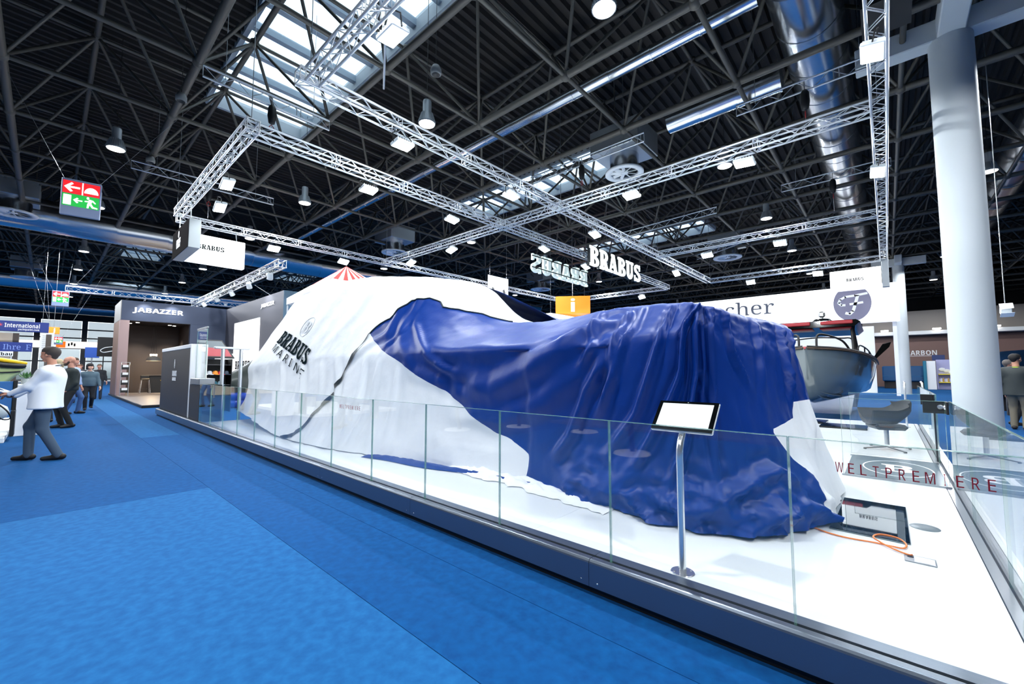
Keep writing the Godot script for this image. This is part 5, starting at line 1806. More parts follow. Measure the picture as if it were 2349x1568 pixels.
	for y in [15.0, 18.2]:
		var cr := mb()
		prism(cr, [Vector2(-0.8, 0.22), Vector2(0.8, 0.22), Vector2(0.9, 0.78), Vector2(0.7, 0.72), Vector2(0, 0.5), Vector2(-0.7, 0.72), Vector2(-0.9, 0.78)], 0.12, Transform3D(Basis(Vector3.UP, PI / 2), Vector3(y, 0, 0)))
		obj(cr, "cradle", mats["chrome"], t)
	var ep := mb()
	prism(ep, [Vector2(0, 0), Vector2(0.55, 0.5), Vector2(0.62, 0.66), Vector2(0.42, 0.6)], 0.1, Transform3D(Basis(Vector3.UP, -0.9), Vector3(18.2, 1.72, 1.2)))
	obj(ep, "open_hatch", mats["black_gloss"], t)
	for k in 2:
		var o := thing("floor_plate", "flat dark glass plate on the white floor before the grey boat" if k == 0 else "second flat dark glass plate beside the chair", "floor plate", [Vector3(12.3, SY + 0.001, -1.5), Vector3(11.6, SY + 0.001, -0.75)][k], 0.0, "dark floor plates")
		var p := mb()
		cbox(p, Vector3(0, 0.02, 0), Vector3(0.7, 0.04, 0.8), 0.006)
		obj(p, "plate", mats["black_gloss"], o)

# ---------------------------------------------------------------- stands along the aisle to the left
func wash(at: Vector3, towards: Vector3, e: float, hex := "fff4e4", cone := 38.0) -> void:
	var l := SpotLight3D.new()
	l.name = "booth_spot_emitter"
	l.light_energy = e; l.spot_angle = cone; l.spot_angle_attenuation = 0.9; l.spot_range = 40.0; l.spot_attenuation = 2.0
	l.light_size = 0.04; l.light_color = Color(hex); l.shadow_enabled = true
	add_child(l, true)
	var z := -(towards - at).normalized()
	var x := Vector3.UP.cross(z)
	x = Vector3.RIGHT if x.length() < 0.01 else x.normalized()
	l.transform = Transform3D(Basis(x, z.cross(x), z), at)

func slab(parent: Node, called: String, m: Material, a: Vector3, b: Vector3, e := 0.008) -> MeshInstance3D:
	var st := mb()
	cbox(st, (a + b) * 0.5, (b - a).abs(), e)
	return obj(st, called, m, parent)

func build_left() -> void:
	counter_end()
	navy_booth()
	caps_shelf()
	aisle_left()
	behind_viewer()

func counter_end() -> void:
	var t := thing("counter_wall", "tall dark brown counter wall with white emblem at the platform's end", "counter", Vector3(2.5, SY, -15.6))
	slab(t, "body", mats["brown_black"], Vector3(0, 0, -2.0), Vector3(0.35, 1.82, 2.03))
	slab(t, "top", mats["white"], Vector3(-0.01, 1.82, -2.01), Vector3(0.36, 1.92, 2.04))
	slab(t, "end_strip", mats["white"], Vector3(-0.01, 0, 2.03), Vector3(0.36, 1.92, 2.09))
	var em := mb()
	flat_ring(em, 0.055, 0.13, 0.012, 0.004, Transform3D(face_negx(), Vector3(-0.005, 1.42, 0.1)))
	obj(em, "emblem_ring", mats["white"], t)
	words(t, "emblem_letter", "B", fnt_serif, 0.05, 0.14, 0.004, mats["white"], Vector3(-0.005, 1.42, 0.1), face_negx())
	slab_word(t, 0.62, 0.16, 0.004, mats["white"], Vector3(-0.001, 1.14, 0.1), face_negx())
	words(t, "lettering", "MARINE", fnt_bold, 0.52, 0.1, 0.004, mats["white"], Vector3(-0.005, 0.98, 0.1), face_negx())
	var b := thing("low_counter", "low dark counter block with metal top box between wall and balustrade", "counter", Vector3(2.5, SY, -12.85))
	slab(b, "body", mats["brown_black"], Vector3(0.0, 0, -0.62), Vector3(0.4, 0.88, 0.45))
	slab(b, "side", mats["black_gloss"], Vector3(0.0, 0, 0.45), Vector3(0.4, 0.88, 0.7))
	slab(b, "top_box", mats["brushed"], Vector3(-0.02, 0.88, -0.5), Vector3(0.3, 1.03, 0.45))
	var g := pane("showcase_pane", "tall upright glass pane with steel cap behind the low counter", Vector3(2.62, 1.25, -12.5), Vector3(2.62, 1.25, -13.5), 1.25)
	slab(g, "cap", mats["brushed"], Vector3(-0.02, 1.25, -1.0), Vector3(0.02, 1.29, 0.02), 0.004)
	var r := thing("chrome_frame", "chrome T-shaped frame of two posts and a bar by the caps shelf", "frame", Vector3(3.35, 0.0, -13.2))
	for x in [-0.22, 0.2]:
		var p := mb()
		tube(p, Vector3(x, 0, 0), Vector3(x, 2.02, 0), 0.045, 16)
		obj(p, "post", mats["alu"], r)
	slab(r, "bar", mats["alu"], Vector3(-0.42, 2.02, -0.04), Vector3(0.4, 2.08, 0.04), 0.01)

func navy_booth() -> void:
	var z0 := -30.5
	var pf := thing("booth_platform", "low grey laminate booth platform with black edge beside the aisle", "platform", Vector3(2.5, 0, -21.3))
	slab(pf, "edge", mats["black"], Vector3(0, 0, -13), Vector3(4.15, 0.1, 0))
	slab(pf, "laminate", mat("laminate", "8f8580", 0.4), Vector3(0.02, 0.1, -13), Vector3(4.15, 0.115, -0.02))
	var t := thing("navy_booth", "navy booth with white JABAZZER header and dark niche", "exhibition booth", Vector3(2.5, 0.115, z0))
	slab(t, "header", mats["navy"], Vector3(0.03, 4.05, -3.1), Vector3(4.82, 5.13, 0))
	slab(t, "header_side", mat("warm_grey", "8d8c88", 0.6), Vector3(0, 4.05, -3.1), Vector3(0.03, 5.13, 0))
	slab(t, "wood_column", mat("wood_pale", "a98f8c", 0.5), Vector3(0.0, 0, -0.35), Vector3(0.38, 4.05, 0))
	slab(t, "wood_side", mat("wood_brown", "7a5a48", 0.5), Vector3(0.0, 0, -3.1), Vector3(0.3, 4.05, -0.35))
	slab(t, "front_wall", mats["navy"], Vector3(3.04, 0, -0.3), Vector3(4.82, 4.05, 0))
	slab(t, "back_wall", mat("niche_brown", "3b322e", 0.7), Vector3(0.3, 0, -3.3), Vector3(4.82, 4.05, -3.1))
	slab(t, "niche_ceiling", mats["brown_black"], Vector3(0.3, 4.03, -3.1), Vector3(4.8, 4.05, -0.02), 0.002)
	slab(t, "niche_side", mats["niche_brown"], Vector3(3.04, 0, -3.1), Vector3(3.2, 4.03, -0.3))
	words(t, "lettering", "JABAZZER", fnt_bold, 2.2, 0.32, 0.03, glow("logo_glow", "ffffff", 1.3), Vector3(1.57, 4.62, 0.03))
	for x in [0.55, 0.8, 2.3, 2.55]:
		var d := mb()
		lathe(d, [Vector2(0, 0), Vector2(0.08, 0), Vector2(0.09, 0.02)], 14, Transform3D(Basis.IDENTITY, Vector3(x, 4.015, -0.9 - 0.5 * fmod(x * 10.0, 2.0))))
		obj(d, "downlight", mats["lamp_face"], t)
	wash(Vector3(3.6, 4.05, -32.2), Vector3(3.5, 0.5, -33.5), 10.0)
	wash(Vector3(4.9, 4.05, -32.2), Vector3(5.0, 0.5, -33.5), 10.0)
	for x in [0.9, 2.1]:
		var ar := mb()
		tube(ar, Vector3(x, 5.13, -0.1), Vector3(x, 5.25, 0.5), 0.012, 6)
		obj(ar, "spot_arm", mats["alu"], t)
		var hd := mb()
		tube(hd, Vector3(x, 5.22, 0.48), Vector3(x, 5.14, 0.42), 0.035, 10)
		obj(hd, "spot_head", mats["alu"], t)
		wash(Vector3(2.5 + x, 5.2, z0 + 0.5), Vector3(2.5 + x + 0.1, 4.5, z0), 1.6, "ffffff", 50.0)
	# perpendicular wall with screen
	var w := thing("booth_wall", "tall dark slate booth wall with a white screen and lit logo", "partition wall", Vector3(7.32, 0, -25.8))
	slab(w, "panel", mat("slate", "43454f", 0.6), Vector3(0, 0, -4.7), Vector3(0.7, 5.24, 4.7))
	slab(w, "end_face", mat("petrol", "3f5c70", 0.6), Vector3(0.0, 0, 4.7), Vector3(0.7, 5.24, 4.74))
	slab(w, "screen", mats["sign_white"], Vector3(-0.06, 2.2, -2.7), Vector3(0, 4.2, 1.55))
	words(w, "lettering", "JABAZZER", fnt_bold, 1.9, 0.25, 0.02, mats["white"], Vector3(-0.02, 4.75, 2.6), face_negx())
	wash(Vector3(6.7, 5.6, -23.1), Vector3(7.32, 4.6, -23.1), 3.5, "ffffff", 48.0)
	var sa := mb()
	tube(sa, Vector3(0.1, 5.24, 2.7), Vector3(-0.65, 5.66, 2.7), 0.014, 6)
	obj(sa, "spot_arm", mats["alu"], w)
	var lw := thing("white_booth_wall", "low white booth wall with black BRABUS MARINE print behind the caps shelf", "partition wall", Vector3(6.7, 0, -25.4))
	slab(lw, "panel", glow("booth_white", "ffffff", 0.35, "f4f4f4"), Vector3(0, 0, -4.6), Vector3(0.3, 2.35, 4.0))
	slab_word(lw, 2.4, 0.42, 0.004, mat("print_black", "0b1414", 0.95, 0.0, 0.08), Vector3(-0.001, 1.72, 0.75), face_negx())
	words(lw, "lettering", "MARINE", fnt_sans, 2.0, 0.26, 0.004, mat("print_grey", "b5bcbc", 0.5), Vector3(-0.004, 1.32, 0.75), face_negx())
	# niche furniture
	var p := thing("dome_pendant", "grey dome pendant lamp with three small bulbs above the bar", "pendant lamp", Vector3(4.15, 2.0, -32.0))
	var d1 := mb()
	lathe(d1, [Vector2(0.34, 0.0), Vector2(0.33, 0.08), Vector2(0.24, 0.22), Vector2(0.1, 0.29), Vector2(0, 0.3)], 28)
	obj(d1, "shade", mat("shade_grey", "6d6a66", 0.5), p)
	var d2 := mb()
	lathe(d2, [Vector2(0, 0.05), Vector2(0.2, 0.06), Vector2(0.3, 0.04)], 20)
	obj(d2, "lamp_glass", glow("warm_lamp", "ffdca8", 3.0), p)
	for k in 3:
		var d3 := mb()
		lathe(d3, [Vector2(0.05, 0.28), Vector2(0.06, 0.4), Vector2(0.0, 0.42)], 12, Transform3D(Basis.IDENTITY, Vector3(-0.12 + 0.12 * k, 0, 0)))
		obj(d3, "bulb", glow("warm_bulb", "ffe6c4", 1.2), p)
		var d4 := mb()
		tube(d4, Vector3(-0.12 + 0.12 * k, 0.4, 0), Vector3(-0.04 + 0.04 * k, 2.14, 0), 0.006, 5)
		obj(d4, "cord", mats["black"], p)
	var om := OmniLight3D.new()
	om.name = "dome_pendant_emitter"; om.light_energy = 1.6; om.light_color = Color("ffdca8"); om.omni_range = 30.0; om.omni_attenuation = 2.0; om.light_size = 0.12; om.shadow_enabled = true
	om.position = Vector3(4.15, 1.9, -32.0)
	add_child(om)
	var b := thing("bar_counter", "black bar counter under the dome pendant", "bar counter", Vector3(4.7, 0.115, -33.0))
	slab(b, "body", mats["black"], Vector3(-0.6, 0, -0.1), Vector3(0.7, 1.0, 0.4))
	slab(b, "top", mats["brown_black"], Vector3(-0.65, 1.0, -0.1), Vector3(0.75, 1.06, 0.5))
	var s := thing("bar_stool", "bar stool with black seat and chrome legs at the bar counter", "bar stool", Vector3(3.85, 0.115, -32.1))
	slab(s, "seat", mats["black"], Vector3(-0.2, 0.78, -0.2), Vector3(0.2, 0.86, 0.2), 0.03)
	slab(s, "backrest", mats["black"], Vector3(-0.2, 0.86, -0.2), Vector3(0.2, 1.05, -0.16), 0.015)
	for k in 4:
		var lg := mb()
		var c := Vector3(0.16 * (1 if k & 1 else -1), 0.78, 0.16 * (1 if k & 2 else -1))
		tube(lg, c, Vector3(c.x * 1.5, 0, c.z * 1.5), 0.013, 8)
		obj(lg, "leg", mats["chrome"], s)
	var fr := mb()
	sweep(fr, [Vector3(-0.22, 0.28, -0.22), Vector3(0.22, 0.28, -0.22), Vector3(0.22, 0.28, 0.22), Vector3(-0.22, 0.28, 0.22)], 0.01, 6, true)
	obj(fr, "foot_ring", mats["chrome"], s)
	var k := thing("acrylic_stand", "clear acrylic display stand in front of the niche", "display stand", Vector3(3.85, 0.115, -26.5))
	for x in [0.0, 0.35, 0.7]:
		slab(k, "sheet", glass("acrylic", "e8ecff", 0.12), Vector3(x, 0, -0.35), Vector3(x + 0.012, 0.72, 0.25), 0.002)
	slab(k, "shelf", mats["acrylic"], Vector3(-0.05, 0.72, -0.4), Vector3(0.8, 0.735, 0.3), 0.002)
	var y := thing("yellow_scooter", "bright yellow water scooter lying on the acrylic stand", "water scooter", Vector3(3.75, 0.86, -26.5))
	var ym := mb()
	hull(ym, [[0.0, [[0.0, 0.08], [0.03, 0.09], [0.02, 0.12]]], [0.12, [[0.0, 0.02], [0.14, 0.06], [0.12, 0.17]]], [0.4, [[0.0, 0.0], [0.2, 0.05], [0.16, 0.23]]], [0.8, [[0.0, 0.02], [0.18, 0.06], [0.14, 0.2]]], [1.0, [[0.0, 0.04], [0.12, 0.07], [0.1, 0.16]]]])
	obj(ym, "shell", mat("scooter_yellow", "f0c020", 0.35), y)
	var yt := mb()
	lathe(yt, [Vector2(0, 0.24), Vector2(0.12, 0.22), Vector2(0.2, 0.14)], 14, Transform3D(Basis.from_scale(Vector3(2.0, 1, 0.9)), Vector3(0.5, 0.02, 0)))
	obj(yt, "cover", mats["scooter_yellow"], y)
	slab(y, "handle", mats["black"], Vector3(0.42, 0.2, -0.03), Vector3(0.48, 0.34, 0.05), 0.01)
	var br := thing("brochure_rack", "narrow chrome brochure rack with dark and white leaflets by the wooden column", "brochure rack", Vector3(2.75, 0.115, -29.7))
	for x in [-0.16, 0.16]:
		var rp := mb()
		tube(rp, Vector3(x, 0, 0), Vector3(x, 1.75, 0), 0.014, 8)
		obj(rp, "upright", mats["chrome"], br)
	slab(br, "top", mats["chrome"], Vector3(-0.18, 1.74, -0.06), Vector3(0.18, 1.76, 0.06), 0.004)
	for i in 4:
		slab(br, "holder", mats["black"], Vector3(-0.15, 0.18 + i * 0.4, -0.04), Vector3(0.15, 0.42 + i * 0.4, 0.0), 0.004)
		slab(br, "leaflet", mats["white"], Vector3(-0.1, 0.3 + i * 0.4, 0.0), Vector3(0.12, 0.42 + i * 0.4, 0.02), 0.004)

func caps_shelf() -> void:
	var t := thing("caps_shelf", "black merchandise shelf with slanted red poster top and rows of caps", "shelf", Vector3(3.85, 0.0, -17.6))
	slab(t, "side", mats["black"], Vector3(-0.55, 0, -0.3), Vector3(-0.52, 1.85, 0.3))
	slab(t, "side", mats["black"], Vector3(0.52, 0, -0.3), Vector3(0.55, 1.85, 0.3))
	slab(t, "back", mats["black"], Vector3(-0.52, 0, -0.3), Vector3(0.52, 1.85, -0.27))
	for y in [0.55, 0.92, 1.28, 1.62]: slab(t, "board", mat("shelf_dark", "1c1f22", 0.5), Vector3(-0.52, y, -0.27), Vector3(0.52, y + 0.03, 0.28))
	var sb := Basis(Vector3.RIGHT, -0.5)
	var ps := mb()
	prism(ps, [Vector2(-0.6, 0), Vector2(0.62, 0), Vector2(0.3, 0.72), Vector2(-0.35, 0.72)], 0.05, Transform3D(sb, Vector3(0, 1.87, 0.2)))
	obj(ps, "poster_frame", mats["black"], t)
	var pp := mb()
	prism(pp, [Vector2(-0.54, 0.05), Vector2(0.54, 0.05), Vector2(0.42, 0.36), Vector2(-0.46, 0.42)], 0.006, Transform3D(sb, Vector3(0, 1.87, 0.2) + sb * Vector3(0, 0, 0.05)))
	obj(pp, "red_print", mat("poster_red", "a03a40", 0.4), t)
	var pg := mb()
	prism(pg, [Vector2(-0.46, 0.42), Vector2(0.42, 0.36), Vector2(0.28, 0.67), Vector2(-0.34, 0.67)], 0.006, Transform3D(sb, Vector3(0, 1.87, 0.2) + sb * Vector3(0, 0, 0.05)))
	obj(pg, "grey_print", mat("poster_grey", "5a6468", 0.4), t)
	var hues := [["grey", "7c8288"], ["white", "e8eaea"], ["pale grey", "b4b8bc"], ["orange", "e08a2c"], ["red", "b03038"], ["dark blue", "2c3848"], ["white", "eceff0"], ["teal", "2e6470"], ["pale blue", "a8c8d8"]]
	for i in 9:
		var row := 0 if i < 6 else 1
		var x := (-0.42 + 0.165 * i) if row == 0 else (-0.1 + 0.17 * (i - 6))
		var c := thing("peaked_cap", "%s peaked cap on the %s board of the caps shelf" % [hues[i][0], "upper" if row == 0 else "lower"], "cap", Vector3(3.85 + x, 1.31 if row == 0 else 0.95, -17.42), 0.25, "caps on the shelf")
		var cm := mat("cap_" + hues[i][1], hues[i][1], 0.7)
		var d := mb()
		lathe(d, [Vector2(0, 0.13), Vector2(0.06, 0.115), Vector2(0.085, 0.06), Vector2(0.09, 0.0)], 16)
		obj(d, "crown", cm, c)
		var br := mb()
		prism(br, [Vector2(-0.08, 0.0), Vector2(0.08, 0.0), Vector2(0.075, 0.09), Vector2(0.03, 0.14), Vector2(-0.03, 0.14), Vector2(-0.075, 0.09)], 0.006, Transform3D(Basis(Vector3.RIGHT, PI / 2 + 0.15), Vector3(0, 0.012, 0.06)))
		obj(br, "brim", cm, c)
	# covered dinghy on its blue pool
	var p := thing("blue_pool", "low bright blue inflatable pool base under the dark cover", "pool base", Vector3(6.0, 0, -19.5))
	var pm := mb()
	for y in [0.17, 0.42]:
		var ring := []
		for i in 28: ring.append(Vector3(1.55 * cos(TAU * i / 28), y, 0.95 * sin(TAU * i / 28)))
		sweep(pm, ring, 0.16, 10, true)
	obj(pm, "tubes", mat("pool_blue", "0a3fb0", 0.3), p)
	var dc := thing("dark_covered_boat", "small boat under a dark green-black cover on the blue pool base", "covered boat", Vector3(6.1, 0.585, -19.5))
	var rows := []
	for i in 15:
		var f := i / 14.0
		var row := []
		var x := lerpf(-1.55, 1.5, f)
		var top := lerpf(0.75, 1.75, smoothstep(0.0, 0.7, f))
		for j in 17:
			var a := PI * j / 16.0
			var w := 0.75 * pow(sin(PI * clampf(f * 0.9 + 0.06, 0, 1)), 0.35)
			var yy := pow(sin(a), 0.55) * top * (0.55 + 0.45 * pow(sin(PI * clampf(f * 0.85 + 0.1, 0.0, 1.0)), 0.4))
			row.append(Vector3(x + 0.02 * sin(j * 2.4), yy + 0.01 * sin(j * 3.0 + i), w * cos(a)))
		rows.append(row)
	var dm := mb()
	sheet(dm, rows)
	obj(dm, "cover", mat("dark_cover", "17231f", 0.4), dc)
	var tb := thing("bar_table", "round black bar table beside the caps shelf", "table", Vector3(4.0, 0, -18.9))
	var tt := mb()
	lathe(tt, [Vector2(0, 1.05), Vector2(0.34, 1.05), Vector2(0.35, 1.02), Vector2(0, 1.01)], 28, Transform3D.IDENTITY, false)
	obj(tt, "top", mats["black"], tb)
	var tc := mb()
	lathe(tc, [Vector2(0.03, 0.02), Vector2(0.03, 1.01)], 12)
	obj(tc, "column", mats["black"], tb)
	var tf := mb()
	lathe(tf, [Vector2(0, 0.03), Vector2(0.2, 0.02), Vector2(0.22, 0)], 24)
	obj(tf, "foot", mats["black"], tb)
	# striped canopy behind the cover
	var cn := thing("striped_canopy", "white tent canopy with red striped peak behind the covered boat", "canopy", Vector3(7.85, 0, -16.0))
	var wt := mb()
	var rt := mb()
	var apex := Vector3(0, 5.62, 0)
	for k in 4:
		var b0 := Basis(Vector3.UP, k * PI / 2 + PI / 4)
		var b1 := Basis(Vector3.UP, (k + 1) * PI / 2 + PI / 4)
		var c0 := b0 * Vector3(2.3, 0, 0) + Vector3(0, 4.3, 0)
		var c1 := b1 * Vector3(2.3, 0, 0) + Vector3(0, 4.3, 0)
		for i in 10:
			var p0 := c0.lerp(c1, i / 10.0)
			var p1 := c0.lerp(c1, (i + 1) / 10.0)
			var m0 := p0.lerp(apex, 0.45)
			var m1 := p1.lerp(apex, 0.45)
			quad(wt, p0, p1, m1, m0)
			if i % 2 == 0: tri(rt, m0.lerp(p0, 0.12), m1.lerp(p1, 0.12), apex + Vector3(0, 0.01, 0))
			else: tri(wt, m0, m1, apex)
			quad(wt, p0 + Vector3(0, -0.25, 0), p1 + Vector3(0, -0.25, 0), p1, p0)
	obj(wt, "white_roof", mat("tent_white", "eeeeea", 0.7), cn)
	obj(rt, "red_stripes", mat("tent_red", "d8413c", 0.7), cn)
	for k in 4:
		var lg := mb()
		var c := Basis(Vector3.UP, k * PI / 2 + PI / 4) * Vector3(2.25, 0, 0)
		tube(lg, c, c + Vector3(0, 4.2, 0), 0.03, 8)
		obj(lg, "leg", mats["alu"], cn)
	# lighting truss of the farther stand with small spots
	truss("box_truss", "warm lit aluminium box truss over the navy booth stand", Vector3(6.6, 6.0, -35.5), Vector3(6.5, 6.0, -19.0), 0.3, 0.03, false, "far stand trusses")
	truss("box_truss", "aluminium box truss crossing above the navy header", Vector3(0.5, 6.3, -36.0), Vector3(14.0, 6.3, -36.0), 0.3, 0.03, false, "far stand trusses")
	for i in 5:
		var sl := thing("stage_spot", "small white stage spot clamped under the truss over the navy booth", "spot light", Vector3(6.55, 5.83, -33.0 + i * 3.1), 0.4 * i, "far truss spots")
		var sm := mb()
		tube(sm, Vector3(0, 0, 0), Vector3(0.18, -0.22, 0.05), 0.11, 12, 0.13)
		obj(sm, "housing", mat("lamp_body", "cfd6d8", 0.5), sl)
		var yo := mb()
		tube(yo, Vector3(0.05, 0.12, 0), Vector3(0.08, -0.1, 0), 0.02, 6)
		obj(yo, "yoke", mats["black"], sl)

func aisle_left() -> void:
	var t := thing("fascia_sign", "dark blue overhead fascia reading International with a red star", "sign", Vector3(-2.0, 3.14, -28.0))
	slab(t, "board", mat("intl_blue", "14307e", 0.5), Vector3(-2.5, 0, -0.3), Vector3(1.97, 0.44, 0))
	words(t, "lettering", "International", fnt_bold, 1.0, 0.19, 0.006, mats["white"], Vector3(1.2, 0.26, 0.004))
	words(t, "lettering", "yachtpaint.com", fnt_bold, 0.62, 0.11, 0.006, mats["white"], Vector3(1.38, 0.08, 0.004))
	var star := []
	for i in 16:
		var r := 0.1 if i % 2 == 0 else 0.025
		star.append(Vector2(r * cos(TAU * i / 16), r * sin(TAU * i / 16)))
	var sm := mb()
	prism(sm, star, 0.006, Transform3D(Basis.IDENTITY, Vector3(0.58, 0.26, 0.001)))
	obj(sm, "star_mark", mat("star_red", "d04a5a", 0.5), t)
	slab(t, "pink_strip", mat("pink", "a8588c", 0.5), Vector3(-0.1, 0.02, 0.0), Vector3(0.5, 0.1, 0.006), 0.002)
	var w := thing("cream_wall", "cream stand wall with two bright lamps under the blue fascia", "partition wall", Vector3(-3.2, 0, -29.4))
	slab(w, "panel", mat("cream", "c8baa4", 0.6), Vector3(-3, 0, -0.2), Vector3(2.1, 3.14, 0))
	for x in [1.3, 1.6]:
		var l := mb()
		lathe(l, [Vector2(0, -0.07), Vector2(0.06, -0.03), Vector2(0.06, 0.03), Vector2(0, 0.07)], 12, Transform3D(Basis.IDENTITY, Vector3(x, 2.6, 0.3)))
		obj(l, "lamp_glass", glow("warm_bulb2", "ffe2b0", 5.0), w)
		var a := mb()
		tube(a, Vector3(x, 2.6, 0.28), Vector3(x, 2.6, 0), 0.012, 6)
		obj(a, "lamp_arm", mats["black"], w)
	for x in [2.1, 3.1]: slab(w, "pillar", mat("pillar_brown", "5c5248", 0.6), Vector3(x - 0.0, 0, -0.3), Vector3(x + 0.18, 3.14, 0.0))
	var b := thing("blue_fascia_banner", "dark blue banner with pale script above a white Kunststoffbau strip", "banner", Vector3(-2.5, 2.02, -26.5))
	slab(b, "blue_board", mat("intl_blue", "14307e", 0.5), Vector3(-2, 0.2, -0.06), Vector3(2.05, 0.58, 0))
	slab(b, "white_strip", mats["white"], Vector3(-2, 0.0, -0.06), Vector3(1.55, 0.2, 0))
	words(b, "script", "teilen  Ihre  F", fnt_italic, 1.5, 0.22, 0.004, mat("script_blue", "8098d8", 0.5), Vector3(1.25, 0.39, 0.003))
	words(b, "lettering", "Kunststoffbau", fnt_bold, 1.15, 0.13, 0.004, mats["print_black"], Vector3(0.95, 0.1, 0.003))
	for x in [-1.6, 1.5]:
		var p := mb()
		tube(p, Vector3(x, -2.02, -0.03), Vector3(x, 0.0, -0.03), 0.03, 8)
		obj(p, "post", mats["alu"], b)
	var c := thing("info_cube", "small orange information cube with white i above the aisle", "sign", Vector3(0.17, 3.45, -34.0))
	slab(c, "light_box", glow("cube_orange2", "ff7a10", 0.9, "f08a20"), Vector3(-0.2, 0, -0.2), Vector3(0.2, 0.36, 0.2))
	words(c, "mark", "i", fnt_bold, 0.07, 0.26, 0.006, mats["white"], Vector3(0, 0.18, 0.203))
	for x in [-0.17, 0.17]:
		var s := mb()
		tube(s, Vector3(x, 0.36, 0), Vector3(x * 5.0, YD - 3.43, 0), 0.005, 6)
		obj(s, "cord", mats["brushed"], c)
	var n := thing("notice_board", "white notice board with grey text columns hanging beside the orange cube", "notice board", Vector3(-0.06, 2.27, -32.0))
	slab(n, "sheet", mats["white"], Vector3(-0.24, 0, -0.02), Vector3(0.24, 1.1, 0.02))
	for k in 2:
		for j in 9: slab(n, "text_line", mats["print_grey"], Vector3(-0.17 + 0.2 * k, 0.12 + 0.1 * j, 0.02), Vector3(-0.03 + 0.2 * k, 0.15 + 0.1 * j, 0.023), 0.001)
	for x in [-0.2, 0.2]:
		var s := mb()
		tube(s, Vector3(x, 1.1, 0), Vector3(x, YD - 2.25, 0), 0.006, 5)
		obj(s, "wire", mats["brushed"], n)
	exit_sign(Vector3(0.2, 2.95, -36.0), 0.0, 0.34, "smallest escape route sign beyond the orange cube")
	var k := thing("black_banner", "black banner with a white curved stroke beside the wooden column", "banner", Vector3(2.3, 2.3, -36.0))
	slab(k, "cloth", mats["black"], Vector3(-0.3, 0, -0.02), Vector3(0.45, 1.2, 0.02))
	var kw := mb()
	sweep(kw, smooth_path([Vector3(0.4, 0.62, 0.03), Vector3(0.05, 0.55, 0.03), Vector3(-0.15, 0.38, 0.03), Vector3(0.0, 0.26, 0.03), Vector3(0.4, 0.36, 0.03)], 6), 0.025, 6)
	obj(kw, "stroke", mats["white"], k)
	var kp := mb()
	tube(kp, Vector3(0, 0, 0), Vector3(0, -2.3, 0), 0.025, 8)
	obj(kp, "pole", mats["black"], k)
	var g := thing("blue_guide_sign", "small blue guide sign on a pole at the aisle's end", "sign", Vector3(2.0, 0, -40.0))
	slab(g, "plate", mat("guide_blue", "1c4a9c", 0.5), Vector3(-0.35, 2.3, -0.03), Vector3(0.35, 3.0, 0.03))
	var gp := mb()
	tube(gp, Vector3.ZERO, Vector3(0, 2.3, 0), 0.03, 8)
	obj(gp, "pole", mats["brushed"], g)
	# yellow-topped lime boat
	var y := thing("lime_boat", "pale lime motorboat with yellow top edge and black cockpit band", "boat", Vector3(-0.36, 0, -16.6))
	var hm := mb()
	hull(hm, [[0.0, [[0.0, 1.5], [0.02, 1.55], [0.03, 1.6]]], [-0.35, [[0.0, 1.05], [0.25, 1.2], [0.4, 1.62]]], [-1.0, [[0.0, 0.8], [0.6, 1.0], [0.75, 1.68]]], [-2.2, [[0.0, 0.7], [0.9, 0.95], [1.0, 1.72]]], [-4.5, [[0.0, 0.7], [1.0, 0.95], [1.1, 1.75]]]])
	var lm := mat("lime", "b8c890", 0.15)
	obj(hm, "hull_shell", lm, y)
	for sgn in [-1.0, 1.0]:
		var ed := mb()
		sweep(ed, smooth_path([Vector3(-0.02, 1.63, 0.03 * sgn), Vector3(-0.35, 1.7, 0.4 * sgn), Vector3(-1.0, 1.8, 0.75 * sgn), Vector3(-2.2, 1.92, 1.0 * sgn), Vector3(-4.4, 1.98, 1.1 * sgn)], 5), 0.05, 8)
		obj(ed, "yellow_edge", mat("edge_yellow", "e0b818", 0.35), y)
		var bd := mb()
		sweep(bd, smooth_path([Vector3(-0.05, 1.56, 0.05 * sgn), Vector3(-0.35, 1.58, 0.41 * sgn), Vector3(-1.0, 1.68, 0.77 * sgn), Vector3(-2.2, 1.78, 1.02 * sgn), Vector3(-4.4, 1.84, 1.12 * sgn)], 5), 0.07, 8)
		obj(bd, "black_band", mats["black"], y)
		var rb := mb()
		sweep(rb, smooth_path([Vector3(-0.1, 1.42, 0.09 * sgn), Vector3(-0.35, 1.4, 0.37 * sgn), Vector3(-1.0, 1.4, 0.71 * sgn), Vector3(-4.4, 1.42, 1.08 * sgn)], 5), 0.02, 6)
		obj(rb, "rub_rail", mats["black"], y)
	slab(y, "deck", mats["black"], Vector3(-4.3, 1.6, -0.7), Vector3(-0.9, 1.66, 0.7), 0.01)
	for x in [-1.4, -3.6]: slab(y, "cradle", mats["brushed"], Vector3(x - 0.08, 0.1, -0.6), Vector3(x + 0.08, 0.86, 0.6), 0.01)
	# small stand furniture
	var bp := thing("blue_screen_panel", "blue desk panel with black frame beside the man in the white shirt", "desk panel", Vector3(-0.95, 0.0, -13.6))
	slab(bp, "panel", mat("panel_blue", "2f6aa8", 0.4), Vector3(-1.5, 0.62, -0.05), Vector3(0.5, 1.22, 0))
	slab(bp, "frame_side", mats["black"], Vector3(0.5, 0.55, -0.06), Vector3(0.56, 1.24, 0.02))
	for x in [-1.2, 0.53]: slab(bp, "leg", mats["black"], Vector3(x - 0.03, 0.1, -0.25), Vector3(x + 0.03, 0.62, 0.2))
	var wc := thing("white_counter", "small white counter with potted plant behind the man in the white shirt", "counter", Vector3(-0.15, 0, -14.6))
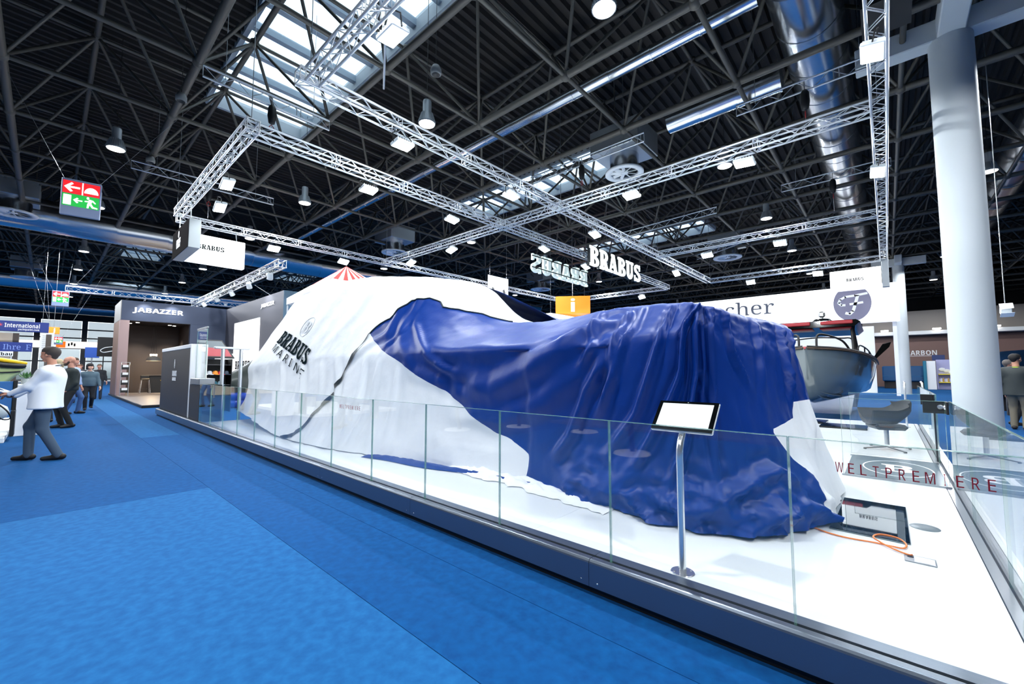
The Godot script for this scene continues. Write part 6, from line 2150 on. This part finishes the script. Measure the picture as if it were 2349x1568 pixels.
	slab(wc, "body", mats["white"], Vector3(-0.3, 0, -0.3), Vector3(0.2, 1.1, 0.25))
	slab(wc, "top", mats["white"], Vector3(-0.42, 1.1, -0.34), Vector3(0.24, 1.14, 0.3))
	var pl := thing("potted_plant", "small green plant in a glass pot on the white counter", "plant", Vector3(-0.3, 1.14, -14.55))
	var pg := mb()
	lathe(pg, [Vector2(0, 0), Vector2(0.07, 0), Vector2(0.08, 0.12), Vector2(0.07, 0.12), Vector2(0.06, 0.02)], 16)
	obj(pg, "pot", mat("pot_grey", "a0a8a8", 0.2), pl)
	for i in 16:
		var lf := mb()
		var bs := Basis(Vector3.UP, i * 2.4) * Basis(Vector3.BACK, -0.5 - 0.05 * i)
		var L := 0.16 + 0.01 * (i % 5)
		sheet(lf, [[Vector3(0, 0.12, 0), Vector3(0, 0.12, 0), Vector3(0, 0.12, 0)], [bs * Vector3(0.0, L * 0.6, -0.025) + Vector3(0, 0.12, 0), bs * Vector3(0.008, L * 0.6, 0) + Vector3(0, 0.12, 0), bs * Vector3(0.0, L * 0.6, 0.025) + Vector3(0, 0.12, 0)], [bs * Vector3(-0.03, L, 0) + Vector3(0, 0.12, 0), bs * Vector3(-0.03, L, 0) + Vector3(0, 0.12, 0), bs * Vector3(-0.03, L, 0) + Vector3(0, 0.12, 0)]])
		obj(lf, "leaf", mat("leaf_green", "3a6a34", 0.5), pl)
	var rp := thing("raised_deck", "white raised deck corner beside the aisle", "platform", Vector3(-0.5, 0, -14.2))
	slab(rp, "deck", mats["white"], Vector3(-3.0, 0, -4.6), Vector3(0.0, 0.1, 1.0))
	var rt := thing("inflatable_boat", "pale grey inflatable boat tube end with rope loops", "boat", Vector3(-0.4, 0.0, -11.6))
	var tb := mb()
	lathe(tb, [Vector2(0, 0.0), Vector2(0.09, 0.03), Vector2(0.15, 0.12), Vector2(0.19, 0.3), Vector2(0.2, 0.6), Vector2(0.2, 2.5)], 24, Transform3D(Basis(Vector3.BACK, PI / 2), Vector3(0, 0.72, 0)))
	obj(tb, "tube", mat("pvc_grey", "b8c4c6", 0.4), rt)
	var rr := mb()
	sweep(rr, smooth_path([Vector3(-0.12, 0.86, 0.14), Vector3(-0.02, 0.74, 0.2), Vector3(0.02, 0.62, 0.17), Vector3(-0.06, 0.6, 0.17), Vector3(-0.16, 0.7, 0.2)], 6), 0.012, 6)
	obj(rr, "rope", mats["black"], rt)
	slab(rt, "cradle", mats["brushed"], Vector3(-1.4, 0, -0.1), Vector3(-1.2, 0.54, 0.1))
	slab(rt, "cradle", mats["brushed"], Vector3(-0.6, 0, -0.06), Vector3(-0.5, 0.54, 0.06))

# what the balustrade mirrors: bar tables, plus a wall and deck added for reflections
func behind_viewer() -> void:
	for p in [Vector3(-1.82, 0, -7.9), Vector3(-3.24, 0, -7.15), Vector3(-3.58, 0, -5.39), Vector3(-1.92, 0, -3.38)]:
		var tb := thing("white_foot_table", "bar table with curved dark leg and white round foot across the aisle", "table", p, p.z, "bar tables across the aisle")
		var f := mb()
		lathe(f, [Vector2(0, 0.03), Vector2(0.3, 0.025), Vector2(0.32, 0)], 28)
		obj(f, "foot", mats["white"], tb)
		var l := mb()
		sweep(l, smooth_path([Vector3(0.08, 0.02, 0), Vector3(-0.02, 0.35, 0), Vector3(-0.04, 0.6, 0), Vector3(0.06, 1.02, 0)], 6), 0.05, 10)
		obj(l, "leg", mats["black"], tb)
		var tp := mb()
		lathe(tp, [Vector2(0, 1.06), Vector2(0.36, 1.06), Vector2(0.36, 1.03), Vector2(0, 1.02)], 28)
		obj(tp, "top", mats["white"], tb)
	var w := thing("added_reflection_wall", "unseen dark wall added across the aisle for the glass to mirror", "partition wall", Vector3(-8.0, 0, -2.0))  # out of view, added to shape what the glass panes reflect
	for k in 5: slab(w, "panel", mat("reflection_wall_panel", "3c4450", 0.6) if k % 2 == 0 else mats["navy"], Vector3(-0.2, 0, -9.0 + k * 3.0), Vector3(0, 3.2, -6.02 + k * 3.0))
	var d := thing("added_reflection_deck", "unseen low floor added across the aisle for the glass to mirror", "platform", Vector3(-7.8, 0, -2.0))  # also unseen, added so the balustrade has a floor to reflect
	slab(d, "deck", mat("deck_mid", "5a6470", 0.5), Vector3(0, 0, -5.0), Vector3(3.4, 0.06, 6.0))

# ---------------------------------------------------------------- people
# a smooth union of tapered capsules [a, b, ra, rb], meshed as surface nets and added to a SurfaceTool
func flesh(st: SurfaceTool, bones: Array, cell: float, k: float, hem := -9.0) -> void:
	var lo := Vector3.ONE * 1e9
	var hi := Vector3.ONE * -1e9
	for b in bones:
		var r := maxf(b[2], b[3]) + k + cell * 2.0
		lo = lo.min(b[0] - Vector3.ONE * r).min(b[1] - Vector3.ONE * r)
		hi = hi.max(b[0] + Vector3.ONE * r).max(b[1] + Vector3.ONE * r)
	var nx := int((hi.x - lo.x) / cell) + 2
	var ny := int((hi.y - lo.y) / cell) + 2
	var nz := int((hi.z - lo.z) / cell) + 2
	var f := PackedFloat32Array()
	f.resize(nx * ny * nz)
	f.fill(1.0)
	for b in bones:
		var a: Vector3 = b[0]
		var ab: Vector3 = b[1] - a
		var l2 := maxf(ab.length_squared(), 1e-8)
		var r := maxf(b[2], b[3]) + k + cell * 1.5
		var p0 := ((a.min(b[1]) - Vector3.ONE * r - lo) / cell)
		var p1 := ((a.max(b[1]) + Vector3.ONE * r - lo) / cell)
		var ra: float = b[2]
		var dr: float = b[3] - ra
		for z in range(maxi(0, int(p0.z)), mini(nz, int(p1.z) + 2)):
			for y in range(maxi(0, int(p0.y)), mini(ny, int(p1.y) + 2)):
				var row := (z * ny + y) * nx
				for x in range(maxi(0, int(p0.x)), mini(nx, int(p1.x) + 2)):
					var q := lo + Vector3(x, y, z) * cell - a
					var t := clampf(q.dot(ab) / l2, 0.0, 1.0)
					var d := (q - ab * t).length() - ra - dr * t
					var o := f[row + x]
					var h := maxf(k - absf(d - o), 0.0) / k
					f[row + x] = minf(d, o) - h * h * k * 0.25
	if hem > -8.0:
		for z in nz:
			for y in ny:
				var d := hem - (lo.y + y * cell)
				if d > -cell * 2.0:
					for x in nx: f[(z * ny + y) * nx + x] = maxf(f[(z * ny + y) * nx + x], d)
	var vid := PackedInt32Array()
	vid.resize(f.size())
	vid.fill(-1)
	var pts := PackedVector3Array()
	var sxy := nx * ny
	var corner := [0, 1, nx, nx + 1, sxy, sxy + 1, sxy + nx, sxy + nx + 1]
	var at := [Vector3(0, 0, 0), Vector3(1, 0, 0), Vector3(0, 1, 0), Vector3(1, 1, 0), Vector3(0, 0, 1), Vector3(1, 0, 1), Vector3(0, 1, 1), Vector3(1, 1, 1)]
	var edges := [[0, 1], [2, 3], [4, 5], [6, 7], [0, 2], [1, 3], [4, 6], [5, 7], [0, 4], [1, 5], [2, 6], [3, 7]]
	for z in nz - 1:
		for y in ny - 1:
			for x in nx - 1:
				var i := (z * ny + y) * nx + x
				if f[i] > cell * 2.0 or f[i] < -cell * 2.0: continue
				var m := 0
				for c in 8:
					if f[i + corner[c]] < 0.0: m |= 1 << c
				if m == 0 or m == 255: continue
				var s := Vector3.ZERO
				var n := 0
				for e in edges:
					var a: int = e[0]
					var b: int = e[1]
					if ((m >> a) & 1) != ((m >> b) & 1):
						var fa := f[i + corner[a]]
						var fb := f[i + corner[b]]
						s += at[a].lerp(at[b], fa / (fa - fb))
						n += 1
				vid[i] = pts.size()
				pts.append(lo + (Vector3(x, y, z) + s / n) * cell)
	st.set_smooth_group(1)
	for z in range(1, nz - 1):
		for y in range(1, ny - 1):
			for x in range(1, nx - 1):
				var i := (z * ny + y) * nx + x
				if f[i] > cell * 2.0 or f[i] < -cell * 2.0: continue
				var s := f[i] < 0.0
				for ax in 3:
					var st1: int = [1, nx, sxy][ax]
					if (f[i + st1] < 0.0) == s: continue
					var u: int = [nx, sxy, 1][ax]
					var v: int = [sxy, 1, nx][ax]
					var a := vid[i]
					var b := vid[i - u]
					var c := vid[i - u - v]
					var d := vid[i - v]
					if a < 0 or b < 0 or c < 0 or d < 0: continue
					if s: quad(st, pts[a], pts[d], pts[c], pts[b])
					else: quad(st, pts[a], pts[b], pts[c], pts[d])
	st.set_smooth_group(-1)

func mid_joint(a: Vector3, c: Vector3, l1: float, l2: float, hint: Vector3) -> Vector3:
	var d := c - a
	var L := minf(d.length(), (l1 + l2) * 0.999)
	var u := d.normalized()
	var x := (L * L + l1 * l1 - l2 * l2) / (2.0 * L)
	var h := sqrt(maxf(l1 * l1 - x * x, 0.0))
	var n := (hint - u * hint.dot(u)).normalized()
	return a + u * x + n * h

# hand bones: palm and five fingers, curled by bend
func hand_bones(w: Vector3, dir: Vector3, up: Vector3, side: float, bend: float) -> Array:
	var f := dir.normalized()
	var n := (up - f * up.dot(f)).normalized()
	var s := f.cross(n) * side
	var out := [[w, w + f * 0.07, 0.026, 0.03], [w + f * 0.03 + s * 0.02, w + f * 0.085 + s * 0.026, 0.018, 0.017], [w + f * 0.03 - s * 0.02, w + f * 0.085 - s * 0.026, 0.018, 0.016]]
	var lens := [0.068, 0.076, 0.072, 0.056]
	for i in 4:
		var b := w + f * 0.09 + s * (0.03 - 0.02 * i)
		var d1 := (f * cos(bend * 0.6) - n * sin(bend * 0.6))
		var d2 := (f * cos(bend * 1.7) - n * sin(bend * 1.7))
		var m: Vector3 = b + d1 * lens[i] * 0.55
		out.append([b, m, 0.0095, 0.009]); out.append([m, m + d2 * lens[i] * 0.5, 0.009, 0.0075])
	var t0 := w + f * 0.03 + s * 0.03
	var t1 := t0 + (f * 0.6 + s * 0.7 - n * 0.3).normalized() * 0.04
	out.append([t0, t1, 0.013, 0.0105]); out.append([t1, t1 + (f * 0.85 + s * 0.2 - n * 0.4).normalized() * 0.035, 0.0105, 0.009])
	return out

# c: label, at, face (world direction), h, cell, girth, colours, feet and hands in local metres (forward +z, left +x)
func person(c: Dictionary) -> void:
	var t := thing("person", c.label, "person", c.at, atan2(c.face.x, c.face.z))
	var k: float = c.h / 1.8
	var cell: float = c.get("cell", 0.02)
	var g: float = c.get("girth", 1.0)
	var lean: Vector3 = c.get("lean", Vector3.ZERO)
	var V := func(x: float, y: float, z: float) -> Vector3: return Vector3(x, y, z) * k
	var hip: Vector3 = V.call(0, 0.95, 0)
	var chest: Vector3 = V.call(0, 1.32, -0.01) + lean
	var neck: Vector3 = V.call(0, 1.5, -0.02) + lean * 1.2
	var head: Vector3 = V.call(0, 1.685, 0.02) + lean * 1.3
	var ht := Basis(Vector3.UP, c.get("look", 0.0))
	var feet: Array = c.feet
	var hands: Array = c.hands
	var bare := []
	var fine := []
	var shirt := []
	var legs := []
	var shoes := []
	# trunk
	shirt.append([hip + V.call(0, 0.02, 0.0), chest, 0.155 * g * k, 0.165 * g * k])
	shirt.append([hip + V.call(0, 0.1, 0.06 * g), hip + V.call(0, 0.2, 0.05 * g), 0.12 * g * k, 0.13 * g * k])
	shirt.append([chest + V.call(-0.1, 0.05, 0), chest + V.call(0.1, 0.05, 0), 0.13 * k, 0.13 * k])
	shirt.append([chest, neck + V.call(0, -0.03, 0), 0.12 * k, 0.065 * k])
	if c.get("long_shirt", false):
		for q in [-0.07, 0.07]: shirt.append([hip + V.call(q * g, -0.16, 0), hip + V.call(q, 0.2, 0), 0.155 * g * k, 0.125 * g * k])
	else:
		for q in [-0.06, 0.06]: shirt.append([hip + V.call(q * g, 0.05, 0), hip + V.call(q, 0.2, 0), 0.14 * g * k, 0.13 * g * k])
	bare.append([chest, neck, 0.1 * k, 0.055 * k])
	bare.append([neck, head + V.call(0, -0.06, -0.015), 0.056 * k, 0.055 * k])
	bare.append([hip, chest, 0.12 * k, 0.13 * k])
	for s in 2:
		var sg := 1.0 if s == 0 else -1.0
		var hj: Vector3 = hip + V.call(0.09 * sg, -0.02, 0)
		var fp: Vector3 = feet[s] * k
		var ank: Vector3 = fp + V.call(0, 0.09, 0)
		var kn := mid_joint(hj, ank, 0.44 * k, 0.45 * k, Vector3(0.05 * sg, 0, 1))
		legs.append([hj, kn, 0.096 * g * k, 0.068 * k]); legs.append([kn, ank + V.call(0, -0.02, 0), 0.068 * k, 0.058 * k])
		legs.append([hip, hj, 0.125 * k, 0.1 * g * k])
		bare.append([hj, kn, 0.07 * k, 0.045 * k]); bare.append([kn, ank, 0.045 * k, 0.035 * k])
		var toe: Vector3 = Basis(Vector3.UP, c.get("toe_turn", 0.0)) * V.call(0.02 * sg, 0, 0.19)
		shoes.append([[fp + V.call(0, 0.05, -0.045), fp + V.call(0, 0.062, 0.03), 0.047 * k, 0.05 * k], [fp + V.call(0, 0.045, 0.02), fp + toe + V.call(0, 0.036, -0.02), 0.045 * k, 0.033 * k]])
		bare.append([ank, fp + toe * 0.7 + V.call(0, 0.035, 0), 0.03 * k, 0.022 * k])
		var sj: Vector3 = chest + V.call(0.195 * sg, 0.09, -0.01)
		var hd: Vector3 = hands[s] * k
		var el := mid_joint(sj, hd, 0.29 * k, 0.26 * k, Vector3(0.45 * sg, -0.3, -0.8))
		shirt.append([chest + V.call(0.1 * sg, 0.09, 0), sj, 0.09 * k, 0.075 * k])
		shirt.append([sj, el, 0.074 * k, 0.055 * k])
		var wr := el.lerp(hd, 0.93)
		shirt.append([el, wr, 0.056 * k, 0.042 * k])
		bare.append([sj, el, 0.05 * k, 0.04 * k]); bare.append([el, hd, 0.038 * k, 0.027 * k])
		var dirn: Vector3 = c.get("hand_dir", [hd - el, hd - el])[s]
		if c.get("pocket", false): continue
		fine.append_array(hand_bones(hd, dirn, c.get("hand_up", Vector3.UP) if dirn.normalized().y > -0.7 else Vector3(sg, 0, 0), -sg, c.get("bend", 0.5)))
	# head
	var H := func(x: float, y: float, z: float) -> Vector3: return head + ht * (Vector3(x, y, z) * k)
	var hb := [[H.call(0, 0.03, -0.025), H.call(0, 0.02, 0.02), 0.088 * k, 0.082 * k], [H.call(0, -0.05, 0.03), H.call(0, -0.085, 0.055), 0.06 * k, 0.035 * k], [H.call(-0.03, -0.03, 0.05), H.call(0.03, -0.03, 0.05), 0.045 * k, 0.045 * k],
		[H.call(0, 0.005, 0.09), H.call(0, -0.03, 0.112), 0.01 * k, 0.015 * k], [H.call(-0.035, 0.03, 0.078), H.call(0.035, 0.03, 0.078), 0.016 * k, 0.016 * k], [H.call(0, -0.062, 0.082), H.call(0, -0.066, 0.084), 0.016 * k, 0.016 * k],
		[H.call(0.083, 0.0, -0.01), H.call(0.088, -0.02, -0.005), 0.016 * k, 0.012 * k], [H.call(-0.083, 0.0, -0.01), H.call(-0.088, -0.02, -0.005), 0.016 * k, 0.012 * k], [neck, H.call(0, -0.06, -0.015), 0.056 * k, 0.055 * k]]
	var st := mb()
	flesh(st, bare, cell, 0.03)
	flesh(st, hb, maxf(0.008, cell * 0.5), 0.012)
	if fine: flesh(st, fine, 0.0055 if cell < 0.016 else 0.007, 0.006)
	var body := obj(st, "body", mat("skin_" + c.get("skin", "c8957c"), c.get("skin", "c8957c"), 0.55), t)
	for e in [-1.0, 1.0]:
		var ey := mb()
		lathe(ey, [Vector2(0, 0.006 * k), Vector2(0.009 * k, 0.002 * k), Vector2(0.01 * k, -0.004 * k)], 8, Transform3D(ht * Basis(Vector3.RIGHT, PI / 2), H.call(0.032 * e, 0.012, 0.088)))
		obj(ey, "eye", mat("eye_dark", "1c1612", 0.3), body)
	var mo := mb()
	cbox(mo, H.call(0, -0.064, 0.098), Vector3(0.042, 0.008, 0.012) * k, 0.003 * k, ht)
	obj(mo, "mouth", mat("lip", "9a5a50", 0.5), body)
	var ss := mb()
	flesh(ss, shirt, cell, 0.045, (hip.y - (0.13 if c.get("long_shirt", false) else 0.02) * k))
	obj(ss, c.get("top_name", "shirt"), mat("cloth_" + c.top, c.top, 0.8), t)
	var sl := mb()
	flesh(sl, legs, cell, 0.04)
	obj(sl, "trousers", mat("cloth_" + c.legs, c.legs, 0.85), t)
	for s in 2:
		var sh := mb()
		flesh(sh, shoes[s], maxf(0.009, cell * 0.6), 0.02)
		obj(sh, "shoe", mat("shoe_" + c.get("shoe", "101012"), c.get("shoe", "101012"), 0.6), t)
	if c.has("hair"):
		var hr := []
		match c.get("cut", "short"):
			"short": hr = [[H.call(0, 0.045, -0.04), H.call(0, 0.055, 0.02), 0.092 * k, 0.08 * k], [H.call(0, 0.0, -0.06), H.call(0, -0.03, -0.06), 0.06 * k, 0.045 * k], [H.call(0.07, 0.02, -0.02), H.call(0.075, -0.005, 0.0), 0.025 * k, 0.018 * k], [H.call(-0.07, 0.02, -0.02), H.call(-0.075, -0.005, 0.0), 0.025 * k, 0.018 * k]]
			"rim": hr = [[H.call(0, 0.0, -0.06), H.call(0, -0.03, -0.06), 0.062 * k, 0.05 * k], [H.call(0.06, 0.03, -0.045), H.call(0.075, -0.01, -0.005), 0.034 * k, 0.022 * k], [H.call(-0.06, 0.03, -0.045), H.call(-0.075, -0.01, -0.005), 0.034 * k, 0.022 * k], [H.call(0, 0.05, -0.065), H.call(0, 0.0, -0.07), 0.05 * k, 0.05 * k], [H.call(0.04, 0.065, 0.02), H.call(-0.04, 0.065, 0.02), 0.045 * k, 0.045 * k]]
			"bob": hr = [[H.call(0, 0.05, -0.035), H.call(0, 0.06, 0.02), 0.105 * k, 0.09 * k], [H.call(0.075, 0.02, -0.02), H.call(0.085, -0.07, -0.01), 0.045 * k, 0.035 * k], [H.call(-0.075, 0.02, -0.02), H.call(-0.085, -0.07, -0.01), 0.045 * k, 0.035 * k], [H.call(0, 0.0, -0.07), H.call(0, -0.08, -0.07), 0.07 * k, 0.055 * k]]
			"beard": hr = [[H.call(0.06, -0.03, 0.02), H.call(0.035, -0.085, 0.06), 0.028 * k, 0.03 * k], [H.call(-0.06, -0.03, 0.02), H.call(-0.035, -0.085, 0.06), 0.028 * k, 0.03 * k], [H.call(0.03, -0.095, 0.068), H.call(-0.03, -0.095, 0.068), 0.03 * k, 0.03 * k]]
		var sr := mb()
		flesh(sr, hr, maxf(0.009, cell * 0.5), 0.02)
		obj(sr, "beard" if c.get("cut", "") == "beard" else "hair", mat("hair_" + c.hair, c.hair, 0.7), t)
	if c.has("extra"): c.extra.call(t, k, head, neck, chest)

func build_people() -> void:
	person({"label": "man in white shirt and jeans walking along the aisle with papers", "at": Vector3(0.02, 0.002, -10.25), "face": Vector3(-0.93, 0, -0.36), "h": 1.82, "cell": 0.0135, "girth": 1.16, "long_shirt": true, "top": "e9eef2", "legs": "3c4f62", "hair": "3a332e", "look": -0.25, "skin": "b9836a",
		"lean": Vector3(0, 0, -0.02), "feet": [Vector3(0.08, 0, -0.22), Vector3(-0.1, 0, 0.2)], "hands": [Vector3(0.14, 1.06, 0.36), Vector3(-0.1, 1.02, 0.4)], "hand_dir": [Vector3(-0.2, 0.05, 1), Vector3(0.15, 0.1, 1)], "hand_up": Vector3(0.0, 1, 0.2), "bend": 0.75,
		"extra": func(t: Node3D, k: float, head: Vector3, neck: Vector3, chest: Vector3):
			var co := mb()
			var ring := []
			for i in 18: ring.append(neck + Vector3(0.075 * cos(TAU * i / 18), -0.012 + 0.03 * sin(TAU * i / 18) * -1.0, 0.075 * sin(TAU * i / 18)) * k)
			sweep(co, ring, 0.022 * k, 8, true)
			obj(co, "collar", mats["cloth_e9eef2"], t)
			var la := mb()
			sweep(la, smooth_path([neck + Vector3(0.09, -0.02, 0.05), neck + Vector3(0.06, 0.015, -0.085), neck + Vector3(0.0, 0.02, -0.1), neck + Vector3(-0.06, 0.015, -0.085), neck + Vector3(-0.09, -0.02, 0.05)], 6), 0.007, 6)
			obj(la, "lanyard", mats["black"], t)
			var wa := mb()
			lathe(wa, [Vector2(0.036, -0.012), Vector2(0.039, 0.0), Vector2(0.036, 0.012)], 16, Transform3D(Basis(Vector3.RIGHT, PI / 2), Vector3(0.14, 1.06, 0.33) * k))
			obj(wa, "watch", mats["black"], t)})
	var pa := thing("paper_sheets", "white printed sheets held by the man in the white shirt", "papers", Vector3(-0.5, 1.12, -10.33), atan2(-0.93, -0.36))
	for i in 2:
		var sh := mb()
		var rows := []
		for a in 5:
			var r := []
			for b in 5: r.append(Vector3(-0.12 + 0.06 * b + 0.03 * i, 0.03 * i + 0.012 * a - 0.03 * sin(b * 0.8 + i) + 0.02 * a * i, -0.1 + 0.07 * a))
			rows.append(r)
		sheet(sh, rows)
		obj(sh, "sheet", mats["white"], pa)
	person({"label": "bald bearded man in dark green sweater standing with hands in pockets", "at": Vector3(0.4, 0.002, -15.6), "face": Vector3(-0.9, 0, 0.25), "h": 1.8, "cell": 0.017, "girth": 1.12, "top": "222c2c", "top_name": "sweater", "legs": "1e2020", "hair": "3a2e28", "cut": "beard", "look": -0.2, "skin": "c08a74", "pocket": true,
		"feet": [Vector3(0.1, 0, -0.05), Vector3(-0.12, 0, 0.05)], "hands": [Vector3(0.19, 0.92, 0.12), Vector3(-0.19, 0.92, 0.12)],
		"extra": func(t: Node3D, k: float, head: Vector3, neck: Vector3, chest: Vector3):
			var co := mb()
			var ring := []
			for i in 16: ring.append(neck + Vector3(0.07 * cos(TAU * i / 16), -0.01, 0.07 * sin(TAU * i / 16)) * k)
			sweep(co, ring, 0.018 * k, 8, true)
			obj(co, "collar", mats["white"], t)})
	person({"label": "man in light blue shirt and jeans looking towards the covered boat", "at": Vector3(0.6, 0.002, -20.3), "face": Vector3(0.8, 0, 0.5), "h": 1.86, "cell": 0.02, "top": "9fb4d2", "legs": "3a5a88", "hair": "4a3424", "skin": "c89078",
		"feet": [Vector3(0.1, 0, 0.12), Vector3(-0.1, 0, -0.1)], "hands": [Vector3(0.24, 0.86, 0.1), Vector3(-0.24, 0.86, 0.08)]})
	person({"label": "woman in grey-blue sweater and white scarf walking up the aisle", "at": Vector3(1.07, 0.002, -21.9), "face": Vector3(0.0, 0, 1), "h": 1.68, "cell": 0.018, "girth": 1.08, "top": "4a606c", "top_name": "sweater", "legs": "14181f", "hair": "171314", "cut": "bob", "look": 0.3, "skin": "d8a890",
		"feet": [Vector3(0.1, 0.06, -0.2), Vector3(-0.08, 0, 0.12)], "hands": [Vector3(0.3, 0.9, 0.14), Vector3(-0.28, 0.86, -0.06)],
		"extra": func(t: Node3D, k: float, head: Vector3, neck: Vector3, chest: Vector3):
			var sc := mb()
			var b := []
			for i in 12:
				var a := TAU * i / 12
				var a1 := TAU * (i + 1) / 12
				b.append([neck + Vector3(0.085 * cos(a), -0.02 - 0.05 * maxf(sin(a), 0), 0.085 * sin(a)) * k, neck + Vector3(0.085 * cos(a1), -0.02 - 0.05 * maxf(sin(a1), 0), 0.085 * sin(a1)) * k, 0.045 * k, 0.045 * k])
			flesh(sc, b, 0.014, 0.02)
			obj(sc, "scarf", mats["white"], t)})
	person({"label": "man in black jacket following the woman with the white scarf", "at": Vector3(1.78, 0.002, -29.7), "face": Vector3(-0.1, 0, 1), "h": 1.76, "cell": 0.024, "girth": 1.1, "top": "1c2028", "top_name": "jacket", "legs": "24303e", "hair": "6a5a4a", "skin": "c8907c",
		"feet": [Vector3(0.1, 0, 0.1), Vector3(-0.1, 0, -0.1)], "hands": [Vector3(0.3, 0.88, 0.08), Vector3(-0.28, 0.86, 0.0)]})
	person({"label": "grey-blond haired visitor partly hidden behind the bearded man", "at": Vector3(0.22, 0.002, -17.6), "face": Vector3(-0.3, 0, -1), "h": 1.74, "cell": 0.022, "top": "39434c", "legs": "20262c", "hair": "a89878", "cut": "bob", "skin": "c89480",
		"feet": [Vector3(0.09, 0, 0.0), Vector3(-0.09, 0, 0.0)], "hands": [Vector3(0.24, 0.86, 0.05), Vector3(-0.24, 0.86, 0.05)]})
	person({"label": "visitor in white top with reddish hair far down the aisle", "at": Vector3(0.95, 0.002, -27.0), "face": Vector3(0.2, 0, 1), "h": 1.7, "cell": 0.024, "top": "d8dade", "legs": "1a1c22", "hair": "8a5a40", "skin": "cf9a84",
		"feet": [Vector3(0.09, 0, 0.08), Vector3(-0.09, 0, -0.05)], "hands": [Vector3(0.24, 0.86, 0.05), Vector3(-0.24, 0.86, 0.05)]})
	person({"label": "visitor in dark coat with brown hair at the aisle's far end", "at": Vector3(1.25, 0.002, -33.0), "face": Vector3(-0.2, 0, 1), "h": 1.78, "cell": 0.026, "top": "2a2c34", "legs": "22262e", "hair": "4a382c", "skin": "c8907c",
		"feet": [Vector3(0.09, 0, 0.08), Vector3(-0.09, 0, -0.05)], "hands": [Vector3(0.24, 0.86, 0.05), Vector3(-0.24, 0.86, 0.05)]})
	person({"label": "man in dark blue jeans standing between the caps shelf and the bar table", "at": Vector3(4.35, 0.002, -20.2), "face": Vector3(0.5, 0, -0.8), "h": 1.74, "cell": 0.022, "top": "20262e", "legs": "1c2c48", "hair": "302824", "skin": "c8907c",
		"feet": [Vector3(0.1, 0, 0.05), Vector3(-0.1, 0, -0.08)], "hands": [Vector3(0.24, 0.86, 0.05), Vector3(-0.24, 0.86, 0.05)]})
	person({"label": "man in dark grey jacket and khaki trousers seen from behind", "at": Vector3(15.9, 0.002, 2.36), "face": Vector3(0.95, 0, 0.2), "h": 1.84, "cell": 0.016, "girth": 1.1, "long_shirt": true, "top": "353b3a", "top_name": "jacket", "legs": "7c7462", "hair": "1c1816", "look": -0.5, "skin": "b9836a", "shoe": "241c18",
		"feet": [Vector3(0.1, 0, 0.1), Vector3(-0.09, 0, -0.06)], "hands": [Vector3(0.3, 0.9, 0.1), Vector3(-0.22, 1.05, 0.3)],
		"extra": func(t: Node3D, k: float, head: Vector3, neck: Vector3, chest: Vector3):
			var co := mb()
			var ring := []
			for i in 16: ring.append(neck + Vector3(0.075 * cos(TAU * i / 16), -0.015, 0.075 * sin(TAU * i / 16)) * k)
			sweep(co, ring, 0.016 * k, 8, true)
			obj(co, "neon_collar", mat("neon", "a8c020", 0.6), t)})
	person({"label": "person in black clothing half hidden beside the man in the grey jacket", "at": Vector3(17.2, 0.002, 2.42), "face": Vector3(0.3, 0, 1), "h": 1.72, "cell": 0.022, "top": "16181a", "legs": "121416", "hair": "5a5450", "skin": "b9836a",
		"feet": [Vector3(0.09, 0, 0.05), Vector3(-0.09, 0, 0.0)], "hands": [Vector3(0.24, 0.86, 0.05), Vector3(-0.24, 0.86, 0.05)]})
